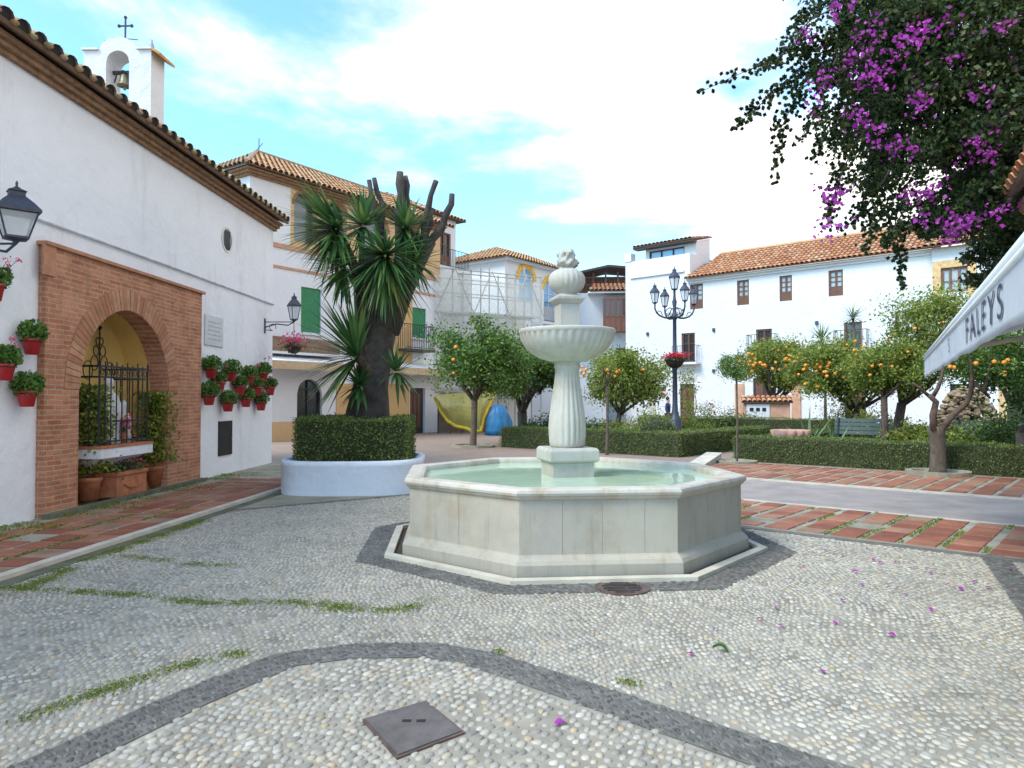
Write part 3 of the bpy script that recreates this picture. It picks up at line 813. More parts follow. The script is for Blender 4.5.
# weeds along the chapel pavement and between red tiles
wp = []
for i in range(6000):
    y = rng.uniform(5.5, 15); x = WX(y) + abs(rng.normal()) * 0.34 + 0.05
    if math.sin(y * 3.1) + math.sin(y * 7.3) < -0.1: continue
    wp.append((x, y, 0.05 + rng.random() * 0.02))
for i in range(3200):
    j = rng.integers(0, 4); y = rng.uniform(4.5, 10.5); 
    x = KX(y) - 0.03 - (j + 1) * 0.39 + 0.02 + rng.normal() * 0.015
    if math.sin(y * 2.7 + j * 2) < 0.0: continue
    wp.append((x, y, 0.047 + rng.random() * 0.008))
tag(leaves('weeds', rng, np.array(wp), 0.028, M_MOSS, None, 0.6, (0.3, (0, 0, 1))), None, None, None, 'stuff')
wp = []
for i in range(11000):
    c = rng.integers(0, 36); u = -5.55 + c * 0.395 - 0.0425 + rng.normal() * 0.02; v = rng.uniform(8.8, 11)
    if math.sin(u * 2.1) + math.sin(v * 3.0 + u * 5) < 0.0: continue
    p = UV(u, v); wp.append((p.x, p.y, 0.016 + rng.random() * 0.006))
tag(leaves('joint_grass', rng, np.array(wp), 0.028, M_MOSS, None, 0.6, (0.4, (0, 0, 1))), None, None, None, 'stuff')

# ================================================================== CHAPEL
CH = Facade('chapel', 'white chapel with brick arched shrine, lichened tile eaves and a bell gable', 'chapel', (-6.26, 9.38), (0.0322, 1.0))
S_END = 8.47
pc = lambda px, py, out=0.0: CH.sz(px, py, out)
EAVE = 5.93
b = MB()
b.wall(-9, S_END, 0, 5.95, [(0.55, 3.25, -0.0, 3.2), (7.0 - .0, 7.0, 4, 4)], 0.0, 0.3)
b.quad((S_END, 0, 0), (S_END, 8, 0), (S_END, 8, 5.75), (S_END, 0, 5.75)); b.quad((-9, 0, 0), (-9, 0, 5.75), (-9, 8, 5.75), (-9, 8, 0)); b.quad((-9, 8, 0), (-9, 8, 5.75), (S_END, 8, 5.75), (S_END, 8, 0))
b.add([(S_END, 0, 5.75), (S_END, 8, 5.75), (S_END, 4, 7.62)], [(0, 1, 2)])
b.build('wall', M_WHITE, CH.e)
b = MB()
for z0, z1, o in ((5.84, 5.905, .07), (5.905, 5.97, .14), (5.97, 6.025, .22)): b.box(-9, S_END + .08, -o, .2, z0, z1)
b.build('cornice', M_CORNICE, CH.e)
tile_roof('tile_roof', CH.e, (-9, -.36, 6.06), (S_END + .10, -.36, 6.06), (-9, 4, 7.72), (S_END + .10, 4, 7.72), M_TILEOLD, 0.30, 0.40, ends=True)
b = MB(); b.box(-9, S_END, .0, .15, 5.952, 6.16); b.build('eave_filler', M_CORNICE, CH.e)
tile_roof('tile_roof', CH.e, (S_END + .10, 8.45, 6.06), (-9, 8.45, 6.06), (S_END + .10, 4, 7.72), (-9, 4, 7.72), M_TILEOLD, 0.34, 0.8)
b = MB(); b.tube([(-9, -.03, 3.99), (-2, -.03, 3.97), (3, -.03, 3.99), (S_END, -.03, 3.985)], .016, 6); b.build('cable', mat_plain('painted_cable', (.46, .48, .52), .8), CH.e)
# round window
s, z = pc(227, 240); b = MB(T=lambda p: Vector((s + p.x, -.012 + p.z, z + p.y)))
b.lathe([(.27, 0), (.24, -.01), (.22, .012), (.22, .16)], 24, cap=False); rw = b.build('round_window', M_GREYWALL, CH.e, True)
b = MB(T=lambda p: Vector((s + p.x, p.z, z + p.y))); b.lathe([(.235, -.006), (.235, -.004)], 24); b.build('pane', M_PANED, rw)
b = MB(); 
for k in (-.1, 0, .1): b.box(s + k - .01, s + k + .01, -.022, -.012, z - .2, z + .2)
b.build('bar', M_IRONB, rw)

# brick portal with pointed arch
def mat_brick():
    m, nt, b = _new('old_brick')
    t = nt.nodes.new('ShaderNodeTexCoord'); sp_ = nt.nodes.new('ShaderNodeSeparateXYZ'); cb = nt.nodes.new('ShaderNodeCombineXYZ')
    nt.links.new(t.outputs['Object'], sp_.inputs[0])
    ad = nt.nodes.new('ShaderNodeMath'); ad.operation = 'ADD'; nt.links.new(sp_.outputs[0], ad.inputs[0]); nt.links.new(sp_.outputs[1], ad.inputs[1])
    wv = _noise(nt, 1.5, 3); wm = nt.nodes.new('ShaderNodeMath'); wm.operation = 'MULTIPLY_ADD'; wm.inputs[1].default_value = 0.05; nt.links.new(wv, wm.inputs[0]); nt.links.new(sp_.outputs[2], wm.inputs[2])
    nt.links.new(ad.outputs[0], cb.inputs[0]); nt.links.new(wm.outputs[0], cb.inputs[1])
    br = nt.nodes.new('ShaderNodeTexBrick'); nt.links.new(cb.outputs[0], br.inputs['Vector'])
    br.inputs['Scale'].default_value = 1.0; br.inputs['Brick Width'].default_value = 0.30; br.inputs['Row Height'].default_value = 0.068
    br.inputs['Mortar Size'].default_value = 0.011; br.inputs['Mortar Smooth'].default_value = 0.3; br.inputs['Bias'].default_value = 0.0
    br.inputs['Color1'].default_value = (0.40, 0.155, 0.09, 1); br.inputs['Color2'].default_value = (0.54, 0.245, 0.15, 1); br.inputs['Mortar'].default_value = (0.47, 0.34, 0.24, 1)
    k = _ramp(nt, _noise(nt, 3.5, 7, 0.75), [(0.3, (0.62, 0.6, 0.58)), (0.55, (1, 1, 1)), (0.75, (1.1, 1.05, 0.95))])
    nt.links.new(_mix(nt, 1.0, br.outputs['Color'], k, 'MULTIPLY'), b.inputs['Base Color']); b.inputs['Roughness'].default_value = 0.9; b.inputs['Specular IOR Level'].default_value = 0.2
    inv = nt.nodes.new('ShaderNodeMath'); inv.operation = 'SUBTRACT'; inv.inputs[0].default_value = 1; nt.links.new(br.outputs['Fac'], inv.inputs[1])
    ad2 = nt.nodes.new('ShaderNodeMath'); ad2.operation = 'ADD'; nt.links.new(inv.outputs[0], ad2.inputs[0]); nt.links.new(_noise(nt, 25, 4), ad2.inputs[1])
    _bump(nt, b, ad2.outputs[0], 0.7, 0.012)
    return m
M_BRICK = mat_brick()
M_VOUS = mat_island('arch_brick', [(0.0, (0.42, 0.19, 0.11)), (0.5, (0.50, 0.25, 0.15)), (1.0, (0.57, 0.32, 0.20))], 0.9, 0.5, 30, 0.4, 6)
PO = .10
p0, p1 = pc(44, 400, PO)[0], pc(201, 400, PO)[0]
a0, a1 = pc(79, 400, PO)[0], pc(168, 400, PO)[0]
AW = (a1 - a0) / 2; ZS, ZA = 1.75, 3.02; AH = ZA - ZS
AR = (AH ** 2 + AW ** 2) / (2 * AW)
def pointed(t, extra=0.0):
    x = min(t, 1 - t) * 2 * AW
    return ZS + math.sqrt(max(0, AR ** 2 - (AR - x) ** 2))
b = MB(); b.arch(p0, p1, 0, 3.65, a0, a1, pointed, -PO, .22, 32)
po = b.build('brick_portal', M_BRICK, CH.e)
b = MB(); b.box(p0 - .05, p1 + .05, -PO - .05, .0, 3.652, 3.70); b.box(p0 - .09, p0 + .16, -PO - .03, -PO - .003, 3.25, 3.65); b.build('portal_cap', M_VOUS, po)
# voussoirs
b = MB(); RT = .33
def arc_pt(side_, th, r):     # th from 0 at springing
    x = AR - r * math.cos(th); z_ = ZS + r * math.sin(th)
    return (a0 + x, z_) if side_ == 0 else (a1 - x, z_)
thm = math.asin(AH / AR) if AR >= AW else math.pi / 2
nv = 24
for sd in (0, 1):
    for i in range(nv):
        t0, t1 = thm * (i + .06) / nv, thm * (i + .94) / nv
        q = [arc_pt(sd, t0, AR + .002), arc_pt(sd, t1, AR + .002), arc_pt(sd, t1, AR + RT), arc_pt(sd, t0, AR + RT)]
        mid = (a0 + a1) / 2
        q = [((min(x, mid - .003) if sd == 0 else max(x, mid + .003)), z_) for x, z_ in q]
        y0_, y1_ = -PO - .012 - rnd.random() * .006, -PO + .01
        vs = [(x, y0_, z_) for x, z_ in q] + [(x, y1_, z_) for x, z_ in q]
        b.add(vs, [(0, 1, 2, 3), (3, 2, 6, 7), (0, 3, 7, 4), (1, 0, 4, 5), (2, 1, 5, 6)])
b.build('arch_ring', M_VOUS, po)
# niche: yellow back, plinth step
b = MB(); b.quad((a0 - .1, .62, 0), (a1 + .1, .62, 0), (a1 + .1, .62, 3.2), (a0 - .1, .62, 3.2)); b.build('niche_back', M_YELLOW, CH.e)
b = MB()
for i in range(32):
    t0, t1 = i / 32, (i + 1) / 32; x0, x1 = a0 + (a1 - a0) * t0, a0 + (a1 - a0) * t1
    b.quad((x0, .22, pointed(t0)), (x0, .62, pointed(t0)), (x1, .62, pointed(t1)), (x1, .22, pointed(t1)))
b.quad((a0, .22, 0), (a0, .62, 0), (a0, .62, ZS), (a0, .22, ZS)); b.quad((a1, .22, 0), (a1, .62, 0), (a1, .62, ZS), (a1, .22, ZS))
b.build('niche_vault', M_YELLOW, CH.e)
b = MB(); b.box(p0 - .02, p1 + .02, -PO - .12, -PO - .002, 0, .10); b.build('mossy_base', M_GUTTER, CH.e)
# shrine shelf and grille box
g0, g1 = pc(99, 420, .18)[0], pc(147, 420, .18)[0]
b = MB(); b.box(g0 - .06, g1 + .06, -.25, .5, .74, .88)
b.add([(g0 + .02, -.17, .735), (g1 - .02, -.17, .735), (g1 - .02, .5, .735), (g0 + .02, .5, .735), (g0 + .2, .1, .56), (g1 - .2, .1, .56), (g1 - .2, .5, .56), (g0 + .2, .5, .56)], [(4, 5, 1, 0), (5, 6, 2, 1), (7, 4, 0, 3), (4, 7, 6, 5)])
sh = b.build('shrine_shelf', M_WHITE, CH.e)
b = MB(); b.box(g0 - .07, g1 + .07, -.26, .5, .882, .92); b.build('sill', M_TERRA, sh)
b = MB(); GZ0, GZ1, GY = .93, 2.12, -.18
n = 9
for i in range(n + 1):
    s_ = g0 + (g1 - g0) * i / n; b.tube([(s_, GY, GZ0), (s_, GY, GZ1 + (.06 if i % 2 else .02))], .010 if 0 < i < n else .016, 6)
for z_ in (GZ0 + .05, GZ0 + .35, GZ1 - .18, GZ1 - .02): b.box(g0, g1, GY - .008, GY + .008, z_ - .014, z_ + .014)
for s_ in (g0, g1):
    for z_ in (GZ0 + .05, GZ1 - .18, GZ1 - .02): b.box(s_ - .008, s_ + .008, GY, .55, z_ - .014, z_ + .014)
    for j in range(1, 5): b.tube([(s_, GY + .15 * j, GZ0), (s_, GY + .15 * j, GZ1)], .010, 6)
for i in range(n):
    c_ = g0 + (g1 - g0) * (i + .5) / n; b.tube([(c_ + .035 * math.cos(q), GY, GZ1 - .10 + .05 * math.sin(q)) for q in np.linspace(0, 2 * math.pi, 11)], .006, 5, False)
b.build('iron_grille', M_IRON, CH.e)
# wrought-iron ornament high on the niche wall
b = MB(); oc, oz = (a0 + a1) / 2 + .28, 2.2
for k in (-1, 1):
    for r, dz, dx in ((.12, .0, .13), (.09, .2, .09), (.06, .36, .05), (.15, -.12, .3)):
        b.tube([(oc + k * dx + r * math.cos(q) * .8, .55, oz + dz + r * math.sin(q)) for q in np.linspace(0, 2 * math.pi, 13)], .009, 5, False)
b.tube([(oc, .55, 2.0), (oc, .55, 2.75)], .012, 6); b.ball((oc, .55, 2.78), .035)
b.build('iron_scrollwork', M_IRON, CH.e)
# meter box door, plaque
s0, s1, z0, z1 = CH.rect(218, 421, 231, 455); b = MB(); b.box(s0, s1, -.03, .02, z0, z1); ud = b.build('utility_door', M_DARK, CH.e)
b = MB(); b.box(s1 - .10, s1 - .03, -.045, -.03, (z0 + z1) / 2 - .03, (z0 + z1) / 2 + .03); b.build('latch', M_IRONB, ud)
s0, s1, z0, z1 = CH.rect(204, 316, 222, 346)
M_PLAQ = mat_plain('plaque_marble', (0.55, 0.58, 0.62), 0.4, var=0.1)
t = thing('wall_plaque', 'pale marble plaque with faint lines of lettering fixed to the white chapel wall', 'plaque', CH.W((s0 + s1) / 2, 0, z0), math.atan2(CH.d.y, CH.d.x))
w = (s1 - s0) / 2; h = z1 - z0
b = MB(); b.box(-w, w, -.03, -.001, 0, h); b.build('slab', M_PLAQ, t, bevel=.006)
b = MB()
for i in range(5): b.box(-w * .75, w * (.75 - .1 * (i % 3)), -.0325, -.0295, h * (.2 + .14 * i), h * (.2 + .14 * i) + .018)
b.build('inscription', mat_plain('plaque_grey', (.33, .36, .40), .6), t)

# bell gable
BT = Facade.__new__(Facade)
def bmap(p): return Vector((6.75 + p.y, 3.53 - p.x + .02, p.z))      # front looks back along the wall
b = MB(T=bmap)
W_ = 1.57; o0, o1 = .50, 1.04
def rnd_arch(zs, r): return lambda t: zs + r * math.sqrt(max(0, 1 - (2 * t - 1) ** 2))
# local x runs from inner side to wall side; flip so that x grows towards the plaza
def bmap2(p): return Vector((6.70 + p.y, 3.76 - p.x, p.z + (.18 if p.z > 6.5 else 0)))
b = MB(T=bmap2)
b.arch(0, W_, 6.2, 9.42, .52, 1.06, rnd_arch(9.14, .27), 0, .58, 20, zb=7.6)
b.box(.52, 1.06, 0, .58, 6.2, 7.6)
pts = [(.36 + .86 * i / 24, 9.421 + .30 * math.sqrt(max(0, 1 - (2 * i / 24 - 1) ** 2))) for i in range(25)]
vs = [(x, 0.0, z) for x, z in pts] + [(x, .58, z) for x, z in pts]
b.add(vs, [tuple(range(25)), tuple(reversed(range(25, 50)))] + [(i, i + 1, 26 + i, 25 + i) for i in range(24)])
bg = b.build('bell_gable', M_WHITE2, CH.e)
for x0, x1 in ((-.04, .34), (1.24, W_ + .03)):
    b = MB(T=bmap2); b.box(x0, x1, -.05, .63, 9.422, 9.47); b.build('coping', M_WHITE2, bg)
b = MB(T=bmap2); b.add([(W_ + .02, -.06, 9.40), (W_ + .22, -.06, 9.28), (W_ + .22, .64, 9.28), (W_ + .02, .64, 9.40), (W_ + .02, -.06, 9.46), (W_ + .22, -.06, 9.34), (W_ + .22, .64, 9.34), (W_ + .02, .64, 9.46)], [(0, 3, 2, 1), (4, 5, 6, 7), (0, 1, 5, 4), (1, 2, 6, 5), (2, 3, 7, 6), (3, 0, 4, 7)])
b.build('tile_coping', mat_plain('ochre_tile', (.55, .28, .08), .8), bg)
bc = bmap2(Vector((.79, .29, 0)))
b = MB(); b.lathe([(.02, .27), (.06, .265), (.10, .22), (.115, .12), (.14, .04), (.175, 0), (.165, -.01), (.10, .08)], 18, (bc.x, bc.y, 8.90)); b.tube([(bc.x, bc.y, 8.88), (bc.x, bc.y, 8.80)], .03, 6)
be = b.build('bell', M_BELL, bg, True)
b = MB(T=bmap2); b.box(.50, 1.08, .25, .33, 8.99, 9.06); b.tube([(.60, .2, 8.75), (.66, .2, 8.98), (.8, .2, 9.04), (.92, .2, 8.98), (.98, .2, 8.75)], .018, 6); b.build('yoke', M_DARKWOOD, be)
b = MB(T=bmap2)
cxx = .79
b.tube([(cxx, .29, 9.70), (cxx, .29, 10.32)], .022, 6); b.tube([(cxx - .15, .29, 10.13), (cxx + .15, .29, 10.13)], .02, 6); b.tube([(cxx - .30, .29, 9.86), (cxx + .30, .29, 9.80)], .010, 6)
for dx, dz in ((-.15, 10.13), (.15, 10.13), (0, 10.33)): b.ball((cxx + dx, .29, dz), .04, 8, 5)
b.build('cross', M_IRONB, bg)
for x in (.30, 1.42):
    b = MB(T=bmap2); b.lathe([(.10, 0), (.10, .05), (.03, .09), (.055, .15), (.05, .2), (.015, .27), (.02, .31), (.003, .34)], 10, (x, .29, 9.472)); b.build('finial', mat_plain('grey_blue_finial', (.30, .32, .42), .6) if 'grey_blue_finial' not in MATS else MATS['grey_blue_finial'], bg, True)

# ================================================================== FOUNTAIN
def mat_stone(name, c, green=0.0, ochre=0.0):
    m, nt, b = _new(name)
    base = _ramp(nt, _noise(nt, 1.6, 7, 0.7), [(0.28, tuple(x * .78 for x in c)), (0.55, c), (0.75, tuple(min(1, x * 1.12) for x in c))])
    st = _ramp(nt, _noise(nt, 2.2, 8, 0.75, mscale=(3.0, 3.0, 0.35)), [(0.50, (1, 1, 1)), (0.72, (0.77, 0.72, 0.62))])
    isl = _ramp(nt, _island(nt), [(0, (.93, .93, .93)), (1, (1.05, 1.03, 1.0))])
    x = _mix(nt, 1.0, _mix(nt, 1.0, base, st, 'MULTIPLY'), isl, 'MULTIPLY')
    if green:
        k = _ramp(nt, _noise(nt, 1.1, 5), [(0.35, (0,) * 3), (0.7, (green,) * 3)])
        x = _mix(nt, k, x, (0.33, 0.36, 0.22))
    if ochre:
        k = _ramp(nt, _noise(nt, 2.7, 7, 0.7), [(0.52, (0,) * 3), (0.70, (ochre,) * 3)])
        x = _mix(nt, k, x, (0.36, 0.24, 0.12))
    nt.links.new(x, b.inputs['Base Color']); b.inputs['Roughness'].default_value = 0.75; b.inputs['Specular IOR Level'].default_value = 0.3
    _bump(nt, b, _noise(nt, 22, 6, 0.7), 0.25, 0.01); return m
M_STONE = mat_stone('fountain_stone', (0.455, 0.415, 0.355), 0.18, 0.32)
M_STONE2 = mat_stone('fountain_marble', (0.50, 0.485, 0.445), 0.25, 0.35)
M_RIM = mat_stone('rim_marble', (0.57, 0.53, 0.46), 0.0, 0.75)
M_CREAM = mat_plain('cream_step', (0.56, 0.51, 0.41), 0.85, var=0.2, scale=3, bump=0.3)
FT = thing('stone_fountain', 'octagonal stone fountain with a fluted bowl and carved finial in the pebble plaza', 'fountain', FC, F_ROT)
def oct_lathe(prof, n=8): # (apothem, z) in local coords, a flat facing -y
    b = MB(); k = 1 / math.cos(math.pi / 8)
    return b.lathe([(a * k, z) for a, z in prof], 8, (0, 0, 0), -math.pi / 2 + math.pi / 8, cap=False)
oct_lathe([(AP + .06, 0), (AP + .06, .03)]).build('gutter_floor', M_PAD, FT)
b = oct_lathe([(AP + .225, .0), (AP + .225, .045), (AP + .14, .05), (AP + .14, .01)]); b.build('edging_step', M_CREAM, FT)
oct_lathe([(AP + .138, .016), (AP - .1, .016)]).build('channel', M_SOIL, FT)
oct_lathe([(AP + .05, .0), (AP + .05, .13), (AP + .03, .165), (AP - .01, .195), (AP - .02, .21)]).build('plinth', M_STONE, FT)
oct_lathe([(AP - .038, .19), (AP - .038, .76), (AP - .15, .76), (AP - .15, .3)]).build('core', M_STONE, FT)
# dressed blocks of the basin wall
b = MB(); sd = 2 * (AP - .02) * math.tan(math.pi / 8)
for k in range(8):
    an = k * math.pi / 4; c_, s_ = math.cos(an), math.sin(an)
    cuts = [0, .27 + .05 * math.sin(k * 2.3), .52 + .06 * math.sin(k * 1.7), .76 + .03 * math.cos(k * 3), 1]
    for i in range(4):
        x0, x1 = -sd / 2 + sd * cuts[i] + (.0012 if i else 0), -sd / 2 + sd * cuts[i + 1] - (.0012 if i < 3 else 0)
        yo = -(AP - .02) + [0, .002, .001, .0015][(i + k) % 4]; yi = -(AP - .04)
        q = lambda x, y, z: (x * c_ - y * s_, x * s_ + y * c_, z)
        b.add([q(x0, yo, .205), q(x1, yo, .205), q(x1, yo, .70), q(x0, yo, .70), q(x0, yi, .205), q(x1, yi, .205), q(x1, yi, .70), q(x0, yi, .70)],
              [(0, 1, 2, 3), (0, 3, 7, 4), (1, 5, 6, 2), (3, 2, 6, 7)])
b.build('basin_wall', M_STONE, FT)
oct_lathe([(AP - .03, .690), (AP - .012, .70), (AP + .005, .715), (AP + .012, .73), (AP + .028, .742), (AP + .036, .765), (AP + .028, .79), (AP + .005, .803), (AP - .12, .806), (AP - .15, .795), (AP - .158, .77), (AP - .158, .60)]).build('rim', M_RIM, FT)
def mat_water():
    m, nt, b = _new('pool_water')
    f = _noise(nt, 1.4, 4)
    nt.links.new(_ramp(nt, f, [(0.3, (0.43, 0.58, 0.42)), (0.7, (0.53, 0.67, 0.51))]), b.inputs['Base Color'])
    b.inputs['Roughness'].default_value = 0.04; b.inputs['IOR'].default_value = 1.33
    _bump(nt, b, _noise(nt, 5, 3, 0.5), 0.10, 0.03); return m
b = MB(); k = 1 / math.cos(math.pi / 8); R_ = (AP - .155) * k
b.add([(R_ * math.cos(-math.pi / 2 + math.pi / 8 + i * math.pi / 4), R_ * math.sin(-math.pi / 2 + math.pi / 8 + i * math.pi / 4), .735) for i in range(8)], [tuple(range(8))]); b.build('water', mat_water(), FT)
PR = math.radians(53)
b = MB(); q2 = math.sqrt(.5)
b.lathe([(.345, .45), (.345, .90)], 4, rot=PR); b.build('pedestal_die', M_STONE2, FT, bevel=.008)
b = MB(); h2 = .365
b.lathe([(.375, .90), (.41, .92), (.41, 1.03), (.38, 1.06)], 4, rot=PR); b.build('pedestal_slab', M_STONE2, FT, bevel=.008)
flute = lambda amp, nn: (lambda an, j: 1 - amp * abs(math.sin(an * nn / 2)) ** .7 if 1 < j < 14 else 1)
prof = [(.185, 1.06), (.20, 1.08), (.205, 1.12), (.212, 1.2), (.215, 1.3), (.205, 1.42), (.185, 1.56), (.163, 1.7), (.147, 1.82), (.140, 1.90), (.138, 1.94), (.14, 1.96), (.15, 1.98), (.15, 2.0), (.142, 2.02), (.17, 2.05)]
b = MB(); b.lathe(prof, 96, mod=lambda an, j: 1 - (.085 if 1 < j < 10 else .0) * (1 - abs(math.sin(an * 10)))**2 ); b.build('fluted_shaft', M_STONE2, FT, True)
prof = [(.12, 2.03), (.20, 2.045), (.30, 2.075), (.40, 2.13), (.48, 2.205), (.525, 2.29), (.54, 2.35), (.545, 2.355), (.555, 2.37), (.56, 2.395), (.55, 2.41), (.52, 2.405), (.48, 2.36), (.2, 2.28), (.02, 2.26)]
b = MB(); b.lathe(prof, 144, mod=lambda an, j: 1 + (.030 if 0 < j < 7 else 0) * (abs(math.sin(an * 18)) - .5)); b.build('bowl', M_STONE2, FT, True)
b = MB(); b.lathe([(.165, 2.26), (.165, 2.70)], 4, rot=PR); b.build('upper_pedestal', M_STONE2, FT, bevel=.006)
b = MB(); b.lathe([(.17, 2.70), (.20, 2.72), (.235, 2.75), (.235, 2.78), (.20, 2.795), (.16, 2.81)], 4, rot=PR); b.build('pedestal_cap', M_STONE2, FT, bevel=.004)
prof = [(.10, 2.80), (.12, 2.81), (.115, 2.83), (.15, 2.85), (.19, 2.90), (.208, 2.96), (.205, 3.02), (.175, 3.07), (.12, 3.105), (.085, 3.115), (.09, 3.13)]
b = MB(); b.lathe(prof, 96, mod=lambda an, j: 1 + (.05 if 3 < j < 8 else 0) * (abs(math.sin(an * 10)) - .5)); b.build('melon_urn', M_STONE2, FT, True)
# carved finial: a cluster of upright leaf-like lobes, one carved mass
b = MB()
prof = []
for j in range(26):
    t = j / 25; prof.append((0.07 + .045 * math.sin(math.pi * min(1, t * 1.15)) + .02 * math.sin(t * 9), 3.12 + .22 * t))
b.lathe(prof, 48, mod=lambda an, j: 1 + .16 * math.sin(3 * an + j * .28) + .10 * math.sin(7 * an - j * .45 + 1) + .06 * math.sin(11 * an + j * .9) - (0.35 * max(0, (j - 20) / 5) * (1 + math.sin(2 * an))))
b.build('carved_finial', M_STONE2, FT, True)

# drain cover, inspection cover
M_RUST = mat_plain('rusty_cover', (0.13, 0.085, 0.07), 0.8, 0.2, var=0.4, scale=6, bump=0.5)
M_COVER = mat_plain('brown_cover', (0.135, 0.115, 0.105), 0.75, 0.1, var=0.25, scale=9, bump=0.6)
t = thing('drain_cover', 'round rusty drain cover at the foot of the fountain', 'drain cover', (DR.x, DR.y, 0.004))
b = MB(); b.lathe([(.235, 0), (.235, .012), (.215, .014), (.21, .009), (.01, .010)], 28); b.build('cover', M_RUST, t)
b = MB()
for i in range(-3, 4):
    w = math.sqrt(.17 ** 2 - (i * .05) ** 2) if abs(i) < 4 else .05; b.box(-w, w, i * .05 - .008, i * .05 + .008, .0105, .014)
b.build('grating', M_DARK, t)
mc = sum(MH, Vector()) / 4
t = thing('inspection_cover', 'square brown inspection cover set in the pebbles with two small lifting holes', 'manhole cover', (mc.x, mc.y, 0.004))
pl = [((p.x - mc.x), (p.y - mc.y)) for p in MH]
pl = pl if sum(pl[i][0] * pl[(i + 1) % 4][1] - pl[(i + 1) % 4][0] * pl[i][1] for i in range(4)) > 0 else pl[::-1]
b = MB(); b.poly(pl, 0, .010); b.build('frame', M_RUST, t)
b = MB(); b.poly([(x * .93, y * .93) for x, y in pl], .0105, .016); b.build('plate', M_COVER, t)
for k in (-.035, .035):
    b = MB(); b.poly([(k - .022, .03), (k + .022, .03), (k + .022, .055), (k - .022, .055)], .0165, .0185); b.build('lifting_hole', M_DARK, t)

# ================================================================== PLANTER, HEDGE, YUCCA
PLC = Vector((-2.85, 13.1, 0))
t = thing('tree_planter', 'white rounded masonry planter holding the clipped square hedge', 'planter', PLC, math.radians(4))
def superel(r, n=48, e=3.4): 
    out = []
    for k in range(n):
        a_ = 2 * math.pi * k / n; c_, s_ = math.cos(a_), math.sin(a_)
        out.append((r * abs(c_) ** (2 / e) * (1 if c_ > 0 else -1), r * abs(s_) ** (2 / e) * (1 if s_ > 0 else -1)))
    return out
def ring_lathe(prof, e=3.4, n=48):
    b = MB(); vs = []; 
    for r, z in prof: vs += [(x, y, z) for x, y in superel(r, n, e)]
    b.add(vs, [(j * n + k, j * n + (k + 1) % n, (j + 1) * n + (k + 1) % n, (j + 1) * n + k) for j in range(len(prof) - 1) for k in range(n)]); return b
ring_lathe([(1.23, 0), (1.22, .45), (1.235, .49), (1.235, .555), (1.21, .575), (1.10, .575), (1.09, .45)]).build('planter_wall', M_WHITE, t, True)
ring_lathe([(1.12, .47), (.02, .50)]).build('soil', M_SOIL, t, True)
hc = Vector((-2.85, 13.12, 0)); rz = math.radians(4); hd = Vector((math.cos(rz), math.sin(rz), 0)); hn = Vector((-hd.y, hd.x, 0))
h0 = hc - hd * .92 - hn * .90; h1 = hc + hd * .98 - hn * .90
hedge('square clipped box hedge growing in the white planter round the yucca', h0, h1, 1.80, .75, 21, None, 1900, .042, .52)

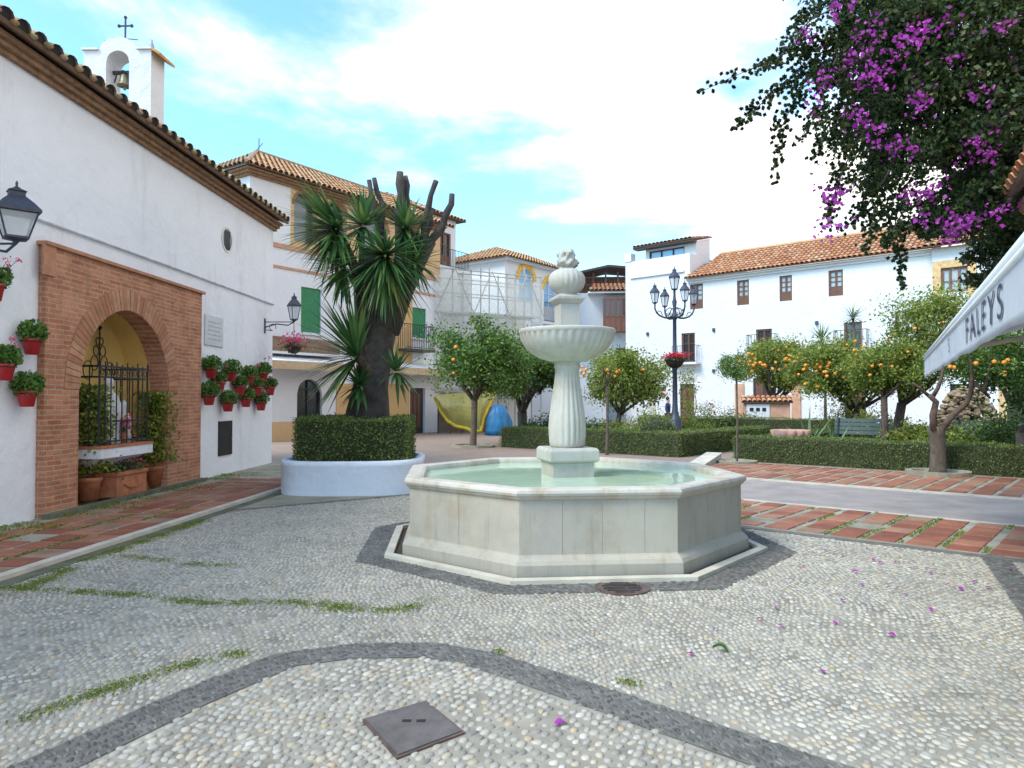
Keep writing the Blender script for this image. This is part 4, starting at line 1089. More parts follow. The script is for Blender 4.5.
def yucca():
    base = Vector((-2.70, 13.2, .5)); rng = np.random.default_rng(77)
    t = thing('yucca_tree', 'old yucca tree with lopped bare limbs and sword-leaf rosettes in the planter', 'yucca', base)
    Q = lambda px, py, Y: P(px, py, Y) - base
    b = MB()
    b.tube([Q(368, 436, 13.2), Q(368, 412, 13.2), Q(371, 385, 13.2), Q(378, 345, 13.2), Q(386, 305, 13.25), Q(392, 275, 13.3)], [.45, .40, .32, .29, .29, .22], 14)
    b.tube([Q(380, 350, 13.2), Q(368, 310, 13.1), Q(366, 280, 13.0), Q(370, 250, 13.0)], [.24, .22, .20, .17], 10)
    b.tube([Q(385, 330, 13.25), Q(402, 290, 13.35), Q(417, 262, 13.4), Q(430, 240, 13.4)], [.28, .22, .17, .13], 10)
    b.build('trunk', M_BARKD, t, True)
    limbs = [([(382, 262), (378, 225), (374, 203), (369, 180)], .048, 13.0), ([(385, 262), (381, 222), (383, 205), (374, 178)], .048, 13.1),
             ([(398, 275), (400, 230), (401, 195), (400, 172)], .072, 13.2), ([(405, 265), (406, 225), (406, 195), (405, 176)], .058, 13.35),
             ([(414, 262), (424, 236), (428, 210), (436, 181)], .055, 13.3), ([(408, 275), (426, 248), (441, 230), (446, 214), (452, 194)], .062, 13.4),
             ([(424, 244), (431, 224), (432, 208)], .048, 13.5)]
    for pts, r, Y in limbs:
        b = MB(); pp = [Q(x, y, Y) for x, y in pts]; x0_ = pts[0][0]; pp = [pp[0]] + [q for a_, c_ in zip(pp, pp[1:]) for q in (a_.lerp(c_, .5) + Vector(rng.normal(size=3) * .025), c_)]
        b.tube(pp, [r * (1.45 - .55 * i / (len(pp) - 1)) * (1 + .12 * math.sin(i * 2.3 + x0_)) for i in range(len(pp))], 9); l = b.build('bare_limb', M_BARKD, t, True)
    heads = [((338, 230), 12.85, (-.75, -.45, -.30), .98, 180), ((385, 256), 12.5, (.06, -.60, -.85), 1.12, 190), ((358, 358), 12.7, (-.88, -.35, .32), 1.2, 130),
             ((364, 226), 12.8, (-.15, -.75, .2), .62, 110), ((405, 228), 13.05, (.45, -.5, .25), .60, 80), ((396, 372), 12.75, (.8, -.35, .25), .55, 45), ((360, 386), 12.75, (-.6, -.5, .2), .55, 50), ((344, 268), 12.8, (-.6, -.6, -.35), .72, 90), ((414, 262), 13.2, (.65, -.35, -.1), .62, 60)]
    for (px, py), Y, ax, L, n in heads:
        V, Fa = blades(rng, n, L, .072, ax, 1.35 if L > .9 else 1.7, .38)
        V = V + np.array(Q(px, py, Y)); h = np_mesh('leaf_rosette', V, Fa, L_YUCCA, t, True)
    b = MB()
    for (px, py), Y, ax, L, n in heads[:3]:
        b.tube([Q(382, 330 if py < 300 else 395, 13.15), Q((px + 382) / 2, (py + 330) / 2 if py < 300 else py + 14, 13.0), Q(px, py, Y)], [.10, .10, .075], 8)
    b.build('side_stems', M_BARKR, t, True)
yucca()
# ================================================================== BUILDING WITH LOGGIA (behind the yucca)
B2 = Facade('loggia_building', 'white house with ochre arched loggia, green shutters and tiled eaves behind the yucca', 'house', (-8.74, 28.3), (0.564, 0.826))
A2 = lambda px: B2.sz(px, 300)[0]
sL, sR = A2(249), A2(440)
sO = A2(290)                                         # where the ochre loggia storey starts
zE = 10.22
r_sh1, r_sh2 = B2.rect(301, 288, 321, 333), B2.rect(412, 308, 426, 338)
r_ar1, r_ar2, r_ar3 = B2.rect(294, 193, 317, 243), B2.rect(327, 204, 347, 246), B2.rect(364, 208, 388, 250)
r_ar4 = B2.rect(402, 222, 420, 257)
r_dr, r_dk = B2.rect(297, 379, 322, 432), B2.rect(410, 388, 425, 431)
arches = [r_ar1, r_ar2, r_ar3, r_ar4]
zt = max(a[3] for a in arches[:3]); zb_ = min(a[2] for a in arches)
zt = r_ar1[3]; zb_ = r_ar1[2]
holes = [r_sh1, r_sh2, (r_dr[0], r_dr[1], 0, r_dr[3]), (r_dk[0], r_dk[1], 0, r_dk[3])]
b = MB(); b.wall(sL, sR, 0, zb_ - .25, holes, 0, .22); b.wall(sL, sO, zb_ - .25, zE, [], 0)
b.quad((sL, 0, 0), (sL, 0, zE), (sL, 9, zE), (sL, 9, 0)); b.quad((sR, 0, 0), (sR, 9, 0), (sR, 9, zE), (sR, 0, zE)); b.quad((sL, 9, 0), (sL, 9, zE), (sR, 9, zE), (sR, 9, 0))
b.build('wall', M_WHITE2, B2.e)
# ochre storey with arched openings
b = MB(); xs = [sO] + [(arches[i][1] + arches[i + 1][0]) / 2 for i in range(3)] + [sR]
for i, a in enumerate(arches):
    rr = (a[1] - a[0]) / 2
    b.arch(xs[i], xs[i + 1], zb_ - .25, zE, a[0], a[1], rnd_arch(zt - min(rr, .75), min(rr, .75)), 0, .30, 16, zb=zb_)
    b.wall(a[0], a[1], zb_ - .25, zb_, [], 0); b.quad((a[0], 0, zb_), (a[1], 0, zb_), (a[1], .3, zb_), (a[0], .3, zb_))
lg = b.build('loggia_wall', M_OCHRE, B2.e)
b = MB()
for a in arches:
    rr = (a[1] - a[0]) / 2; mid = (a[0] + a[1]) / 2; h_ = min(rr, .75); zs_ = zt - h_
    o_ = [(a[0] - .10, zs_)] + [(mid - (rr + .10) * math.cos(q), zs_ + (h_ + .10) * math.sin(q)) for q in np.linspace(0, math.pi, 15)] + [(a[1] + .10, zs_)]
    i_ = [(a[0], zs_)] + [(mid - rr * math.cos(q), zs_ + h_ * math.sin(q)) for q in np.linspace(0, math.pi, 15)] + [(a[1], zs_)]
    for j in range(len(o_) - 1):
        if (Vector(o_[j]) - Vector(o_[j + 1])).length < .001: continue
        b.add([(*[i_[j][0]], -.03, i_[j][1]), (i_[j + 1][0], -.03, i_[j + 1][1]), (o_[j + 1][0], -.03, o_[j + 1][1]), (o_[j][0], -.03, o_[j][1]),
               (i_[j][0], .0, i_[j][1]), (i_[j + 1][0], .0, i_[j + 1][1]), (o_[j + 1][0], .0, o_[j + 1][1]), (o_[j][0], .0, o_[j][1])],
              [(0, 1, 2, 3), (3, 2, 6, 7), (0, 4, 5, 1)])
b.build('arch_moulding', M_CORNICE, lg)
for a in arches:
    b = MB(); b.quad((a[0], .28, zb_), (a[1], .28, zb_), (a[1], .28, zt), (a[0], .28, zt)); b.build('arch_window', M_PANED, B2.e)
    w_ = a[1] - a[0]; b = MB(); b.box(a[0] + .02, a[0] + w_ * .62, .18, .20, zb_ + .02, zt - .45); b.build('grey_blind', MATS.get('grey_blind') or mat_plain('grey_blind', (.24, .26, .29), .8, var=.12), B2.e)
b = MB(); b.box(sL - .02, sR, -.06, .0, zb_ - .42, zb_ - .25); b.box(sL - .02, sR, -.04, .0, zb_ - 1.22, zb_ - 1.12); b.build('string_course', M_OCHRE if False else mat_plain('terracotta_band', (.50, .27, .17), .85), B2.e)
b = MB()
for z0, z1, o in ((10.04, 10.12, .12), (10.12, 10.20, .25), (10.20, 10.27, .38)): b.box(sL - o, sR + .1, -o, .1, z0, z1); b.box(sL - o, sL + .1, .1, 9, z0, z1)
b.build('cornice', M_CORNICE, B2.e)
e = .5
b = MB(); b.box(sL, sR, .0, .1, 10.222, 10.52); b.box(sL, sL + .1, .102, 7.6, 10.222, 10.52); b.build('eave_filler', M_CORNICE, B2.e)
tile_roof('tile_roof', B2.e, (sL - e, -e, 10.30), (sR + e, -e, 10.30), (sL - e + 3.4, 3.6, 12.4), (sR + e, 3.6, 12.4), M_TILEY, .27, .45, ends=True)
tile_roof('tile_roof', B2.e, (sL - e, 7.7, 10.30), (sL - e, -e, 10.30), (sL - e + 3.4, 3.6, 12.4), (sL - e + 3.4, 3.6, 12.4), M_TILEOLD, .27, .45)
b = MB(); b.tube([(sL - e + 3.35, 3.6, 12.45), (sR + e, 3.6, 12.45)], .13, 8); b.tube([(sL - e + .05, -e + .05, 10.36), (sL - e + 3.35, 3.6, 12.45)], .11, 8); b.build('ridge_tiles', M_TILEOLD, B2.e)
b = MB(); b.tube([(sL + 3, 3.6, 12.45), (sL + 3, 3.6, 13.1)], .02, 5); b.tube([(sL + 2.8, 3.6, 12.45), (sL + 3.2, 3.6, 12.95)], .015, 5); b.build('roof_spike', M_IRONB, B2.e)
for r in (r_sh1, r_sh2):
    o_ = shutter(F=B2, r=r, mat=M_GREEN, y=.06, name='roller_shutter')
    b = MB(); b.box(r[0] - .08, r[1] + .08, -.08, .0, r[2] - .10, r[2]); b.build('window_sill', M_WHITE2, B2.e)
# arched doorway and dark door
b = MB(); b.box(r_dr[0], r_dr[1], .20, .24, 0, r_dr[3]); d = b.build('door', M_PANED, B2.e)
b = MB(); c = r_dr
b.box(c[0], c[0] + .07, .12, .2, 0, c[3]); b.box(c[1] - .07, c[1], .12, .2, 0, c[3]); b.box((c[0] + c[1]) / 2 - .03, (c[0] + c[1]) / 2 + .03, .14, .2, 0, c[3]); b.box(c[0], c[1], .14, .2, 2.0, 2.06); b.build('door_frame', M_IRON, d)
b = MB(); b.arch(c[0] - .001, c[1] + .001, c[3] - .62, c[3], c[0] + .001, c[1] - .001, lambda t: c[3] - .60 + .59 * math.sqrt(max(0, 1 - (2 * t - 1) ** 2)), .001, .21, 14, zb=c[3] - .61); b.build('arch_head', M_WHITE2, d)
b = MB(); c = r_dk; b.box(c[0], c[1], .14, .2, 0, c[3]); d = b.build('door', M_DARKWOOD, B2.e)
b = MB()
for i in range(3): b.box(c[0] + .1 + i * .28, c[0] + .3 + i * .28, .125, .14, .3, c[3] - .3)
b.build('door_panel', M_WOOD, d)
# tan wall panels, plinth, awning ledges, balconies
for x0, x1, y0 in ((336, 360, 384), (384, 409, 384)):
    r = B2.rect(x0, y0, x1, 420); b = MB(); b.box(r[0], r[1], -.03, -.001, .02, r[3]); b.build('tan_panel', M_TANP, B2.e)
r = B2.rect(393, 275, 412, 365); b = MB(); b.box(r[0], r[1], -.03, -.001, r[2], r[3]); b.build('tan_panel', M_TANP, B2.e)
b = MB(); b.box(sL - .02, r_dr[0], -.04, -.001, 0, .75); b.build('ochre_plinth', M_OCHRE, B2.e)
r1 = B2.rect(250, 362, 335, 378); r2 = B2.rect(375, 376, 436, 390)
for (s0, s1) in ((r1[0], r1[1]), (r2[0], r2[1])):
    b = MB(); b.add([(s0, -.003, 3.30), (s1, -.003, 3.30), (s1, -1.1, 3.02), (s0, -1.1, 3.02), (s0, -.003, 3.36), (s1, -.003, 3.36), (s1, -1.1, 3.08), (s0, -1.1, 3.08)],
                    [(0, 3, 2, 1), (4, 5, 6, 7), (0, 1, 5, 4), (1, 2, 6, 5), (2, 3, 7, 6), (3, 0, 4, 7)])
    a = b.build('shop_canopy', M_WHITE2, B2.e)
    b = MB(); b.box(s0, s1, -1.12, -1.103, 2.76, 3.07); b.build('canopy_fascia', MATS.get('beige_canvas') or mat_plain('beige_canvas', (.50, .37, .22), .85, var=.12), a)
s0, s1 = A2(255), A2(330)
b = MB(); b.box(s0, s1, -.62, -.001, 3.37, 3.46); bal = b.build('balcony', M_WHITE2, B2.e)
b = MB(); b.box(s0, s1, -.62, -.58, 3.462, 4.02); b.build('balcony_panel', mat_plain('brown_panel', (.22, .14, .09), .8), bal)
s0, s1 = A2(396), A2(424); r = B2.rect(396, 318, 424, 352)
b = MB(); b.box(s0, s1, -.75, -.001, r[2], r[2] + .1); b.build('balcony', M_DARKWOOD, B2.e); railing(B2, s0, s1, r[2] + .1, 1.15, -.7, depth=.68)
# climbing flowers on the balcony
def flower_tub(name, label, cat, loc, rz, w, seed, fm, n=90, group=None, leafm=None, nf=50, fh=.25):
    rng = np.random.default_rng(seed); t = thing(name, label, cat, loc, rz, group)
    b = MB(); b.add([(-w / 2 * .9, -.1, 0), (w / 2 * .9, -.1, 0), (w / 2 * .9, .1, 0), (-w / 2 * .9, .1, 0), (-w / 2, -.13, .2), (w / 2, -.13, .2), (w / 2, .13, .2), (-w / 2, .13, .2)], [(3, 2, 1, 0), (4, 5, 6, 7), (0, 1, 5, 4), (1, 2, 6, 5), (2, 3, 7, 6), (3, 0, 4, 7)])
    b.build('trough', M_TERRA, t)
    p = rng.normal(size=(n * 4, 3)) * [w * .28, .10, .09] + [0, 0, .28]; leaves('foliage', rng, p, .07, leafm or L_GERAN, t, .8)
    p = rng.normal(size=(nf * 3, 3)) * [w * .26, .12, .10] + [0, -.06, .28 + fh * .5]; leaves('blossoms', rng, p, .07, fm, t, .9)
    return t


# ================================================================== NARROW HOUSE next to it
B3 = Facade('narrow_house', 'narrow white house with a small tiled roof and brown balcony door above a terrace', 'house', B2.W(sR + .004, .12, 0), (0.564, 0.826))
sR3 = B3.sz(470, 300)[0]
zt3 = B3.sz(455, 268)[1]
b = MB(); b.wall(0, sR3, 0, zt3, [], 0); b.quad((sR3, 0, 0), (sR3, 7, 0), (sR3, 7, zt3), (sR3, 0, zt3)); b.quad((0, 0, zt3), (sR3, 0, zt3), (sR3, 7, zt3), (0, 7, zt3)); b.build('wall', M_WHITE2, B3.e)
rW = B3.rect(452, 232, 464, 268); rW = (rW[0], rW[1], zt3 + .02, rW[3] + .1)
b = MB(); top3 = rW[3] + .75; b.wall(.3, sR3 - .1, zt3 + .004, top3, [rW], .9, .2); b.quad((sR3 - .1, .9, zt3), (sR3 - .1, 6, zt3), (sR3 - .1, 6, top3), (sR3 - .1, .9, top3)); b.quad((.3, .9, zt3), (.3, .9, top3), (.3, 6, top3), (.3, 6, zt3)); b.build('upper_wall', M_WHITE2, B3.e)
window(B3, rW, 1.0, M_WOOD2, M_PANED, 2, .4)
tile_roof('tile_roof', B3.e, (.1, .5, top3), (sR3 + .3, .5, top3), (.1, 4, top3 + 1.5), (sR3 - .9, 4, top3 + 1.5), M_TILEY, .27, .45)
tile_roof('tile_roof', B3.e, (sR3 + .3, .5, top3), (sR3 + .3, 7.5, top3), (sR3 - .9, 4, top3 + 1.5), (sR3 - .9, 4, top3 + 1.5), M_TILEY, .27, .45)
railing(B3, .05, sR3 - .05, zt3, .95, .05)

# ================================================================== HOUSE WITH YELLOW ARCHES
O4 = P(505, 400, 42); O4.z = 0
E4 = P(565, 400, 47.0); d4 = (E4 - O4); d4.z = 0
B4 = Facade('yellow_arch_house', 'white house with yellow-framed arched windows and an orange hipped roof beyond the scaffold', 'house', O4[:2], d4[:2])
L4 = d4.length; zE4 = B4.sz(505, 258)[1]
ra, rb = B4.rect(519, 268, 533, 315), B4.rect(544, 280, 556, 318)
holes = [ra, rb]
b = MB(); b.wall(0, L4, 0, zE4, holes, 0, .2); b.quad((0, 0, 0), (0, 0, zE4), (0, 8, zE4), (0, 8, 0)); b.quad((L4, 0, 0), (L4, 8, 0), (L4, 8, zE4), (L4, 0, zE4)); b.build('wall', M_WHITE2, B4.e)
for a in (ra, rb):
    rr = (a[1] - a[0]) / 2; mid = (a[0] + a[1]) / 2; zs_ = a[3] - rr
    b = MB(); b.arch(a[0] + .001, a[1] - .001, zs_, a[3] - .001, a[0] + .03, a[1] - .03, rnd_arch(zs_, rr - .05), .004, .19, 12); b.build('arch_head', M_WHITE2, B4.e)
    b = MB(); n = 14
    for j in range(n):
        q0, q1 = math.pi * j / n, math.pi * (j + 1) / n
        pts = [(mid - R_ * math.cos(q), zs_ + R_ * math.sin(q)) for R_, q in ((rr, q0), (rr, q1), (rr + .28, q1), (rr + .28, q0))]
        b.add([(x, -.06, z) for x, z in pts] + [(x, -.002, z) for x, z in pts], [(0, 1, 2, 3), (3, 2, 6, 7), (0, 4, 5, 1), (0, 3, 7, 4), (1, 5, 6, 2)])
    b.build('arch_surround', mat_plain('yellow_surround', (.72, .42, .05), .8) if 'yellow_surround' not in MATS else MATS['yellow_surround'], B4.e)
    window(B4, (a[0], a[1], a[2], a[3] - .02), .13, M_WHITE2, M_PANEB, 2, .3)
rl = B4.rect(538, 300, 568, 325); b = MB(); b.box(rl[0] - .5, L4, -.9, -.001, rl[2] - .15, rl[2]); b.build('balcony', M_WHITE2, B4.e); railing(B4, rl[0] - .5, L4, rl[2], 1.2, -.85)
b = MB(); b.box(-.35, L4 + .3, -.35, 0, zE4 - .12, zE4); b.box(-.35, 0, .002, 8, zE4 - .12, zE4); b.build('cornice', M_WHITE2, B4.e)
rg = 1.65
tile_roof('tile_roof', B4.e, (-.5, -.5, zE4), (L4 + .5, -.5, zE4), (3.6, 3.6, zE4 + rg), (L4 + .5, 3.6, zE4 + rg), M_TILEY, .28, .45)
tile_roof('tile_roof', B4.e, (-.5, 7.7, zE4), (-.5, -.5, zE4), (3.6, 3.6, zE4 + rg), (3.6, 3.6, zE4 + rg), M_TILEY, .28, .45)
# low white house seen under the trees
O5 = P(536, 400, 44); 
B5L = Facade('low_house', 'low white house with a red-brown window glimpsed under the orange trees', 'house', (O5.x, 44), (1, .1))
rr_ = B5L.rect(561, 387, 569, 408); L5 = B5L.sz(606, 400)[0]
b = MB(); b.wall(-2, L5, 0, 3.3, [rr_], 0, .2); b.quad((-2, 0, 3.3), (L5, 0, 3.3), (L5, 3, 3.3), (-2, 3, 3.3)); b.build('wall', M_WHITE2, B5L.e); window(B5L, rr_, .1, M_WOOD2, M_PANED, 2, .0)
b = MB(); b.box(-2, L5, -.06, .3, 3.3, 3.42); b.build('parapet', M_WHITE2, B5L.e)

# ================================================================== HOUSE WITH BROWN GALLERY
O5 = P(566, 400, 47.5)
B5 = Facade('gallery_house', 'white house with an enclosed brown timber balcony and a dark roof terrace', 'house', (O5.x, 47.5), (1, -.06))
L5 = B5.sz(632, 400)[0]; zW = B5.sz(600, 293)[1]
b = MB(); rw5 = B5.rect(616, 348, 629, 372); b.wall(0, L5, 0, zW, [rw5], 0, .2); b.quad((0, 0, 0), (0, 0, zW), (0, 6, zW), (0, 6, 0)); b.build('wall', M_WHITE2, B5.e)
window(B5, rw5, .1, M_WOOD2, M_PANED, 2, .0)
r = B5.rect(603, 299, 630, 331)
b = MB(); w_ = r[1] - r[0]; zm = r[2] + (r[3] - r[2]) * .42
b.box(r[0], r[1], -.8, -.76, r[2], zm); b.box(r[0], r[0] + .06, -.76, 0, r[2], r[3]); b.box(r[0], r[1], -.8, 0, r[3] - .12, r[3]); b.box(r[0], r[1], -.8, 0, r[2] - .1, r[2])
for i in range(6): b.box(r[0] + w_ * i / 5 - .05, r[0] + w_ * i / 5 + .05, -.83, -.76, r[2], r[3] - .12)
b.box(r[0], r[1], -.83, -.78, zm - .04, zm + .05); ga = b.build('timber_gallery', M_WOOD2, B5.e)
b = MB(); b.box(r[0] + .07, r[1] - .01, -.76, -.75, zm, r[3] - .12); b.build('gallery_glass', mat_glass('brown_glass', (.10, .055, .045)), ga)
e5 = B5.sz(589, 293)[0]
tile_roof('tile_roof', B5.e, (e5, -.95, zW), (L5, -.95, zW), (e5 + .3, 1.2, zW + .75), (L5, 1.2, zW + .75), M_TILE, .28, .45)
b = MB(); b.box(e5 - .1, L5, -.9, 0, zW - .12, zW - .02); b.build('cornice', M_WHITE2, B5.e)
# dark timber roof terrace
r = B5.rect(582, 268, 634, 290); x0, x1 = r[0] - .4, r[1]; zf = r[3]
b = MB()
for i in range(5): 
    x = x0 + .4 + (x1 - x0 - .5) * i / 4; b.box(x - .06, x + .06, 1.4, 1.52, zW, zf - .02)
b.box(x0 + .3, x1, 1.42, 1.5, zW + .75, zW + .82); b.box(x0 + .3, x1, 1.42, 1.5, zW + 1.25, zW + 1.33)
for i in range(20): b.box(x0 + .4 + (x1 - x0 - .5) * i / 19 - .02, x0 + .4 + (x1 - x0 - .5) * i / 19 + .02, 1.45, 1.48, zW + .2, zW + 1.25)
pg = b.build('terrace_frame', M_WOOD, B5.e); b = MB(); b.box(x0 + .3, x1, 3.9, 3.95, zW, zf); b.build('terrace_back', M_WOOD, B5.e)
b = MB(); b.add([(x0 - .6, .9, zf - .35), (x1 - 1.6, .9, zf + .25), (x1, .9, zf + .1), (x0 - .6, 4, zf - .35), (x1 - 1.6, 4, zf + .25), (x1, 4, zf + .1),
                 (x0 - .6, .9, zf - .2), (x1 - 1.6, .9, zf + .4), (x1, .9, zf + .25), (x0 - .6, 4, zf - .2), (x1 - 1.6, 4, zf + .4), (x1, 4, zf + .25)],
                [(0, 3, 4, 1), (1, 4, 5, 2), (6, 7, 10, 9), (7, 8, 11, 10), (0, 1, 7, 6), (1, 2, 8, 7), (3, 0, 6, 9), (5, 4, 10, 11), (4, 3, 9, 10), (2, 5, 11, 8)])
b.build('terrace_roof', M_DARKWOOD, B5.e)

# ================================================================== LONG WHITE BUILDING
B6 = Facade('long_white_building', 'long white three-storey building with an orange tiled roof and small brown windows', 'building', (7.26, 45.55), (0.7424, -0.6700))
A6 = lambda px, py=300: B6.sz(px, py)
sT = A6(690)[0]; sE = A6(934)[0]; zE6 = A6(690, 280)[1]; zT6 = A6(630, 262)[1]
top = [B6.rect(*q) for q in ((690, 284, 703, 309), (737, 280, 749, 305), (779.5, 275.5, 792, 301), (828.5, 270, 843, 296))]
mid = [B6.rect(*q) for q in ((681.5, 333, 695, 362), (756, 329, 772, 352), (844, 322, 862, 349))]
low = [B6.rect(*q) for q in ((680, 384, 694, 424), (753, 378, 774, 424), (845, 380, 866, 424))]
low = [(a, b_, 0.02, d) for a, b_, c_, d in low]
b = MB(); b.wall(0, sE, 0, zE6, top + mid + low, 0, .22); b.quad((sE, 0, 0), (sE, 8, 0), (sE, 8, zE6), (sE, 0, zE6)); b.quad((0, 0, 0), (0, 0, zE6), (0, 8, zE6), (0, 8, 0))
b.build('wall', M_WHITE2, B6.e)
b = MB(); b.wall(0, sT, zE6 + .003, zT6, [], 0); b.quad((0, 0, zE6), (0, 0, zT6), (0, 8, zT6), (0, 8, zE6)); b.quad((sT, 0, zE6), (sT, 8, zE6), (sT, 8, zT6), (sT, 0, zT6)); b.quad((0, .3, zT6 - .02), (sT, .3, zT6 - .02), (sT, 8, zT6 - .02), (0, 8, zT6 - .02)); b.build('parapet_wall', M_WHITE2, B6.e)
b = MB(); zl = A6(640, 277)[1]; b.box(.4, sT - .35, -.12, -.001, zl - .05, zl + .08); b.build('ledge', M_WHITE2, B6.e)
b = MB(); b.box(-.05, .45, -.06, .5, zT6 + .001, zT6 + .55); b.build('corner_pier', M_WHITE2, B6.e, bevel=.03)
# penthouse: blue glazed wall under a lean-to roof
r = B6.rect(641, 246, 678, 262, 0); yb = .8
b = MB(); s0, s1 = r[0] - .15, A6(690)[0]; zr = r[3] - .05
b.wall(s0, s1, zT6 - .02, zr + .2, [(r[0] + .1, r[1], r[2] + .15, r[3] - .05)], yb, .2); b.add([(s1, yb, zT6), (s1, yb + 1.8, zT6), (s1, yb + 1.8, zr + .62), (s1, yb, zr + .2)], [(0, 1, 2, 3)]); b.add([(s0, yb, zT6), (s0, yb, zr + .2), (s0, yb + 4, zr + .2), (s0, yb + 4, zT6)], [(0, 1, 2, 3)]); b.build('penthouse_wall', M_WHITE2, B6.e)
window(B6, (r[0] + .1, r[1], r[2] + .15, r[3] - .05), yb + .12, M_DARKWOOD, M_PANEB, 3, 0, .08, 0)
b = MB(); b.box(s0 - .5, s1 + .1, yb - .7, yb - .1, zr + .08, zr + .2); b.build('penthouse_eave', M_DARKWOOD, B6.e)
tile_roof('tile_roof', B6.e, (s0 - .5, yb - .75, zr + .22), (s1 + .1, yb - .75, zr + .22), (s0 - .5, yb + 1.9, zr + .72), (s1 + .1, yb + 1.9, zr + .72), M_TILE, .28, .45)
b = MB(); b.box(sT - .1, sE + .3, -.12, -.001, zE6 - .22, zE6 - .1); b.box(sT - .1, sE + .3, -.28, -.001, zE6 - .098, zE6 + .02); b.build('cornice', M_WHITE2, B6.e)
tile_roof('tile_roof', B6.e, (sT - .15, -.45, zE6 + .04), (sE + .4, -.45, zE6 + .04), (sT + .5, 3.0, zE6 + 1.85), (sE + .4, 3.0, zE6 + 1.85), M_TILE, .26, .42)
b = MB(); b.tube([(sT + .5, 3, zE6 + 1.92), (sE + .4, 3, zE6 + 1.92)], .13, 8); b.build('ridge_tiles', M_TILE, B6.e)
for r in top: window(B6, r, .08, M_WOOD, M_PANE, 2, .38, .09, 2)
for r in mid:
    window(B6, r, .1, M_WOOD, M_PANED, 2, .0, .1, 2)
    b = MB(); b.box(r[0] - .35, r[1] + .35, -.55, -.001, r[2] - .16, r[2] - .04); b.build('balcony', M_WHITE2, B6.e)
    railing(B6, r[0] - .35, r[1] + .35, r[2] - .04, 1.0, -.5, depth=.48, gap=.16)
for r in low:
    b = MB(); b.box(r[0], r[1], .14, .2, .02, r[3]); d = b.build('door', M_DARKWOOD, B6.e)
    b = MB(); w_ = r[1] - r[0]
    for i in range(2):
        for z0, z1 in ((.25, 1.0), (1.15, r[3] - .3)): b.box(r[0] + .12 + i * w_ / 2, r[0] + w_ / 2 - .06 + i * w_ / 2, .12, .14, z0, z1)
    b.build('door_panel', M_WOOD, d)
for x0, x1, yt in ((735.5, 744.5, 384), (792, 801, 382)):
    s0, s1 = A6(x0, 400)[0], A6(x1, 400)[0]; b = MB(); b.box(s0, s1, -.08, -.001, 0, A6(x0, yt)[1]); b.build('terracotta_pilaster', mat_plain('pink_brick', (.52, .30, .20), .9, var=.2, scale=4) if 'pink_brick' not in MATS else MATS['pink_brick'], B6.e)
s0 = A6(655.5, 400)[0]; b = MB(); b.box(s0 - .35, s0, -.05, -.001, 0, A6(656, 385)[1]); b.build('cream_pilaster', M_KERB, B6.e)
b = MB()
for px, py in ((714, 330), (714, 371), (817, 323), (648, 334)):
    s, z = A6(px, py); b.box(s - .07, s + .07, -.1, -.001, z - .1, z + .1)
b.build('wall_lamp', M_IRONB, B6.e)
r = B6.rect(661, 390, 667, 395); b = MB(); b.box(r[0], r[1], -.04, -.001, r[2], r[3]); b.build('small_sign', mat_plain('pinkish_sign', (.75, .45, .45), .7), B6.e)
# flat ochre-framed house at its end
B7 = Facade('ochre_framed_house', 'white house with ochre window surrounds half hidden behind the bougainvillea', 'house', B6.W(sE + .01, -.35, 0)[:2], (0.7424, -0.6700))
rw = B7.rect(941, 267, 968, 292); rd = B7.rect(1008, 378, 1026, 424); rd = (rd[0], rd[1], .02, rd[3]); z7 = rw[3] + 1.0
rg_ = B7.rect(950, 384, 972, 424); rg_ = (rg_[0], rg_[1], .02, rg_[3])
b = MB(); b.wall(0, 14, 0, z7, [rw, rd, rg_], 0, .22); b.quad((0, 0, 0), (0, 0, z7), (0, 8, z7), (0, 8, 0)); b.quad((14, 0, 0), (14, 8, 0), (14, 8, z7), (14, 0, z7)); b.build('wall', M_WHITE2, B7.e)
k = .34
for a in (rw, rd):
    b = MB(); b.box(a[0] - k, a[0] - .001, -.06, -.001, max(a[2] - .3, 0), a[3] + k); b.box(a[1] + .001, a[1] + k, -.06, -.001, max(a[2] - .3, 0), a[3] + k); b.box(a[0] - .0, a[1] + .0, -.06, -.001, a[3] + .001, a[3] + k)
    b.build('ochre_surround', MATS.get('ochre_paint') or mat_plain('ochre_paint', (.58, .39, .19), .85), B7.e)
window(B7, rw, .08, M_WOOD2, M_PANE, 3, .0, .1, 1); 
for a in (rd, rg_):
    b = MB(); b.box(a[0], a[1], .14, .2, .02, a[3]); d = b.build('door', M_PANED, B7.e)
    b = MB(); b.box((a[0] + a[1]) / 2 - .05, (a[0] + a[1]) / 2 + .05, .1, .14, .02, a[3]); b.box(a[0], a[1], .1, .14, 1.9, 2.0); b.build('door_frame', M_WOOD, d)
tile_roof('tile_roof', B7.e, (-.3, -.5, z7), (14.3, -.5, z7), (-.3, 3.5, z7 + 1.7), (14.3, 3.5, z7 + 1.7), M_TILE, .28, .45)

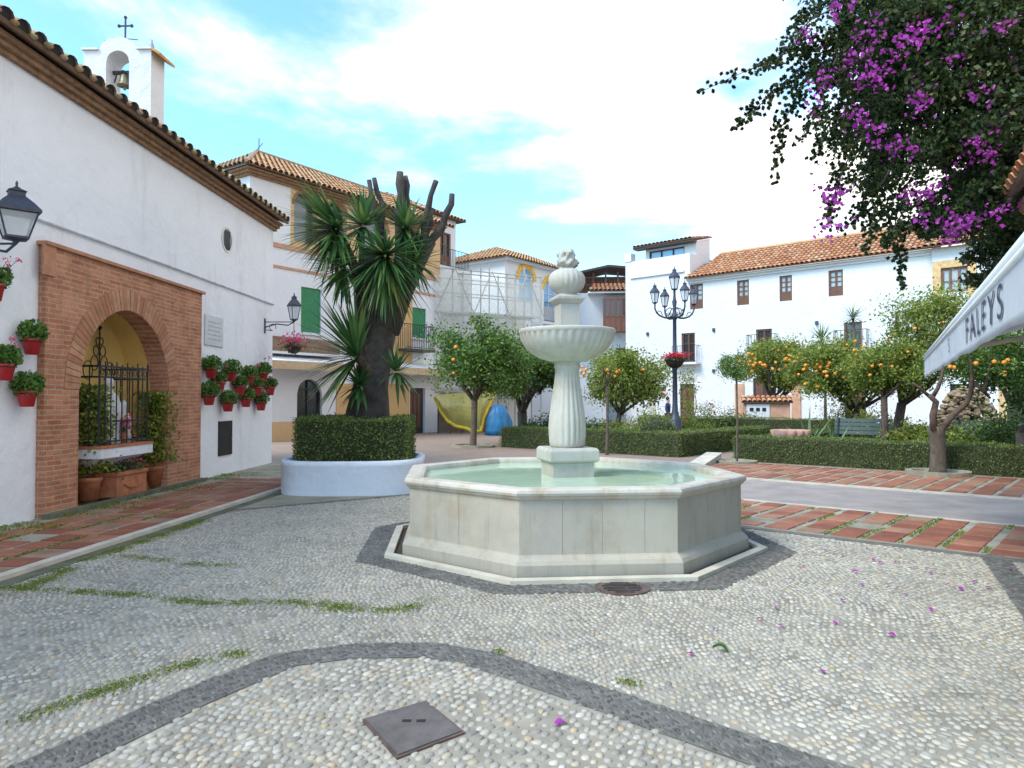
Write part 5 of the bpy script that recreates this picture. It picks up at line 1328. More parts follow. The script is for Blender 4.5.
# ================================================================== SCAFFOLD with pale net
sc0, sc1 = P(433, 400, 35.5), P(541, 400, 38.5)
SF = Facade('scaffold', 'pale netted scaffold in front of the house being repaired', 'scaffold', sc0[:2], (sc1 - sc0)[:2])
SL = (Vector(sc1[:2]) - Vector(sc0[:2])).length; SH = SF.sz(440, 268)[1]
M_POLE = mat_plain('scaffold_pole', (.40, .385, .33), .6)
nb = 6
for i in range(nb + 1):
    for y in (0, 1.0):
        b = MB(); x = SL * i / nb; b.tube([(x, y, 0), (x, y, SH + (.5 if i % 2 else .1))], .035, 6); b.build('upright', M_POLE, SF.e)
lv = [2.0, 4.0, 6.0, SH]
for z in lv:
    for y in (0, 1.0):
        b = MB(); b.tube([(0, y - .06, z), (SL, y - .06, z)], .03, 6); b.build('ledger', M_POLE, SF.e)
        b = MB(); b.tube([(0, y - .06, z + 1.0 if z < SH else z - .5), (SL, y - .06, z + 1.0 if z < SH else z - .5)], .025, 6); b.build('ledger', M_POLE, SF.e)
    if z < SH: b = MB(); b.box(.05, SL - .05, .08, .92, z + .04, z + .09); b.build('deck', M_TANP if False else M_KERB, SF.e)
for i in range(nb):
    for j in range(3):
        z0, z1 = lv[j], lv[j + 1]; x0, x1 = SL * i / nb, SL * (i + 1) / nb
        if (i + j) % 2: x0, x1 = x1, x0
        b = MB(); b.tube([(x0, -.34, z0), (x1, -.34, z1)], .026, 6); b.build('brace', M_POLE, SF.e)
def mat_net(name, c, alpha, sc=30):
    m, nt, b = _new(name)
    b.inputs['Roughness'].default_value = .9
    f = _noise(nt, 1.2, 5, .7); nt.links.new(_ramp(nt, f, [(.3, tuple(x * .85 for x in c)), (.7, c)]), b.inputs['Base Color'])
    mr = nt.nodes.new('ShaderNodeMapRange'); mr.inputs['From Min'].default_value = .25; mr.inputs['From Max'].default_value = .75; mr.inputs['To Min'].default_value = alpha - .15; mr.inputs['To Max'].default_value = alpha + .15
    nt.links.new(f, mr.inputs['Value']); nt.links.new(mr.outputs[0], b.inputs['Alpha']); return m
b = MB(); n = 40; zN = SH - .4
rngn = np.random.default_rng(3)
for i in range(n):
    x0, x1 = SL * i / n, SL * (i + 1) / n
    f = lambda x, z: -.2 - .05 * math.sin(x * 2.2 + z) - .03 * math.sin(x * 5 + z * 2)
    zz = np.linspace(2.2, zN, 12)
    for j in range(11): b.quad((x0, f(x0, zz[j]), zz[j]), (x1, f(x1, zz[j]), zz[j]), (x1, f(x1, zz[j + 1]), zz[j + 1]), (x0, f(x0, zz[j + 1]), zz[j + 1]))
b.build('debris_net', mat_net('pale_net', (.74, .73, .65), .42), SF.e, True)
# wall being repaired behind it
B8 = Facade('house_under_repair', 'bare grey-plastered house behind the netted scaffold', 'house', SF.W(-.6, 1.5, 0)[:2], (sc1 - sc0)[:2])
zR = SH - 1.9; hs = [(1.4, 2.3, 3.0, 4.9), (3.6, 4.5, 3.0, 4.9), (2.4, 3.5, .02, 2.3)]
b = MB(); b.wall(0, SL + .4, 0, zR, hs, 0, .25); b.quad((0, 0, zR), (SL + .4, 0, zR), (SL + .4, 5, zR), (0, 5, zR)); b.quad((SL + .4, 0, 0), (SL + .4, 5, 0), (SL + .4, 5, zR), (SL + .4, 0, zR)); b.build('wall', M_GREYWALL, B8.e)
for h in hs[:2]: window(B8, h, .16, M_KERB, M_PANE, 2, .0)
b = MB(); b.box(hs[2][0], hs[2][1], .16, .2, .02, 2.3); b.build('door', M_WOOD, B8.e)
# yellow net with a rope edge, low brown hoarding, blue tarpaulin
NP = lambda px, py, Y: P(px, py, Y)
t = thing('debris_chute_net', 'yellow debris net with a bright rope edge hanging at the foot of the scaffold', 'net', (NP(460, 432, 33.5).x, 33.5, 0)); b0 = Vector(t.location)
edge = [NP(435, 397, 34.2), NP(441, 411, 34.0), NP(448, 421, 33.8), NP(456, 426, 33.6), NP(466, 428, 33.5), NP(474, 432, 33.4), NP(481, 431, 33.4), NP(483, 418, 33.6), NP(490, 402, 34.0), NP(496, 388, 34.4)]
b = MB(); b.tube([p - b0 for p in edge], .09, 7); b.build('rope_edge', mat_plain('yellow_rope', (.75, .55, .03), .7), t, True)
b = MB(); rows = 8; cols = len(edge) - 1
topc = [NP(437 + 60 * i / cols, 395 - 6 * i / cols, 34.4) for i in range(cols + 1)]
gv = [[edge[i].lerp(topc[i], j / rows) + Vector((0, -.5 * math.sin(math.pi * j / rows) * (1 + .3 * math.sin(i * 2)), 0)) - b0 for j in range(rows + 1)] for i in range(cols + 1)]
for i in range(cols):
    for j in range(rows): b.quad(gv[i][j], gv[i + 1][j], gv[i + 1][j + 1], gv[i][j + 1])
b.build('net', mat_net('yellow_net', (.50, .42, .10), .72), t, True)
t = thing('site_hoarding', 'low brown panelled hoarding at the foot of the scaffold', 'hoarding', SF.W(-.2, -1.2, 0), math.atan2(SF.d.y, SF.d.x))
b = MB()
for i in range(6): b.box(i * .62, i * .62 + .60, -.03, .03, .04, 1.25 + .03 * (i % 2))
b.build('panel', mat_plain('brown_hoarding', (.16, .11, .085), .8), t)
b = MB()
for i in range(7): b.box(i * .62 - .03, i * .62 + .03, .032, .08, 0, 1.3)
b.build('post', M_DARKWOOD, t)
tb = NP(499, 430, 32.5); tb.z = 0
def tarp(an, j): return 1 + .10 * math.sin(5 * an + j) + .06 * math.sin(9 * an - 2 * j)
t = thing('blue_tarpaulin', 'blue tarpaulin draped over a heap beside the scaffold', 'tarpaulin', tb)
b = MB(); b.lathe([(.62, .0), (.60, .25), (.55, .6), (.42, 1.0), (.30, 1.25), (.14, 1.38), (.03, 1.40)], 40, mod=tarp, sx=1.0, sy=.8); b.build('sheet', mat_plain('blue_plastic', (.012, .15, .33), .45, var=.25, scale=3), t, True)
# ================================================================== GARDEN
def uv_of(p): return p.x * UD.x + p.y * UD.y, p.x * VD.x + p.y * VD.y
hs_ = [('long clipped hedge along the tiled walk behind the forked tree', UV(-8.1, 18.0), UV(6, 18.0), .75, .64, {}),
       ('low hedge running back beside the path from the long hedge', UV(-8.1, 25.5), UV(-8.1, 18.8), .62, .60, {}),
       ('clipped hedge behind the fountain column facing the plaza', UV(-16.4, 18.0), UV(-9.65, 18.0), .62, .68, {}),
       ('clipped hedge edging the path, running back from the fountain hedge', UV(-9.65, 18.65), UV(-9.65, 24.6), .6, .68, {}),
       ('far clipped hedge below the small masonry kiosk', UV(-17.5, 28.6), UV(-7.5, 28.6), .8, .85, {}),
       ('far hedge behind the garden benches', UV(-7.0, 26.3), UV(5, 26.3), .8, .75, {}),
       ('short hedge beside the blue tarpaulin end of the garden', UV(-16.4, 24.4), UV(-16.4, 18.65), .6, .66, {})]
for i, (lb, a, c, w, h, kw) in enumerate(hs_): hedge(lb, a, c, w, h, 40 + i, None, 1500 if i in (0, 2, 3) else 800, .036)
b = MB(); z = .006
for q in ((UV(-16.3, 18.1), UV(-9.7, 18.1), UV(-9.7, 28.5), UV(-16.3, 28.5)), (UV(-8.0, 18.1), UV(6, 18.1), UV(6, 28), UV(-8.0, 28))):
    b.add([(p.x, p.y, z) for p in q], [(0, 1, 2, 3)])
structure(b.build('garden_soil', M_SOIL))
bc = P(657, 425, 22.6)
t = thing('ball_topiary', 'pale green clipped ball shrub behind the fountain hedge', 'topiary', (bc.x, bc.y, 0)); rng = np.random.default_rng(4)
d = rng.normal(size=(2600, 3)); d /= np.linalg.norm(d, axis=1, keepdims=True); d *= (.60 + rng.normal(size=(2600, 1)) * .02); d[:, 2] = d[:, 2] * .85 + .60; d = d[d[:, 2] > 0]
leaves('foliage', rng, d, .05, L_HEDGEL, t, .6); b = MB(); b.ball((0, 0, .58), .56, 16, 10, .85); b.build('twigs', M_HEDGECORE, t, True)

def on_g(px, Y): p = P(px, 400, Y); return Vector((p.x, Y, 0))
def crown_at(px, py, Y): return P(px, py, Y)
# orange trees
b1 = G(473, 447)
tree('orange_tree', 'orange tree on a forked trunk standing alone in open paving before the netted scaffold', 'tree', b1, crown_at(481, 362, b1.y), (1.85, 1.7, 1.22), 1, 52, 330, .12, L_ORANGE, M_BARK, .11, .75, 8, 5, .07, .19, (.05, 0))
t = thing('tree_pit', 'round stone-edged pit round the open-paving orange tree', 'tree pit', (b1.x, b1.y, 0)); b = MB(); b.lathe([(.75, 0), (.75, .08), (.6, .08), (.6, .03), (.02, .05)], 24); b.build('edging', M_PAD, t)
tree('orange_tree', 'dense dark orange tree on a thick trunk beside the blue tarpaulin', 'tree', on_g(522, 27.5), crown_at(524, 371, 27.5), (1.6, 1.5, 1.25), 2, 46, 280, .12, L_ORANGE, M_BARKD, .20, .55, 7, 3, .06)
tree('orange_tree', 'bright yellow-green orange tree leaning behind the fountain hedge', 'tree', on_g(614, 25.5), crown_at(628, 379, 25.5), (1.5, 1.4, 1.05), 3, 44, 280, .12, L_LIGHT, M_BARK, .10, .6, 7, 4, .055, .2, (.2, 0))
bs = G(607, 455)
tree('orange_sapling', 'thin sparse sapling with a few oranges in front of the hedge beside the fountain column', 'tree', bs, crown_at(600, 372, bs.y), (.62, .6, .55), 4, 16, 42, .085, L_LIGHT, M_BARK, .045, .9, 5, 11, .05, .25)
bt = G(737, 463)
t = tree('standard_topiary', 'small dark round-headed standard tree on a bare thin stem at the path entrance', 'tree', bt, crown_at(734, 367, bt.y), (.40, .38, .46), 5, 34, 90, .05, L_ORANGE, M_BARK, .026, .95, 5, 0, .04, .2)
t = thing('tree_pit', 'round earth pit at the foot of the thin standard tree by the path', 'tree pit', (bt.x, bt.y, 0)); b = MB(); b.lathe([(.5, 0), (.5, .07), (.4, .07), (.38, .03), (.02, .05)], 24); b.build('edging', M_PAD, t)
tree('orange_tree', 'orange tree loaded with fruit in front of the dark doorway of the long building', 'tree', on_g(774, 33), crown_at(778, 367, 33), (1.95, 1.8, 1.22), 6, 52, 300, .125, L_LIGHT, M_BARKD, .15, .6, 8, 100, .08, .15)
tree('orange_tree', 'broad orange tree with many fruit above the nearer garden bench', 'tree', on_g(858, 23.5), crown_at(848, 372, 23.5), (1.85, 1.7, 1.0), 7, 52, 300, .115, L_LIGHT, M_BARKD, .11, .6, 8, 95, .058, .15, (-.1, 0))
tree('leafy_tree', 'taller pale feathery tree with a reddish twin trunk next to the awning end', 'tree', on_g(893, 20.5), crown_at(933, 338, 20.5), (1.25, 1.2, 1.45), 8, 46, 280, .10, L_LIGHT, M_BARKR, .13, .6, 9, 6, .05, .22, (.25, 0))
tree('orange_tree', 'small orange tree with yellow-green leaves just before the reddish twin trunk', 'tree', on_g(884, 19.8), crown_at(893, 368, 19.8), (1.1, 1.0, .7), 9, 55, 150, .10, L_LIGHT, M_BARKR, .09, .75, 6, 9, .05, .2)
# the pruned forked tree in front of the long hedge
def forked():
    base = G(938, 475); Y = base.y; rng = np.random.default_rng(9)
    t = thing('forked_orange_tree', 'pruned orange tree with a stout forked trunk before the long hedge', 'tree', base)
    Q = lambda px, py, dy=0: P(px, py, Y + dy) - base
    b = MB(); b.tube([Q(938, 478), Q(938, 468), Q(938, 452), Q(937, 434), Q(936, 426)], [.21, .165, .15, .155, .19], 12); b.build('trunk', M_BARK, t, True)
    br = [([(934, 430), (933, 415), (936, 402), (930, 396)], .10, .07), ([(930, 397), (922, 390), (913, 383)], .05, .03), ([(932, 398), (938, 388), (942, 376), (944, 362)], .06, .035),
          ([(941, 430), (952, 416), (966, 404), (971, 392), (972, 375), (970, 350)], .09, .05), ([(971, 380), (982, 390), (990, 398)], .05, .03), ([(984, 392), (988, 375), (992, 355)], .045, .03), ([(944, 366), (932, 350), (925, 340)], .03, .02)]
    for pts, r0, r1 in br:
        b = MB(); n = len(pts); b.tube([Q(x, y, .1 * math.sin(i * 1.7 + x)) for i, (x, y) in enumerate(pts)], [.8 * (r0 + (r1 - r0) * i / (n - 1)) for i in range(n)], 8); b.build('branch', M_BARKR, t, True)
    c = Q(990, 360, .2); cc, pts = clump_points(rng, c, (1.15, 1.0, .62), 50, 120, .2, .4)
    leaves('crown', rng, pts, .085, L_ORANGE, t)
    for i in range(16):
        p = rng.normal(size=3); p[1] = -abs(p[1]); p[2] = -abs(p[2]) * .6; p /= np.linalg.norm(p)
        o = bpy.data.objects.new('orange', ORANGE); COL.objects.link(o); o.parent = t; o.location = np.array(c) + p * np.array((1.15, 1.0, .62)) * rng.uniform(.9, 1.05); o.scale = (.045,) * 3
    q = thing('tree_pit', 'round stone-edged pit at the foot of the forked tree', 'tree pit', (base.x, base.y, .008)); b = MB(); b.lathe([(.62, 0), (.62, .09), (.5, .09), (.48, .03), (.02, .05)], 24); b.build('edging', M_PAD, q)
forked()
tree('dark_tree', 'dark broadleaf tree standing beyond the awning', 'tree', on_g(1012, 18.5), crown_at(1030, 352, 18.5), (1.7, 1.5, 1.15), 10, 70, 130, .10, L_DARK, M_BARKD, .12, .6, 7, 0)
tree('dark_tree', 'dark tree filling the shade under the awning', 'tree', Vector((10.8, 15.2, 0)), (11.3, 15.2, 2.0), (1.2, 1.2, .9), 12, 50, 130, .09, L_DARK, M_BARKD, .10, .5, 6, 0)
# dracaenas
def dracaena(px, pyt, Y, L, n, label, seed):
    base = on_g(px + 3, Y); top_ = P(px, pyt, Y) - base; rng = np.random.default_rng(seed)
    t = thing('dracaena', label, 'dracaena', base); b = MB(); b.tube([(0, 0, 0), top_ * .5 + Vector((.06, 0, 0)), top_], [.07, .05, .045], 8); b.build('stem', M_BARK, t, True)
    V, Fa = blades(rng, n, L, .045, (0, 0, 1), 2.0, .25); np_mesh('leaf_rosette', V + np.array(top_), Fa, L_AGAVE, t, True)
dracaena(853, 318, 25.5, .55, 60, 'slender dracaena with one tuft standing highest above the broad orange tree', 31)
dracaena(822, 340, 26.5, .75, 80, 'dracaena with long grey-green spikes between the two fruit-laden orange trees', 32)
def agave(px, py, Y, L, n, label, seed, name='agave', mat=None, w=.10, cone=1.35, droop=.1):
    base = on_g(px, Y); rng = np.random.default_rng(seed); t = thing(name, label, 'agave' if name == 'agave' else 'plant', base)
    V, Fa = blades(rng, n, L, w, (0, 0, 1), cone, droop); np_mesh('leaf_rosette', V + np.array([0, 0, .12]), Fa, mat or L_AGAVE, t, True)
    b = MB(); b.lathe([(.08, 0), (.06, .14), (.02, .18)], 10); b.build('stem', M_BARK, t)
agave(808, 415, 21.5, 1.15, 26, 'large grey-green agave behind the scalloped terracotta planter', 33)
agave(835, 425, 21.0, .8, 20, 'smaller agave between the large agave and the bench', 34)
# bushes
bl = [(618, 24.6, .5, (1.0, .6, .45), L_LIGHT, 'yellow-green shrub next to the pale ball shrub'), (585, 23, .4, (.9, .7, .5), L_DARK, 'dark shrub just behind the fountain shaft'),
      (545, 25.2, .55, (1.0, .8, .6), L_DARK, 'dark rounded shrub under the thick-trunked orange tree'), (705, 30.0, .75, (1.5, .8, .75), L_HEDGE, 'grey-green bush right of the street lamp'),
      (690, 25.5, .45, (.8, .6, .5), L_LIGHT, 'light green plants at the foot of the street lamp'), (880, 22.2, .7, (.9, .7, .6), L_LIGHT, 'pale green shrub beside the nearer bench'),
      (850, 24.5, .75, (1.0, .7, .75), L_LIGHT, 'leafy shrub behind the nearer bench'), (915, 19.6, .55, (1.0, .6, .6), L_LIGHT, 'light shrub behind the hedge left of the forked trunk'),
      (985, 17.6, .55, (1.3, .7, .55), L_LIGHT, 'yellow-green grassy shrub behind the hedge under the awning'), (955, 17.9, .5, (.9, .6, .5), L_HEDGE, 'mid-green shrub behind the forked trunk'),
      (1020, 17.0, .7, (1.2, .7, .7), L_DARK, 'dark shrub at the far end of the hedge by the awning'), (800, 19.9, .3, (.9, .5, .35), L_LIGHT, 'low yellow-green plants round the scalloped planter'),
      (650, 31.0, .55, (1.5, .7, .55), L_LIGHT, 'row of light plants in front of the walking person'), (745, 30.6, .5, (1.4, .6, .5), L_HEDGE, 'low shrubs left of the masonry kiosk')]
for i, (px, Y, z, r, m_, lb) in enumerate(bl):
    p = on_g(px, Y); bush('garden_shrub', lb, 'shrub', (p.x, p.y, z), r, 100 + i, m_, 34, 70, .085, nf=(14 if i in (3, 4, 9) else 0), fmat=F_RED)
p = on_g(688, 38.2)
bush('climbing_plant', 'climber with orange blooms round the doorway behind the street lamp', 'climber', (p.x, p.y, 2.2), (.5, .4, 1.5), 130, L_LIGHT, 24, 60, .09, nf=20, fmat=F_RED)
# rockery mound
p = on_g(966, 23.5); rng = np.random.default_rng(51)
t = thing('stone_rockery', 'rough beige heap of tufa stones behind the far bench', 'rockery', p)
M_TUFA = mat_island('tufa_stone', [(0, (.30, .22, .14)), (.5, (.44, .34, .22)), (1, (.55, .45, .31))], .95, .8, 12, .5, 4)
b = MB()
for i in range(750):
    th, r_ = rng.random() * 6.283, math.sqrt(rng.random()); h_ = 2.0 * (1 - r_ ** 2.2) * rng.uniform(.75, 1.02)
    b.ball((1.25 * r_ * math.cos(th), 1.0 * r_ * math.sin(th), max(.05, h_)), rng.uniform(.05, .13), 7, 4, rng.uniform(.5, .9))
b.build('stones', M_TUFA, t)
# scalloped terracotta planter
p = on_g(790, 19.3)
t = thing('scalloped_planter', 'low pinkish terracotta planter with a scalloped rim behind the hedge', 'planter', p)
M_PINKT = mat_plain('pink_terracotta', (.55, .32, .24), .85, var=.2, scale=7)
b = MB(); b.lathe([(.32, 0), (.36, .35), (.40, .66), (.43, .78), (.40, .80), (.34, .66)], 96, mod=lambda an, j: 1 + (.20 if j > 1 else .05) * abs(math.sin(an * 6))); b.build('pot', M_PINKT, t, True)
b = MB(); b.lathe([(.35, .62), (.02, .66)], 20); b.build('soil', M_SOIL, t)
# masonry kiosk
p = on_g(766, 31.5)
t = thing('masonry_kiosk', 'small tile-capped masonry block with a white grilled front beyond the far hedge', 'kiosk', p, math.radians(-14))
b = MB(); b.box(-.95, .95, -.4, .5, 0, 1.5); b.build('body', MATS['pink_brick'], t)
b = MB(); b.box(-.85, .1, -.44, -.402, .45, 1.42); fr_ = b.build('front', M_WHITE2, t)
b = MB()
for i in range(3): b.lathe([(.09, 0), (.09, .008)], 12, (0, 0, 0)) if False else b.box(-.72 + .26 * i, -.56 + .26 * i, -.448, -.441, 1.1, 1.26)
b.build('vent', M_DARK, fr_)
tile_roof('tile_roof', t, (-1.05, -.55, 1.5), (1.05, -.55, 1.5), (-1.05, .15, 1.75), (1.05, .15, 1.75), M_TILE, .2, .4)
# benches
def bench(px, Y, label, L=1.5, group='garden benches'):
    p = on_g(px, Y); t = thing('garden_bench', label, 'bench', p, math.atan2(UD.y, UD.x), None)
    mat = MATS.get('bench_paint') or mat_plain('bench_paint', (.09, .13, .13), .6, var=.15)
    b = MB(); 
    for i in range(4): b.box(-L / 2, L / 2, -.42 + .11 * i, -.33 + .11 * i, .43, .46)
    b.build('seat', mat, t)
    b = MB()
    for i in range(4): b.box(-L / 2, L / 2, .06 + .02 * i, .09 + .02 * i, .56 + .125 * i, .66 + .125 * i)
    b.build('backrest', mat, t)
    for s_ in (-1, 1):
        b = MB(); x = s_ * (L / 2 - .12); b.box(x - .03, x + .03, -.40, -.34, 0, .43); b.box(x - .03, x + .03, .0, .06, 0, .43); b.box(x - .03, x + .03, -.4, .06, .39, .43)
        b.add([(x - .025, .03, .43), (x + .025, .03, .43), (x + .025, .07, .43), (x - .025, .07, .43), (x - .025, .09, 1.05), (x + .025, .09, 1.05), (x + .025, .15, 1.05), (x - .025, .15, 1.05)], [(0, 3, 2, 1), (4, 5, 6, 7), (0, 1, 5, 4), (1, 2, 6, 5), (2, 3, 7, 6), (3, 0, 4, 7)]); b.build('leg', M_IRON, t)
bench(861, 21.6, 'dark green-grey slatted bench near the broad orange tree', 1.6)
bench(985, 19.4, 'dark slatted bench partly hidden by shrubs under the awning end', 1.5)
# tiled kerb at the path mouth
def mat_azulejo():
    m, nt, b = _new('painted_tile')
    t = nt.nodes.new('ShaderNodeTexCoord'); v = nt.nodes.new('ShaderNodeTexVoronoi'); v.inputs['Scale'].default_value = 9; nt.links.new(t.outputs['Object'], v.inputs['Vector'])
    nt.links.new(_ramp(nt, v.outputs['Distance'], [(.32, (.62, .64, .62)), (.40, (.10, .20, .30)), (.47, (.60, .62, .60))]), b.inputs['Base Color']); b.inputs['Roughness'].default_value = .25; return m
pa, pb = G(704, 467), G(737, 466) + Vector((0, 1.3, 0)); dd = pb - pa
t = thing('tiled_path_kerb', 'low white kerb of blue-patterned ceramic tiles at the path mouth', 'kerb', pa, math.atan2(dd.y, dd.x))
b = MB(); b.add([(0, 0, 0), (dd.length, 0, 0), (dd.length, .35, 0), (0, .35, 0), (0, 0, .04), (dd.length, 0, .2), (dd.length, .35, .2), (0, .35, .04)], [(0, 3, 2, 1), (4, 5, 6, 7), (0, 1, 5, 4), (1, 2, 6, 5), (2, 3, 7, 6), (3, 0, 4, 7)]); b.build('tiles', mat_azulejo(), t)
b = MB(); b.add([(-.03, -.03, .042), (dd.length, -.03, .202), (dd.length, .38, .202), (-.03, .38, .042), (-.03, -.03, .07), (dd.length, -.03, .23), (dd.length, .38, .23), (-.03, .38, .07)], [(0, 3, 2, 1), (4, 5, 6, 7), (0, 1, 5, 4), (1, 2, 6, 5), (2, 3, 7, 6), (3, 0, 4, 7)]); b.build('coping', M_KERB, t)

# ================================================================== STREET LAMP
lp = P(675, 400, 24); 
SLP = thing('street_lamp', 'tall black iron street lamp with five lanterns in the garden', 'street lamp', (lp.x, 24, 0), .25)
b = MB(); b.lathe([(.26, 0), (.26, .5), (.22, .55), (.22, .9), (.17, 1.0), (.13, 1.1), (.10, 1.25), (.085, 1.5), (.075, 2.6), (.095, 2.62), (.095, 2.68), (.07, 2.7), (.06, 4.3), (.09, 4.33), (.12, 4.42), (.07, 4.5), (.05, 4.7), (.08, 4.9), (.05, 5.0), (.035, 5.2), (.05, 5.24), (.03, 5.28)], 16); b.build('post', M_IRONB, SLP, True)
for k in range(4):
    an = k * math.pi / 2; d = Vector((math.cos(an), math.sin(an), 0)); T_ = lambda r, z: d * r + Vector((0, 0, z))
    b = MB(); b.tube([T_(.06, 4.42), T_(.2, 4.36), T_(.36, 4.36), T_(.54, 4.42), T_(.66, 4.52), T_(.72, 4.66), T_(.72, 4.80)], [.035, .034, .032, .03, .028, .028, .03], 7)
    b.tube([T_(.06, 4.66), T_(.18, 4.7), T_(.3, 4.62), T_(.34, 4.5), T_(.28, 4.42), T_(.2, 4.46), T_(.2, 4.54)], .016, 6)
    b.tube([T_(.44, 4.44), T_(.5, 4.56), T_(.6, 4.58), T_(.62, 4.52)], .014, 6); b.build('arm', M_IRONB, SLP, True)
    lantern_parts(SLP, T_(.72, 4.84), .82, 6, M_IRONB)
lantern_parts(SLP, (0, 0, 5.32), .95, 6, M_IRONB)
t = thing('hanging_flower_basket', 'round basket of red flowers clasped round the street lamp post', 'flower basket', (lp.x, 24, 2.72)); rng = np.random.default_rng(6)
b = MB(); b.lathe([(.10, -.05), (.20, 0), (.28, .1), (.33, .22), (.35, .24), (.31, .25)], 20); b.build('basket', M_DARKWOOD, t, True)
p = rng.normal(size=(500, 3)) * [.17, .17, .05] + [0, 0, .27]; leaves('foliage', rng, p, .06, L_DARK, t, .8)
p = rng.normal(size=(620, 3)) * [.18, .18, .05] + [0, 0, .36]; leaves('blossoms', rng, p, .06, F_RED, t, .9)

# ================================================================== PEOPLE
def person(loc, rz, label, top_m, leg_m, hair_m, skin_m):
    t = thing('person', label, 'person', loc, rz)
    J = {'pel': (0, 0, .93, .13, .10), 'chest': (0, 0, 1.28, .155, .105), 'neck': (0, 0, 1.47, .055, .055), 'head0': (0, -.015, 1.56, .075, .085), 'head1': (0, -.01, 1.66, .07, .085),
         'shL': (-.17, 0, 1.39, .06, .06), 'elL': (-.22, .03, 1.12, .045, .045), 'wrL': (-.20, -.08, .90, .032, .032), 'haL': (-.19, -.11, .82, .03, .04),
         'shR': (.17, 0, 1.39, .06, .06), 'elR': (.22, .05, 1.12, .045, .045), 'wrR': (.21, -.02, .88, .032, .032), 'haR': (.205, -.04, .80, .03, .04),
         'hipL': (-.09, 0, .86, .085, .09), 'knL': (-.10, -.10, .49, .058, .06), 'anL': (-.10, -.06, .09, .042, .045), 'toL': (-.11, -.22, .035, .04, .03),
         'hipR': (.09, 0, .86, .085, .09), 'knR': (.10, .03, .49, .058, .06), 'anR': (.10, .17, .10, .042, .045), 'toR': (.11, .03, .035, .04, .03)}
    E = [('pel', 'chest'), ('chest', 'neck'), ('neck', 'head0'), ('head0', 'head1'), ('chest', 'shL'), ('shL', 'elL'), ('elL', 'wrL'), ('wrL', 'haL'), ('chest', 'shR'), ('shR', 'elR'), ('elR', 'wrR'), ('wrR', 'haR'),
         ('pel', 'hipL'), ('hipL', 'knL'), ('knL', 'anL'), ('anL', 'toL'), ('pel', 'hipR'), ('hipR', 'knR'), ('knR', 'anR'), ('anR', 'toR')]
    def skin(name, keys, grow, mat, lift=0):
        ks = [k for k in J if k in keys]; ix = {k: i for i, k in enumerate(ks)}
        me = bpy.data.meshes.new(name); me.from_pydata([J[k][:3] for k in ks], [(ix[a], ix[c]) for a, c in E if a in ix and c in ix], [])
        o = bpy.data.objects.new(name, me); COL.objects.link(o); o.parent = t; me.materials.append(mat)
        m = o.modifiers.new('skin', 'SKIN'); 
        if not me.skin_vertices: bpy.context.view_layer.update()
        sv = me.skin_vertices[0].data if me.skin_vertices else me.attributes.new('skin', 'FLOAT', 'POINT')
        for i, k in enumerate(ks): sv[i].radius = (J[k][3] + grow, J[k][4] + grow); sv[i].use_root = (i == 0)
        s = o.modifiers.new('sub', 'SUBSURF'); s.levels = 1; s.render_levels = 2; return o
    return t, J, E, skin
def simple_person(loc, rz, label, top_m, leg_m, hair_m, skin_m):
    t, J, E, _ = person(loc, rz, label, top_m, leg_m, hair_m, skin_m)
    # one continuous body grown along the skeleton with bmesh-free skin data
    def grow(name, keys, add, mat):
        ks = [k for k in J if k in keys]; ix = {k: i for i, k in enumerate(ks)}
        me = bpy.data.meshes.new(name); me.from_pydata([J[k][:3] for k in ks], [(ix[a], ix[c]) for a, c in E if a in ix and c in ix], [])
        import bmesh
        bm = bmesh.new(); bm.from_mesh(me); ly = bm.verts.layers.skin.verify()
        bm.verts.ensure_lookup_table()
        for i, k in enumerate(ks): bm.verts[i][ly].radius = (J[k][3] + add, J[k][4] + add); bm.verts[i][ly].use_root = (i == 0)
        bm.to_mesh(me); bm.free()
        o = bpy.data.objects.new(name, me); COL.objects.link(o); o.parent = t; me.materials.append(mat)
        o.modifiers.new('skin', 'SKIN'); s = o.modifiers.new('sub', 'SUBSURF'); s.levels = 2; s.render_levels = 2
        return o
    grow('body', set(J), 0, skin_m)
    grow('jacket', {'pel', 'chest', 'shL', 'elL', 'wrL', 'shR', 'elR', 'wrR'}, .022, top_m)
    grow('trousers', {'pel', 'hipL', 'knL', 'anL', 'hipR', 'knR', 'anR'}, .018, leg_m)
    b = MB(); b.ball((0, .02, 1.675), .098, 12, 8, 1.05); h = b.build('hair', hair_m, t, True)
    return t
M_SKIN = mat_plain('skin', (.45, .26, .18), .6, var=.08)
pp = on_g(668, 36)
simple_person(pp, math.radians(60), 'person in a dark blue jacket walking past the long white building', mat_plain('navy_cloth', (.02, .03, .11), .9), mat_plain('dark_cloth', (.02, .022, .035), .9), mat_plain('dark_hair', (.025, .018, .015), .7), M_SKIN)

# ================================================================== THINGS ON THE CHAPEL WALL
def wall_lantern(loc, rz, arm, s, label, wide=1.0, tall=1.0):
    """lantern standing on a scrolled bracket; arm points along local -y towards the wall"""
    t = thing('wall_lantern', label, 'lantern', loc, rz)
    b = MB(); b.tube([(0, arm, -.22 * s), (0, arm * .6, -.12 * s), (0, arm * .2, -.16 * s), (0, 0, -.06 * s)], .018 * s, 7)
    b.tube([(0, arm, -.06 * s), (0, arm * .55, -.06 * s), (0, .0, -.06 * s)], .014 * s, 6)
    b.tube([(0, arm * .95 + .0, -.3 * s)] + [(0, arm * .72 + .1 * s * math.cos(q), -.22 * s + .1 * s * math.sin(q)) for q in np.linspace(-1.5, 3.6, 10)], .012 * s, 6)
    b.box(-.05 * s, .05 * s, arm - .015, arm + .0, -.40 * s, .05 * s); b.build('bracket', M_IRONB, t)
    lantern_parts(t, (0, 0, 0), s, 4, M_IRONB, wide, tall); return t
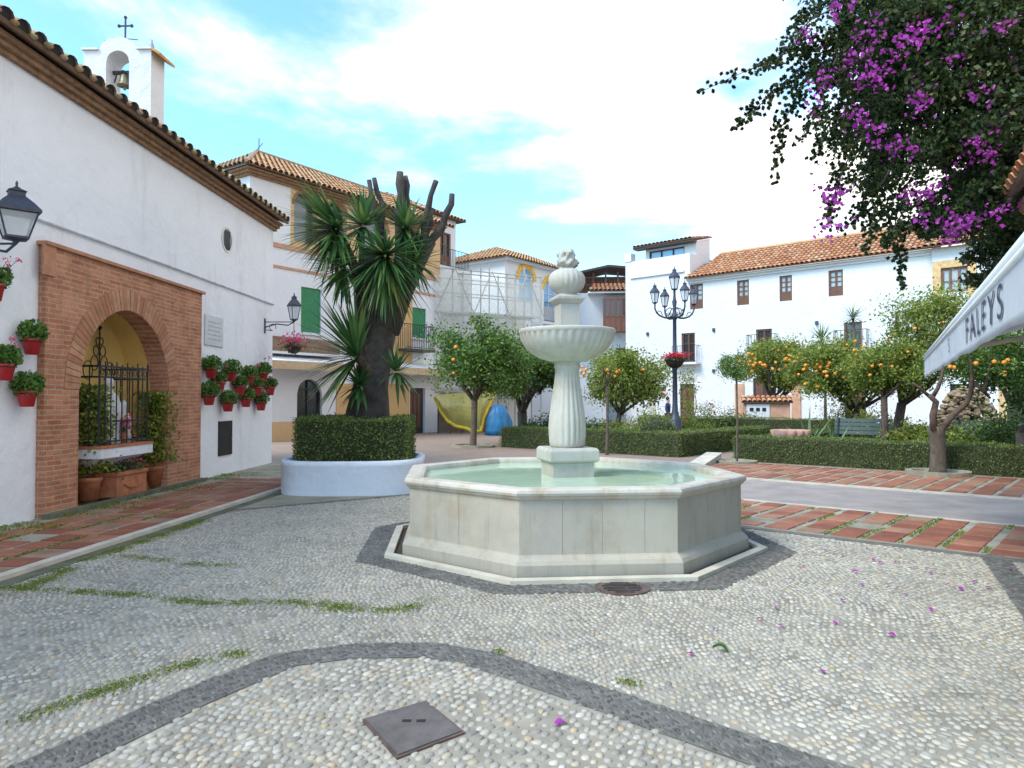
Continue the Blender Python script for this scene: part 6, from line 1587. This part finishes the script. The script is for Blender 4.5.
wl_ = CH.sz(16, 232, .55)
t_ = wall_lantern(CH.W(wl_[0], -.55, wl_[1] - .08), math.atan2(CH.d.y, CH.d.x), .55, .92, 'squat four-sided iron lantern on a scrolled bracket above the brick portal side of the chapel', 1.5, .78)
cl = CH.sz(294, 323, .72)
wall_lantern(CH.W(cl[0] - .0, -.72, 3.54), math.atan2(CH.d.y, CH.d.x), .72, .80, 'black lantern on a long bracket at the far corner of the chapel')
p = CH.W(cl[0], -.72, 2.72)
t = thing('hanging_flower_basket', 'basket of pink flowers hanging under the lantern at the chapel corner', 'flower basket', p); rng = np.random.default_rng(16)
b = MB(); b.lathe([(.05, 0), (.14, .05), (.2, .16), (.21, .2), (.18, .2)], 16); b.build('basket', M_DARKWOOD, t, True)
b = MB(); b.tube([(0, 0, .2), (0, 0, .78)], .008, 5); b.build('chain', M_IRON, t)
q = rng.normal(size=(300, 3)) * [.13, .13, .07] + [0, 0, .2]; leaves('foliage', rng, q, .06, L_GERAN, t, .8)
q = rng.normal(size=(260, 3)) * [.15, .15, .10] + [0, 0, .3]; leaves('blossoms', rng, q, .06, F_PINK, t, .9)

def wall_pot(px, py, label, r=.125, seed=0, flowers=0, fm=None, green=None, fol=1.0):
    """red pot in a wall ring; px,py is the centre of the pot's rim"""
    s, z = CH.sz(px, py, r + .02); o = CH.W(s, -(r + .02), z - .20)
    t = thing('wall_flowerpot', label, 'flowerpot', o, math.atan2(CH.d.y, CH.d.x), 'red flowerpots on the chapel wall'); rng = np.random.default_rng(200 + seed)
    b = MB(); b.lathe([(r * .66, 0), (r * .92, .165), (r * 1.02, .17), (r * 1.04, .205), (r * .92, .206), (r * .88, .18)], 18); b.build('pot', M_REDPOT, t, True)
    b = MB(); b.tube([(r * 1.06 * math.cos(q), r * 1.06 * math.sin(q), .165) for q in np.linspace(0, 2 * math.pi, 17)], .006, 5, False); b.build('wall_ring', M_IRON, t)
    n = int(620 * fol); q = rng.normal(size=(n, 3)); q /= np.linalg.norm(q, axis=1, keepdims=True); q *= rng.random((n, 1)) ** .4
    q = q * [r * 1.75 * fol, r * 1.5 * fol, .16 * fol] + [0, -.01, .29]; leaves('foliage', rng, q, .052, green or L_GERAN, t, .85, (.35, (0, 0, 1)))
    if flowers:
        c = rng.normal(size=(flowers, 3)) * [r * .9, r * .7, .05] + [0, -.06, .47]
        q = np.repeat(c, 14, 0) + rng.normal(size=(flowers * 14, 3)) * .018; leaves('blossoms', rng, q, .03, fm or F_PINK, t, .9)
        b = MB()
        for e in c: b.tube([(0, 0, .22), tuple(e)], .003, 4)
        b.build('stalks', M_MOSSSTALK, t)
M_MOSSSTALK = mat_plain('green_stalk', (.06, .12, .03), .7)
pots = [(211, 368, 'topmost red pot of the crowded group, under the marble plaque', 0, 1.05), (231, 372, 'red pot with tall bright leaves beside the topmost pot of the group', 0, 1.15),
        (249, 376, 'red pot high in the group with one pale pink bloom above it', 2, 1.0), (263, 373, 'red pot highest at the chapel corner with a pink bloom above', 2, 1.1),
        (219, 382, 'red pot with dark leaves tucked below the topmost one', 1, .85), (240, 386, 'red pot in the middle of the group between two taller plants', 0, .95),
        (257, 387, 'red pot half hidden by light leaves near the chapel corner', 0, .9), (270, 387, 'red pot with pink flowers overhanging the chapel corner', 3, .9),
        (209, 395, 'lowest red pot on the portal side of the group with spreading leaves', 0, 1.15), (228, 402, 'red pot hanging lowest of the group above the black utility door', 0, 1.05),
        (246, 398, 'red pot in the lower row of the group, third along from the portal', 0, 1.05), (261, 402, 'red pot in the lower row nearest the chapel corner', 0, 1.0)]
for i, (px, py, lb, nf, fo) in enumerate(pots): wall_pot(px, py, lb, .125, i, nf, F_PINK, None, fo)
wall_pot(32, 339, 'single red pot highest beside the brick portal, nearest the lantern', .115, 20, 0, None, None, .98)
wall_pot(5, 364, 'red pot with pink blooms cut by the frame edge, between two others', .115, 21, 2, F_PINK, None, .95)
wall_pot(27, 391, 'red pot lowest beside the brick portal with a broad cushion of leaves', .118, 22, 0, None, None, 1.05)
wall_pot(-6, 284, 'red pot of bright pink flowers high under the wall lantern at the frame edge', .115, 23, 7, F_PINK, None, 1.0)

# shrine contents
def leafy_column(label, px, py0, py1, out, w, seed):
    s, _ = CH.sz(px, (py0 + py1) / 2, out); _, zb = CH.sz(px, py1, out); _, zt_ = CH.sz(px, py0, out)
    o = CH.W(s, -out, .10); t = thing('potted_climber', label, 'potted plant', o, math.atan2(CH.d.y, CH.d.x)); rng = np.random.default_rng(seed)
    b = MB(); b.lathe([(.11, 0), (.16, .28), (.175, .29), (.175, .34), (.15, .34)], 18); b.build('pot', M_TERRA, t, True)
    n = 4200; h0, h1 = .42, zt_ - .1
    q = np.stack([rng.normal(size=n) * w * .52, rng.normal(size=n) * .13, rng.uniform(h0, h1, n)], 1); q[:, 0] *= .65 + .35 * np.sin((q[:, 2] - h0) / (h1 - h0) * 3.0); q[:, 0] += .05 * np.sin(q[:, 2] * 7)
    leaves('foliage', rng, q, .075, L_LIGHT, t, .6)
    b = MB()
    for k in range(3): b.tube([(.03 * (k - 1), 0, .3), (.05 * (k - 1), .02, .9), (.04 * (k - 1), 0, h1 - .2)], .010, 5)
    b.build('stems', M_BARK, t)
leafy_column('leafy climber in a terracotta pot filling the shrine on the near side of the grille', 90, 385, 480, -.12, .30, 61)
leafy_column('leafy climber in a terracotta pot filling the shrine on the far side of the grille', 156, 392, 470, -.12, .30, 62)
s, z = CH.sz(120, 490, -.05); o = CH.W(s, .05, .10)
t = thing('terracotta_trough', 'square terracotta trough with dark leafy flowers under the shrine shelf', 'planter', o, math.atan2(CH.d.y, CH.d.x)); rng = np.random.default_rng(63)
b = MB(); b.box(-.42, .42, -.2, .2, 0, .32); b.box(-.44, .44, -.22, .22, .322, .38); b.build('trough', M_TERRA, t, bevel=.01)
b = MB(); b.tube([(-.25, -.215, .2), (-.1, -.22, .13), (.1, -.22, .13), (.25, -.215, .2)], .014, 6); b.build('swag', M_TERRA, t)
q = rng.normal(size=(500, 3)) * [.22, .12, .07] + [0, 0, .44]; leaves('foliage', rng, q, .06, L_DARK, t, .6)
q = rng.normal(size=(40, 3)) * [.22, .12, .05] + [0, -.05, .52]; leaves('blossoms', rng, q, .05, F_MAGENTA, t, .9)
# statue group behind the grille
s, _ = CH.sz(113, 420, -.05); o = CH.W(s, .12, .92)
t = thing('shrine_statue', 'pale veiled stone figure standing behind the iron grille', 'statue', o, math.atan2(CH.d.y, CH.d.x) )
M_STAT = mat_plain('pale_statue', (.62, .63, .65), .7, var=.15)
b = MB(); b.lathe([(.22, 0), (.23, .05), (.17, .07), (.18, .3), (.20, .5), (.19, .62), (.15, .74), (.09, .80), (.065, .83), (.085, .88), (.092, .94), (.075, 1.0), (.03, 1.04), (.005, 1.05)], 40, mod=lambda an, j: 1 + (.07 * math.sin(7 * an + j * .4) if 1 < j < 7 else 0), sy=.75); b.build('figure', M_STAT, t, True)
b = MB(); b.lathe([(.14, 0), (.12, .2), (.13, .35), (.10, .45), (.05, .5), (.07, .56), (.07, .62), (.02, .67)], 30, (.30, -.06, 0), mod=lambda an, j: 1 + (.06 * math.sin(6 * an + j) if j < 4 else 0), sy=.8); b.build('kneeling_figure', M_STAT, t, True)
s, _ = CH.sz(126, 425, .05); p = CH.W(s, -.02, .925)
t = thing('shrine_flowers', 'bunch of pink flowers in a small vase behind the grille', 'flowers', p); rng = np.random.default_rng(64)
b = MB(); b.lathe([(.04, 0), (.06, .08), (.04, .16), (.05, .18)], 12); b.build('vase', M_TERRA, t, True)
q = rng.normal(size=(120, 3)) * [.06, .06, .06] + [0, 0, .32]; leaves('blossoms', rng, q, .05, F_PINK, t, .9)
q = rng.normal(size=(80, 3)) * [.05, .05, .05] + [0, 0, .24]; leaves('foliage', rng, q, .05, L_DARK, t, .5)

# ================================================================== RIGHT: cafe wall, awning, bougainvillea
CF = Facade('cafe_building', 'white cafe wall with a tiled eave peeping out beside the bougainvillea', 'building', (10.05, 13.7), (-.4648, -.8854))
b = MB(); b.wall(0, 14, 0, 5.2, [], 0); b.quad((0, 0, 0), (0, 0, 5.2), (0, 6, 5.2), (0, 6, 0)); b.quad((0, 6, 0), (0, 6, 5.2), (14, 6, 5.2), (14, 6, 0)); b.quad((14, 0, 0), (14, 6, 0), (14, 6, 5.2), (14, 0, 5.2)); b.build('wall', M_WHITE, CF.e)
tile_roof('tile_roof', CF.e, (-.4, -.62, 5.25), (14, -.62, 5.25), (-.4, 4, 7.0), (14, 4, 7.0), M_TILE, .28, .42)
b = MB(); b.box(-.3, 14, -.4, 0, 5.12, 5.2); b.build('cornice', M_CORNICE, CF.e)
# tiled hood over the cafe front
hz = 4.12
tile_roof('hood_tiles', CF.e, (5.65, -1.2, hz), (11, -1.2, hz), (5.65, -.001, hz + .62), (11, -.001, hz + .62), M_TILE, .26, .42)
b = MB(); b.add([(5.75, -1.05, hz - .06), (11, -1.05, hz - .06), (11, -.001, hz + .44), (5.75, -.001, hz + .44), (5.75, -.98, hz - .16), (11, -.98, hz - .16), (11, -.001, hz - .3), (5.75, -.001, hz - .3)], [(0, 1, 2, 3), (7, 6, 5, 4), (0, 4, 5, 1), (1, 5, 6, 2), (3, 7, 4, 0)]); b.build('hood', M_CORNICE, CF.e)
# awning
XR = Vector((-.4648, -.8854, 0)); XI = Vector((.8854, -.4648, 0))      # reading direction, towards the wall
AO = Vector((5.21, 9.0, 0)); AL = 8.2
AWN = thing('cafe_awning', 'grey-white cafe awning lettered FALEYS jutting over the plaza', 'awning', AO, math.atan2(XR.y, XR.x))
def mat_canvas():
    m, nt, b = _new('awning_canvas'); f = _noise(nt, 3, 6, .7)
    nt.links.new(_ramp(nt, f, [(.3, (.62, .64, .68)), (.7, (.74, .76, .79))]), b.inputs['Base Color']); b.inputs['Roughness'].default_value = .85
    t = nt.nodes.new('ShaderNodeBsdfTranslucent'); t.inputs['Color'].default_value = (.6, .6, .62, 1); mx = nt.nodes.new('ShaderNodeMixShader'); mx.inputs[0].default_value = .22
    nt.links.new(b.outputs[0], mx.inputs[1]); nt.links.new(t.outputs[0], mx.inputs[2]); nt.links.new(mx.outputs[0], nt.nodes['Material Output'].inputs['Surface']); return m
M_CANV = mat_canvas()
b = MB(); n = 120; ZB, ZT_ = 1.875, 2.125
wv = lambda x, k: -.012 - .005 * k * math.sin(x * 4.1) - .002 * k * math.sin(x * 9 + 1)
R5 = 6; gv_ = []
for i in range(n + 1):
    x = AL * i / n
    for j in range(R5 + 1):
        k = j / R5; gv_.append((x, wv(x, k), ZT_ - (ZT_ - ZB) * k - (.006 * math.sin(x * 7) if j == R5 else 0)))
b.add(gv_, [(i * (R5 + 1) + j, i * (R5 + 1) + j + 1, (i + 1) * (R5 + 1) + j + 1, (i + 1) * (R5 + 1) + j) for i in range(n) for j in range(R5)])
va = b.build('valance', M_CANV, AWN, True); sm = va.modifiers.new('solid', 'SOLIDIFY'); sm.thickness = .003
b = MB(); b.tube([(-.02, .01, ZT_ + .02), (AL, .01, ZT_ + .02)], .035, 10); b.tube([(-.02, -.012, ZT_ - .015), (AL, -.012, ZT_ - .015)], .014, 8); b.build('front_bar', mat_plain('awning_bar', (.72, .74, .76), .4, .2, var=.05), AWN, True)
b = MB(); b.add([(0, .03, ZT_ + .03), (AL, .03, ZT_ + .03), (AL, 2.0, ZT_ + .62), (0, 2.0, ZT_ + .62), (0, .03, ZT_ + .036), (AL, .03, ZT_ + .036), (AL, 2.0, ZT_ + .626), (0, 2.0, ZT_ + .626)], [(0, 3, 2, 1), (4, 5, 6, 7), (0, 1, 5, 4), (2, 3, 7, 6), (3, 0, 4, 7), (1, 2, 6, 5)]); b.build('canopy', M_CANV, AWN)
for x in (.9, 4.2, 7.4): b = MB(); b.tube([(x, .04, ZT_ - .0), (x + .5, 1.0, ZT_ + .15), (x, 1.98, ZT_ + .35)], .025, 8); b.build('folding_arm', M_KERB, AWN)
b = MB(); b.box(0, AL, 1.98, 2.1, ZT_ + .55, ZT_ + .72); b.build('cassette', M_KERB, AWN)
def letters(txt, size, x, z, mat, sx=.8, gap=1.25):
    cu = bpy.data.curves.new('lettering', 'FONT'); cu.body = txt; cu.size = size; cu.extrude = .001; cu.space_character = gap
    o = bpy.data.objects.new('tmp', cu); COL.objects.link(o); bpy.context.view_layer.update()
    me = bpy.data.meshes.new_from_object(o.evaluated_get(bpy.context.evaluated_depsgraph_get())); bpy.data.objects.remove(o)
    me.materials.clear(); me.materials.append(mat); me.name = 'lettering'
    for v in me.vertices: v.co = (x + v.co.x * sx, -.0, z + v.co.y)
    for v in me.vertices: v.co.y = wv(v.co.x, min(1, max(0, (ZT_ - v.co.z) / (ZT_ - ZB)))) - .006 - v.co.y
    q = bpy.data.objects.new('lettering', me); COL.objects.link(q); q.parent = va; return q
M_INK = mat_plain('faded_ink', (.13, .14, .21), .8, var=.4, scale=12); M_INKF = mat_plain('pale_ink', (.36, .39, .47), .8, var=.2, scale=12)
def along(px): # distance from the far end of the valance for a column of the photo
    r = ray(px, 330); t_ = (AO.dot(XI)) / r.dot(XI); return (r * t_ - AO).dot(XR)
xF, xS = along(968.5), along(1008)
L_ = letters('FALEYS', .20, 0, ZB + .075, M_INK, 1.0, 1.3); w_ = max(v.co.x for v in L_.data.vertices)
bpy.data.objects.remove(L_); letters('FALEYS', .205, xF, ZB + .06, M_INK, (xS - xF) / w_ * .20 / .205, 1.3)
letters('S', .11, along(943), ZB + .09, M_INKF, 1.6); letters('S', .15, along(950), ZB + .09, M_INKF, 1.8)

def bougainvillea():
    rng = np.random.default_rng(99); base = Vector((10.3, 12.3, 0))
    t = thing('bougainvillea', 'huge dark bougainvillea with magenta bracts spilling over the cafe eave', 'bougainvillea', base)
    Q = lambda px, py, Y: np.array(P(px, py, Y) - base)
    b = MB(); b.tube([(0, 0, 0), (-.1, 0, 1.8), (-.3, -.1, 3.4), (-1.2, -.4, 5.0)], [.16, .13, .12, .10], 9)
    for k in range(9):
        e = Q(rng.uniform(800, 1010), rng.uniform(-60, 200), rng.uniform(8.5, 10.5)); limb(b, (-.9, -.3, 4.5), Vector(e), .07, .015, rng, 6, .1)
    b.build('trunk', M_BARKD, t, True)
    # body: clumps through the mass seen in the photograph
    blobs = [((985, 40), 9.6, (1.7, 1.3, 1.15), 190), ((930, 120), 9.4, (1.35, 1.1, 1.05), 150), ((985, 165), 10.4, (1.0, 1.0, 1.2), 130), ((1030, 190), 11.6, (.9, .9, 1.5), 90), ((905, 40), 9.2, (1.1, 1.0, .95), 95),
             ((970, 205), 9.5, (.68, .8, .45), 62), ((1012, 255), 10.8, (.75, .8, .6), 65), ((888, 155), 9.2, (.50, .6, .50), 38), ((845, 60), 9.0, (.62, .6, .62), 34), ((930, -60), 9.4, (1.9, 1.3, 1.0), 120), ((1060, 40), 10.4, (1.3, 1.4, 1.6), 130), ((935, 225), 9.2, (.30, .4, .30), 16), ((1005, 295), 10.2, (.22, .4, .25), 10)]
    pts, cl = [], []
    for (px, py), Y, r, n in blobs:
        cc, p = clump_points(rng, Q(px, py, Y), r, int(n * (1.1 if px > 900 else .7)), 80, .105, .15, -1.1); pts.append(p); cl.append(cc)
    leaves('foliage', rng, np.concatenate(pts), .075, L_BOUG, t, .62)
    cl = np.concatenate(cl)
    # arching and hanging shoots
    sh = [([(880, 40), (820, 40), (770, 60), (700, 92)], 8.7), ([(850, 30), (800, 70), (760, 105), (733, 128)], 8.6), ([(840, 60), (800, 90), (780, 130), (776, 182)], 8.5), ([(860, 90), (830, 130), (812, 160)], 8.6),
          ([(870, 120), (845, 165), (832, 200), (828, 226)], 8.7), ([(890, 170), (868, 205), (842, 232)], 8.8), ([(900, 190), (895, 225), (900, 255), (903, 288)], 8.9), ([(930, 0), (860, -5), (810, 12), (790, 30)], 8.5), ([(880, 200), (872, 220), (866, 250)], 8.9),
          ([(885, 10), (835, 60), (818, 105), (822, 140)], 8.4), ([(900, 100), (850, 100), (815, 118), (795, 145)], 8.6), ([(910, 200), (890, 235), (885, 245)], 8.9), ([(870, -10), (810, 20), (775, 62), (757, 70)], 8.4), ([(1000, 262), (990, 285), (980, 300)], 9.6), ([(1010, 280), (1000, 310), (990, 320)], 9.8)]
    sp, fl = [], []
    b = MB()
    for pl, Y in sh:
        A = [Vector(Q(x, y, Y + .12 * math.sin(x))) for x, y in pl]
        dense = []
        for i in range(len(A) - 1):
            for k in range(14): dense.append(A[i].lerp(A[i + 1], k / 14))
        dense.append(A[-1]); sm_ = [dense[0]] + [(dense[i - 1] + dense[i] * 2 + dense[i + 1]) / 4 for i in range(1, len(dense) - 1)] + [dense[-1]]
        b = MB(); b.tube(sm_, [.012 * (1 - .75 * i / len(sm_)) for i in range(len(sm_))], 5); b.build('shoot', M_BARK, t, True)
        for i, p in enumerate(sm_):
            f = i / len(sm_); k = int(7 * (1.15 - f)) + 1
            for _ in range(k): sp.append(np.array(p) + rng.normal(size=3) * (.085 * (1.15 - f) + .012))
        leaves('shoot_leaves', rng, np.array(sp), .062, L_BOUG, t, .62)
    # bracts in sprays near the outside
    fc = [(918, 38, 8.35), (905, 45, 8.3), (895, 60, 8.4), (925, 25, 8.5), (948, 20, 8.5), (870, 48, 8.3), (838, 10, 8.4), (868, 75, 8.3), (875, 85, 8.4), (920, 98, 8.4), (922, 108, 8.4), (890, 145, 8.4), (905, 148, 8.5), (924, 190, 8.4), (915, 192, 8.4), (933, 194, 8.5), (948, 220, 8.5), (960, 222, 8.6), (968, 226, 8.6), (952, 236, 8.7), (920, 215, 8.5), (858, 115, 8.4), (824, 80, 8.4), (815, 105, 8.4), (832, 200, 8.7), (838, 190, 8.7), (870, 130, 8.5), (880, 75, 8.3), (993, 212, 8.8), (975, 140, 8.6), (985, 155, 8.7), (950, 60, 8.4), (865, 30, 8.3), (805, 38, 8.4), (829, 229, 8.7), (970, 155, 8.7), (980, 95, 8.6), (850, 60, 8.35), (1000, 30, 8.6)]
    for x, y, Y in fc:
        c = Q(x, y, Y - .25); k = int(rng.integers(12, 38)); fl.append(c + rng.normal(size=(k, 3)) * [.085, .09, .06])
    for i in range(130):
        c = cl[rng.integers(len(cl))] + rng.normal(size=3) * .1; k = int(rng.integers(3, 10)); fl.append(c + [0, -.12, 0] + rng.normal(size=(k, 3)) * .05)
    leaves('bracts', rng, np.concatenate(fl), .058, F_MAGENTA, t, .85)
bougainvillea()

# fallen bracts and leaf on the pebbles
pet = [(825, 552), (842, 557), (868, 551), (855, 574), (874, 562), (881, 565), (897, 564), (913, 563), (948, 587), (961, 591), (988, 590), (1012, 594), (975, 584), (930, 575), (905, 597), (843, 603), (835, 626), (781, 629), (690, 657), (560, 727), (776, 611), (892, 638), (822, 675), (716, 632), (1010, 572), (862, 587), (803, 570), (930, 612), (760, 622)]
def petal_mesh():
    b = MB(); n = 6; vs = []
    for i in range(n + 1):
        t_ = i / n; w_ = .018 * math.sin(math.pi * min(1, .12 + t_ * .88)); z_ = .010 * math.sin(math.pi * t_) ; vs += [(-w_, t_ * .05 - .025, z_ + .006), (0, t_ * .05 - .025, z_), (w_, t_ * .05 - .025, z_ + .006)]
    f = []
    for i in range(n): f += [(i * 3, i * 3 + 1, i * 3 + 4, i * 3 + 3), (i * 3 + 1, i * 3 + 2, i * 3 + 5, i * 3 + 4)]
    b.add(vs, f); o = b.build('fallen_bract', F_MAGENTA, None, True); return o
pm = petal_mesh(); rp = random.Random(4)
for i, (px, py) in enumerate(pet):
    o = pm if i == 0 else pm.copy()
    if i: COL.objects.link(o)
    p = G(px, py); o.location = (p.x, p.y, .018); o.rotation_euler = (rp.uniform(-.3, .3), rp.uniform(-.3, .3), rp.uniform(0, 6.3)); o.scale = (rp.uniform(.75, 1.1),) * 3
    tag(o, 'single magenta bougainvillea bract fallen on the pebble paving', 'petal', 'fallen magenta bracts')
o = pm.copy(); o.data = pm.data.copy(); o.data.materials.clear(); o.data.materials.append(L_GERAN); COL.objects.link(o); p = G(720, 654); o.location = (p.x, p.y, .02); o.scale = (2.2, 1.9, 3); o.rotation_euler = (0.2, .2, 1.2); o.name = 'fallen_leaf'
for k in ('group',): 
    if k in o: del o[k]
tag(o, 'curled green leaf fallen on the pebbles below the fountain', 'leaf')
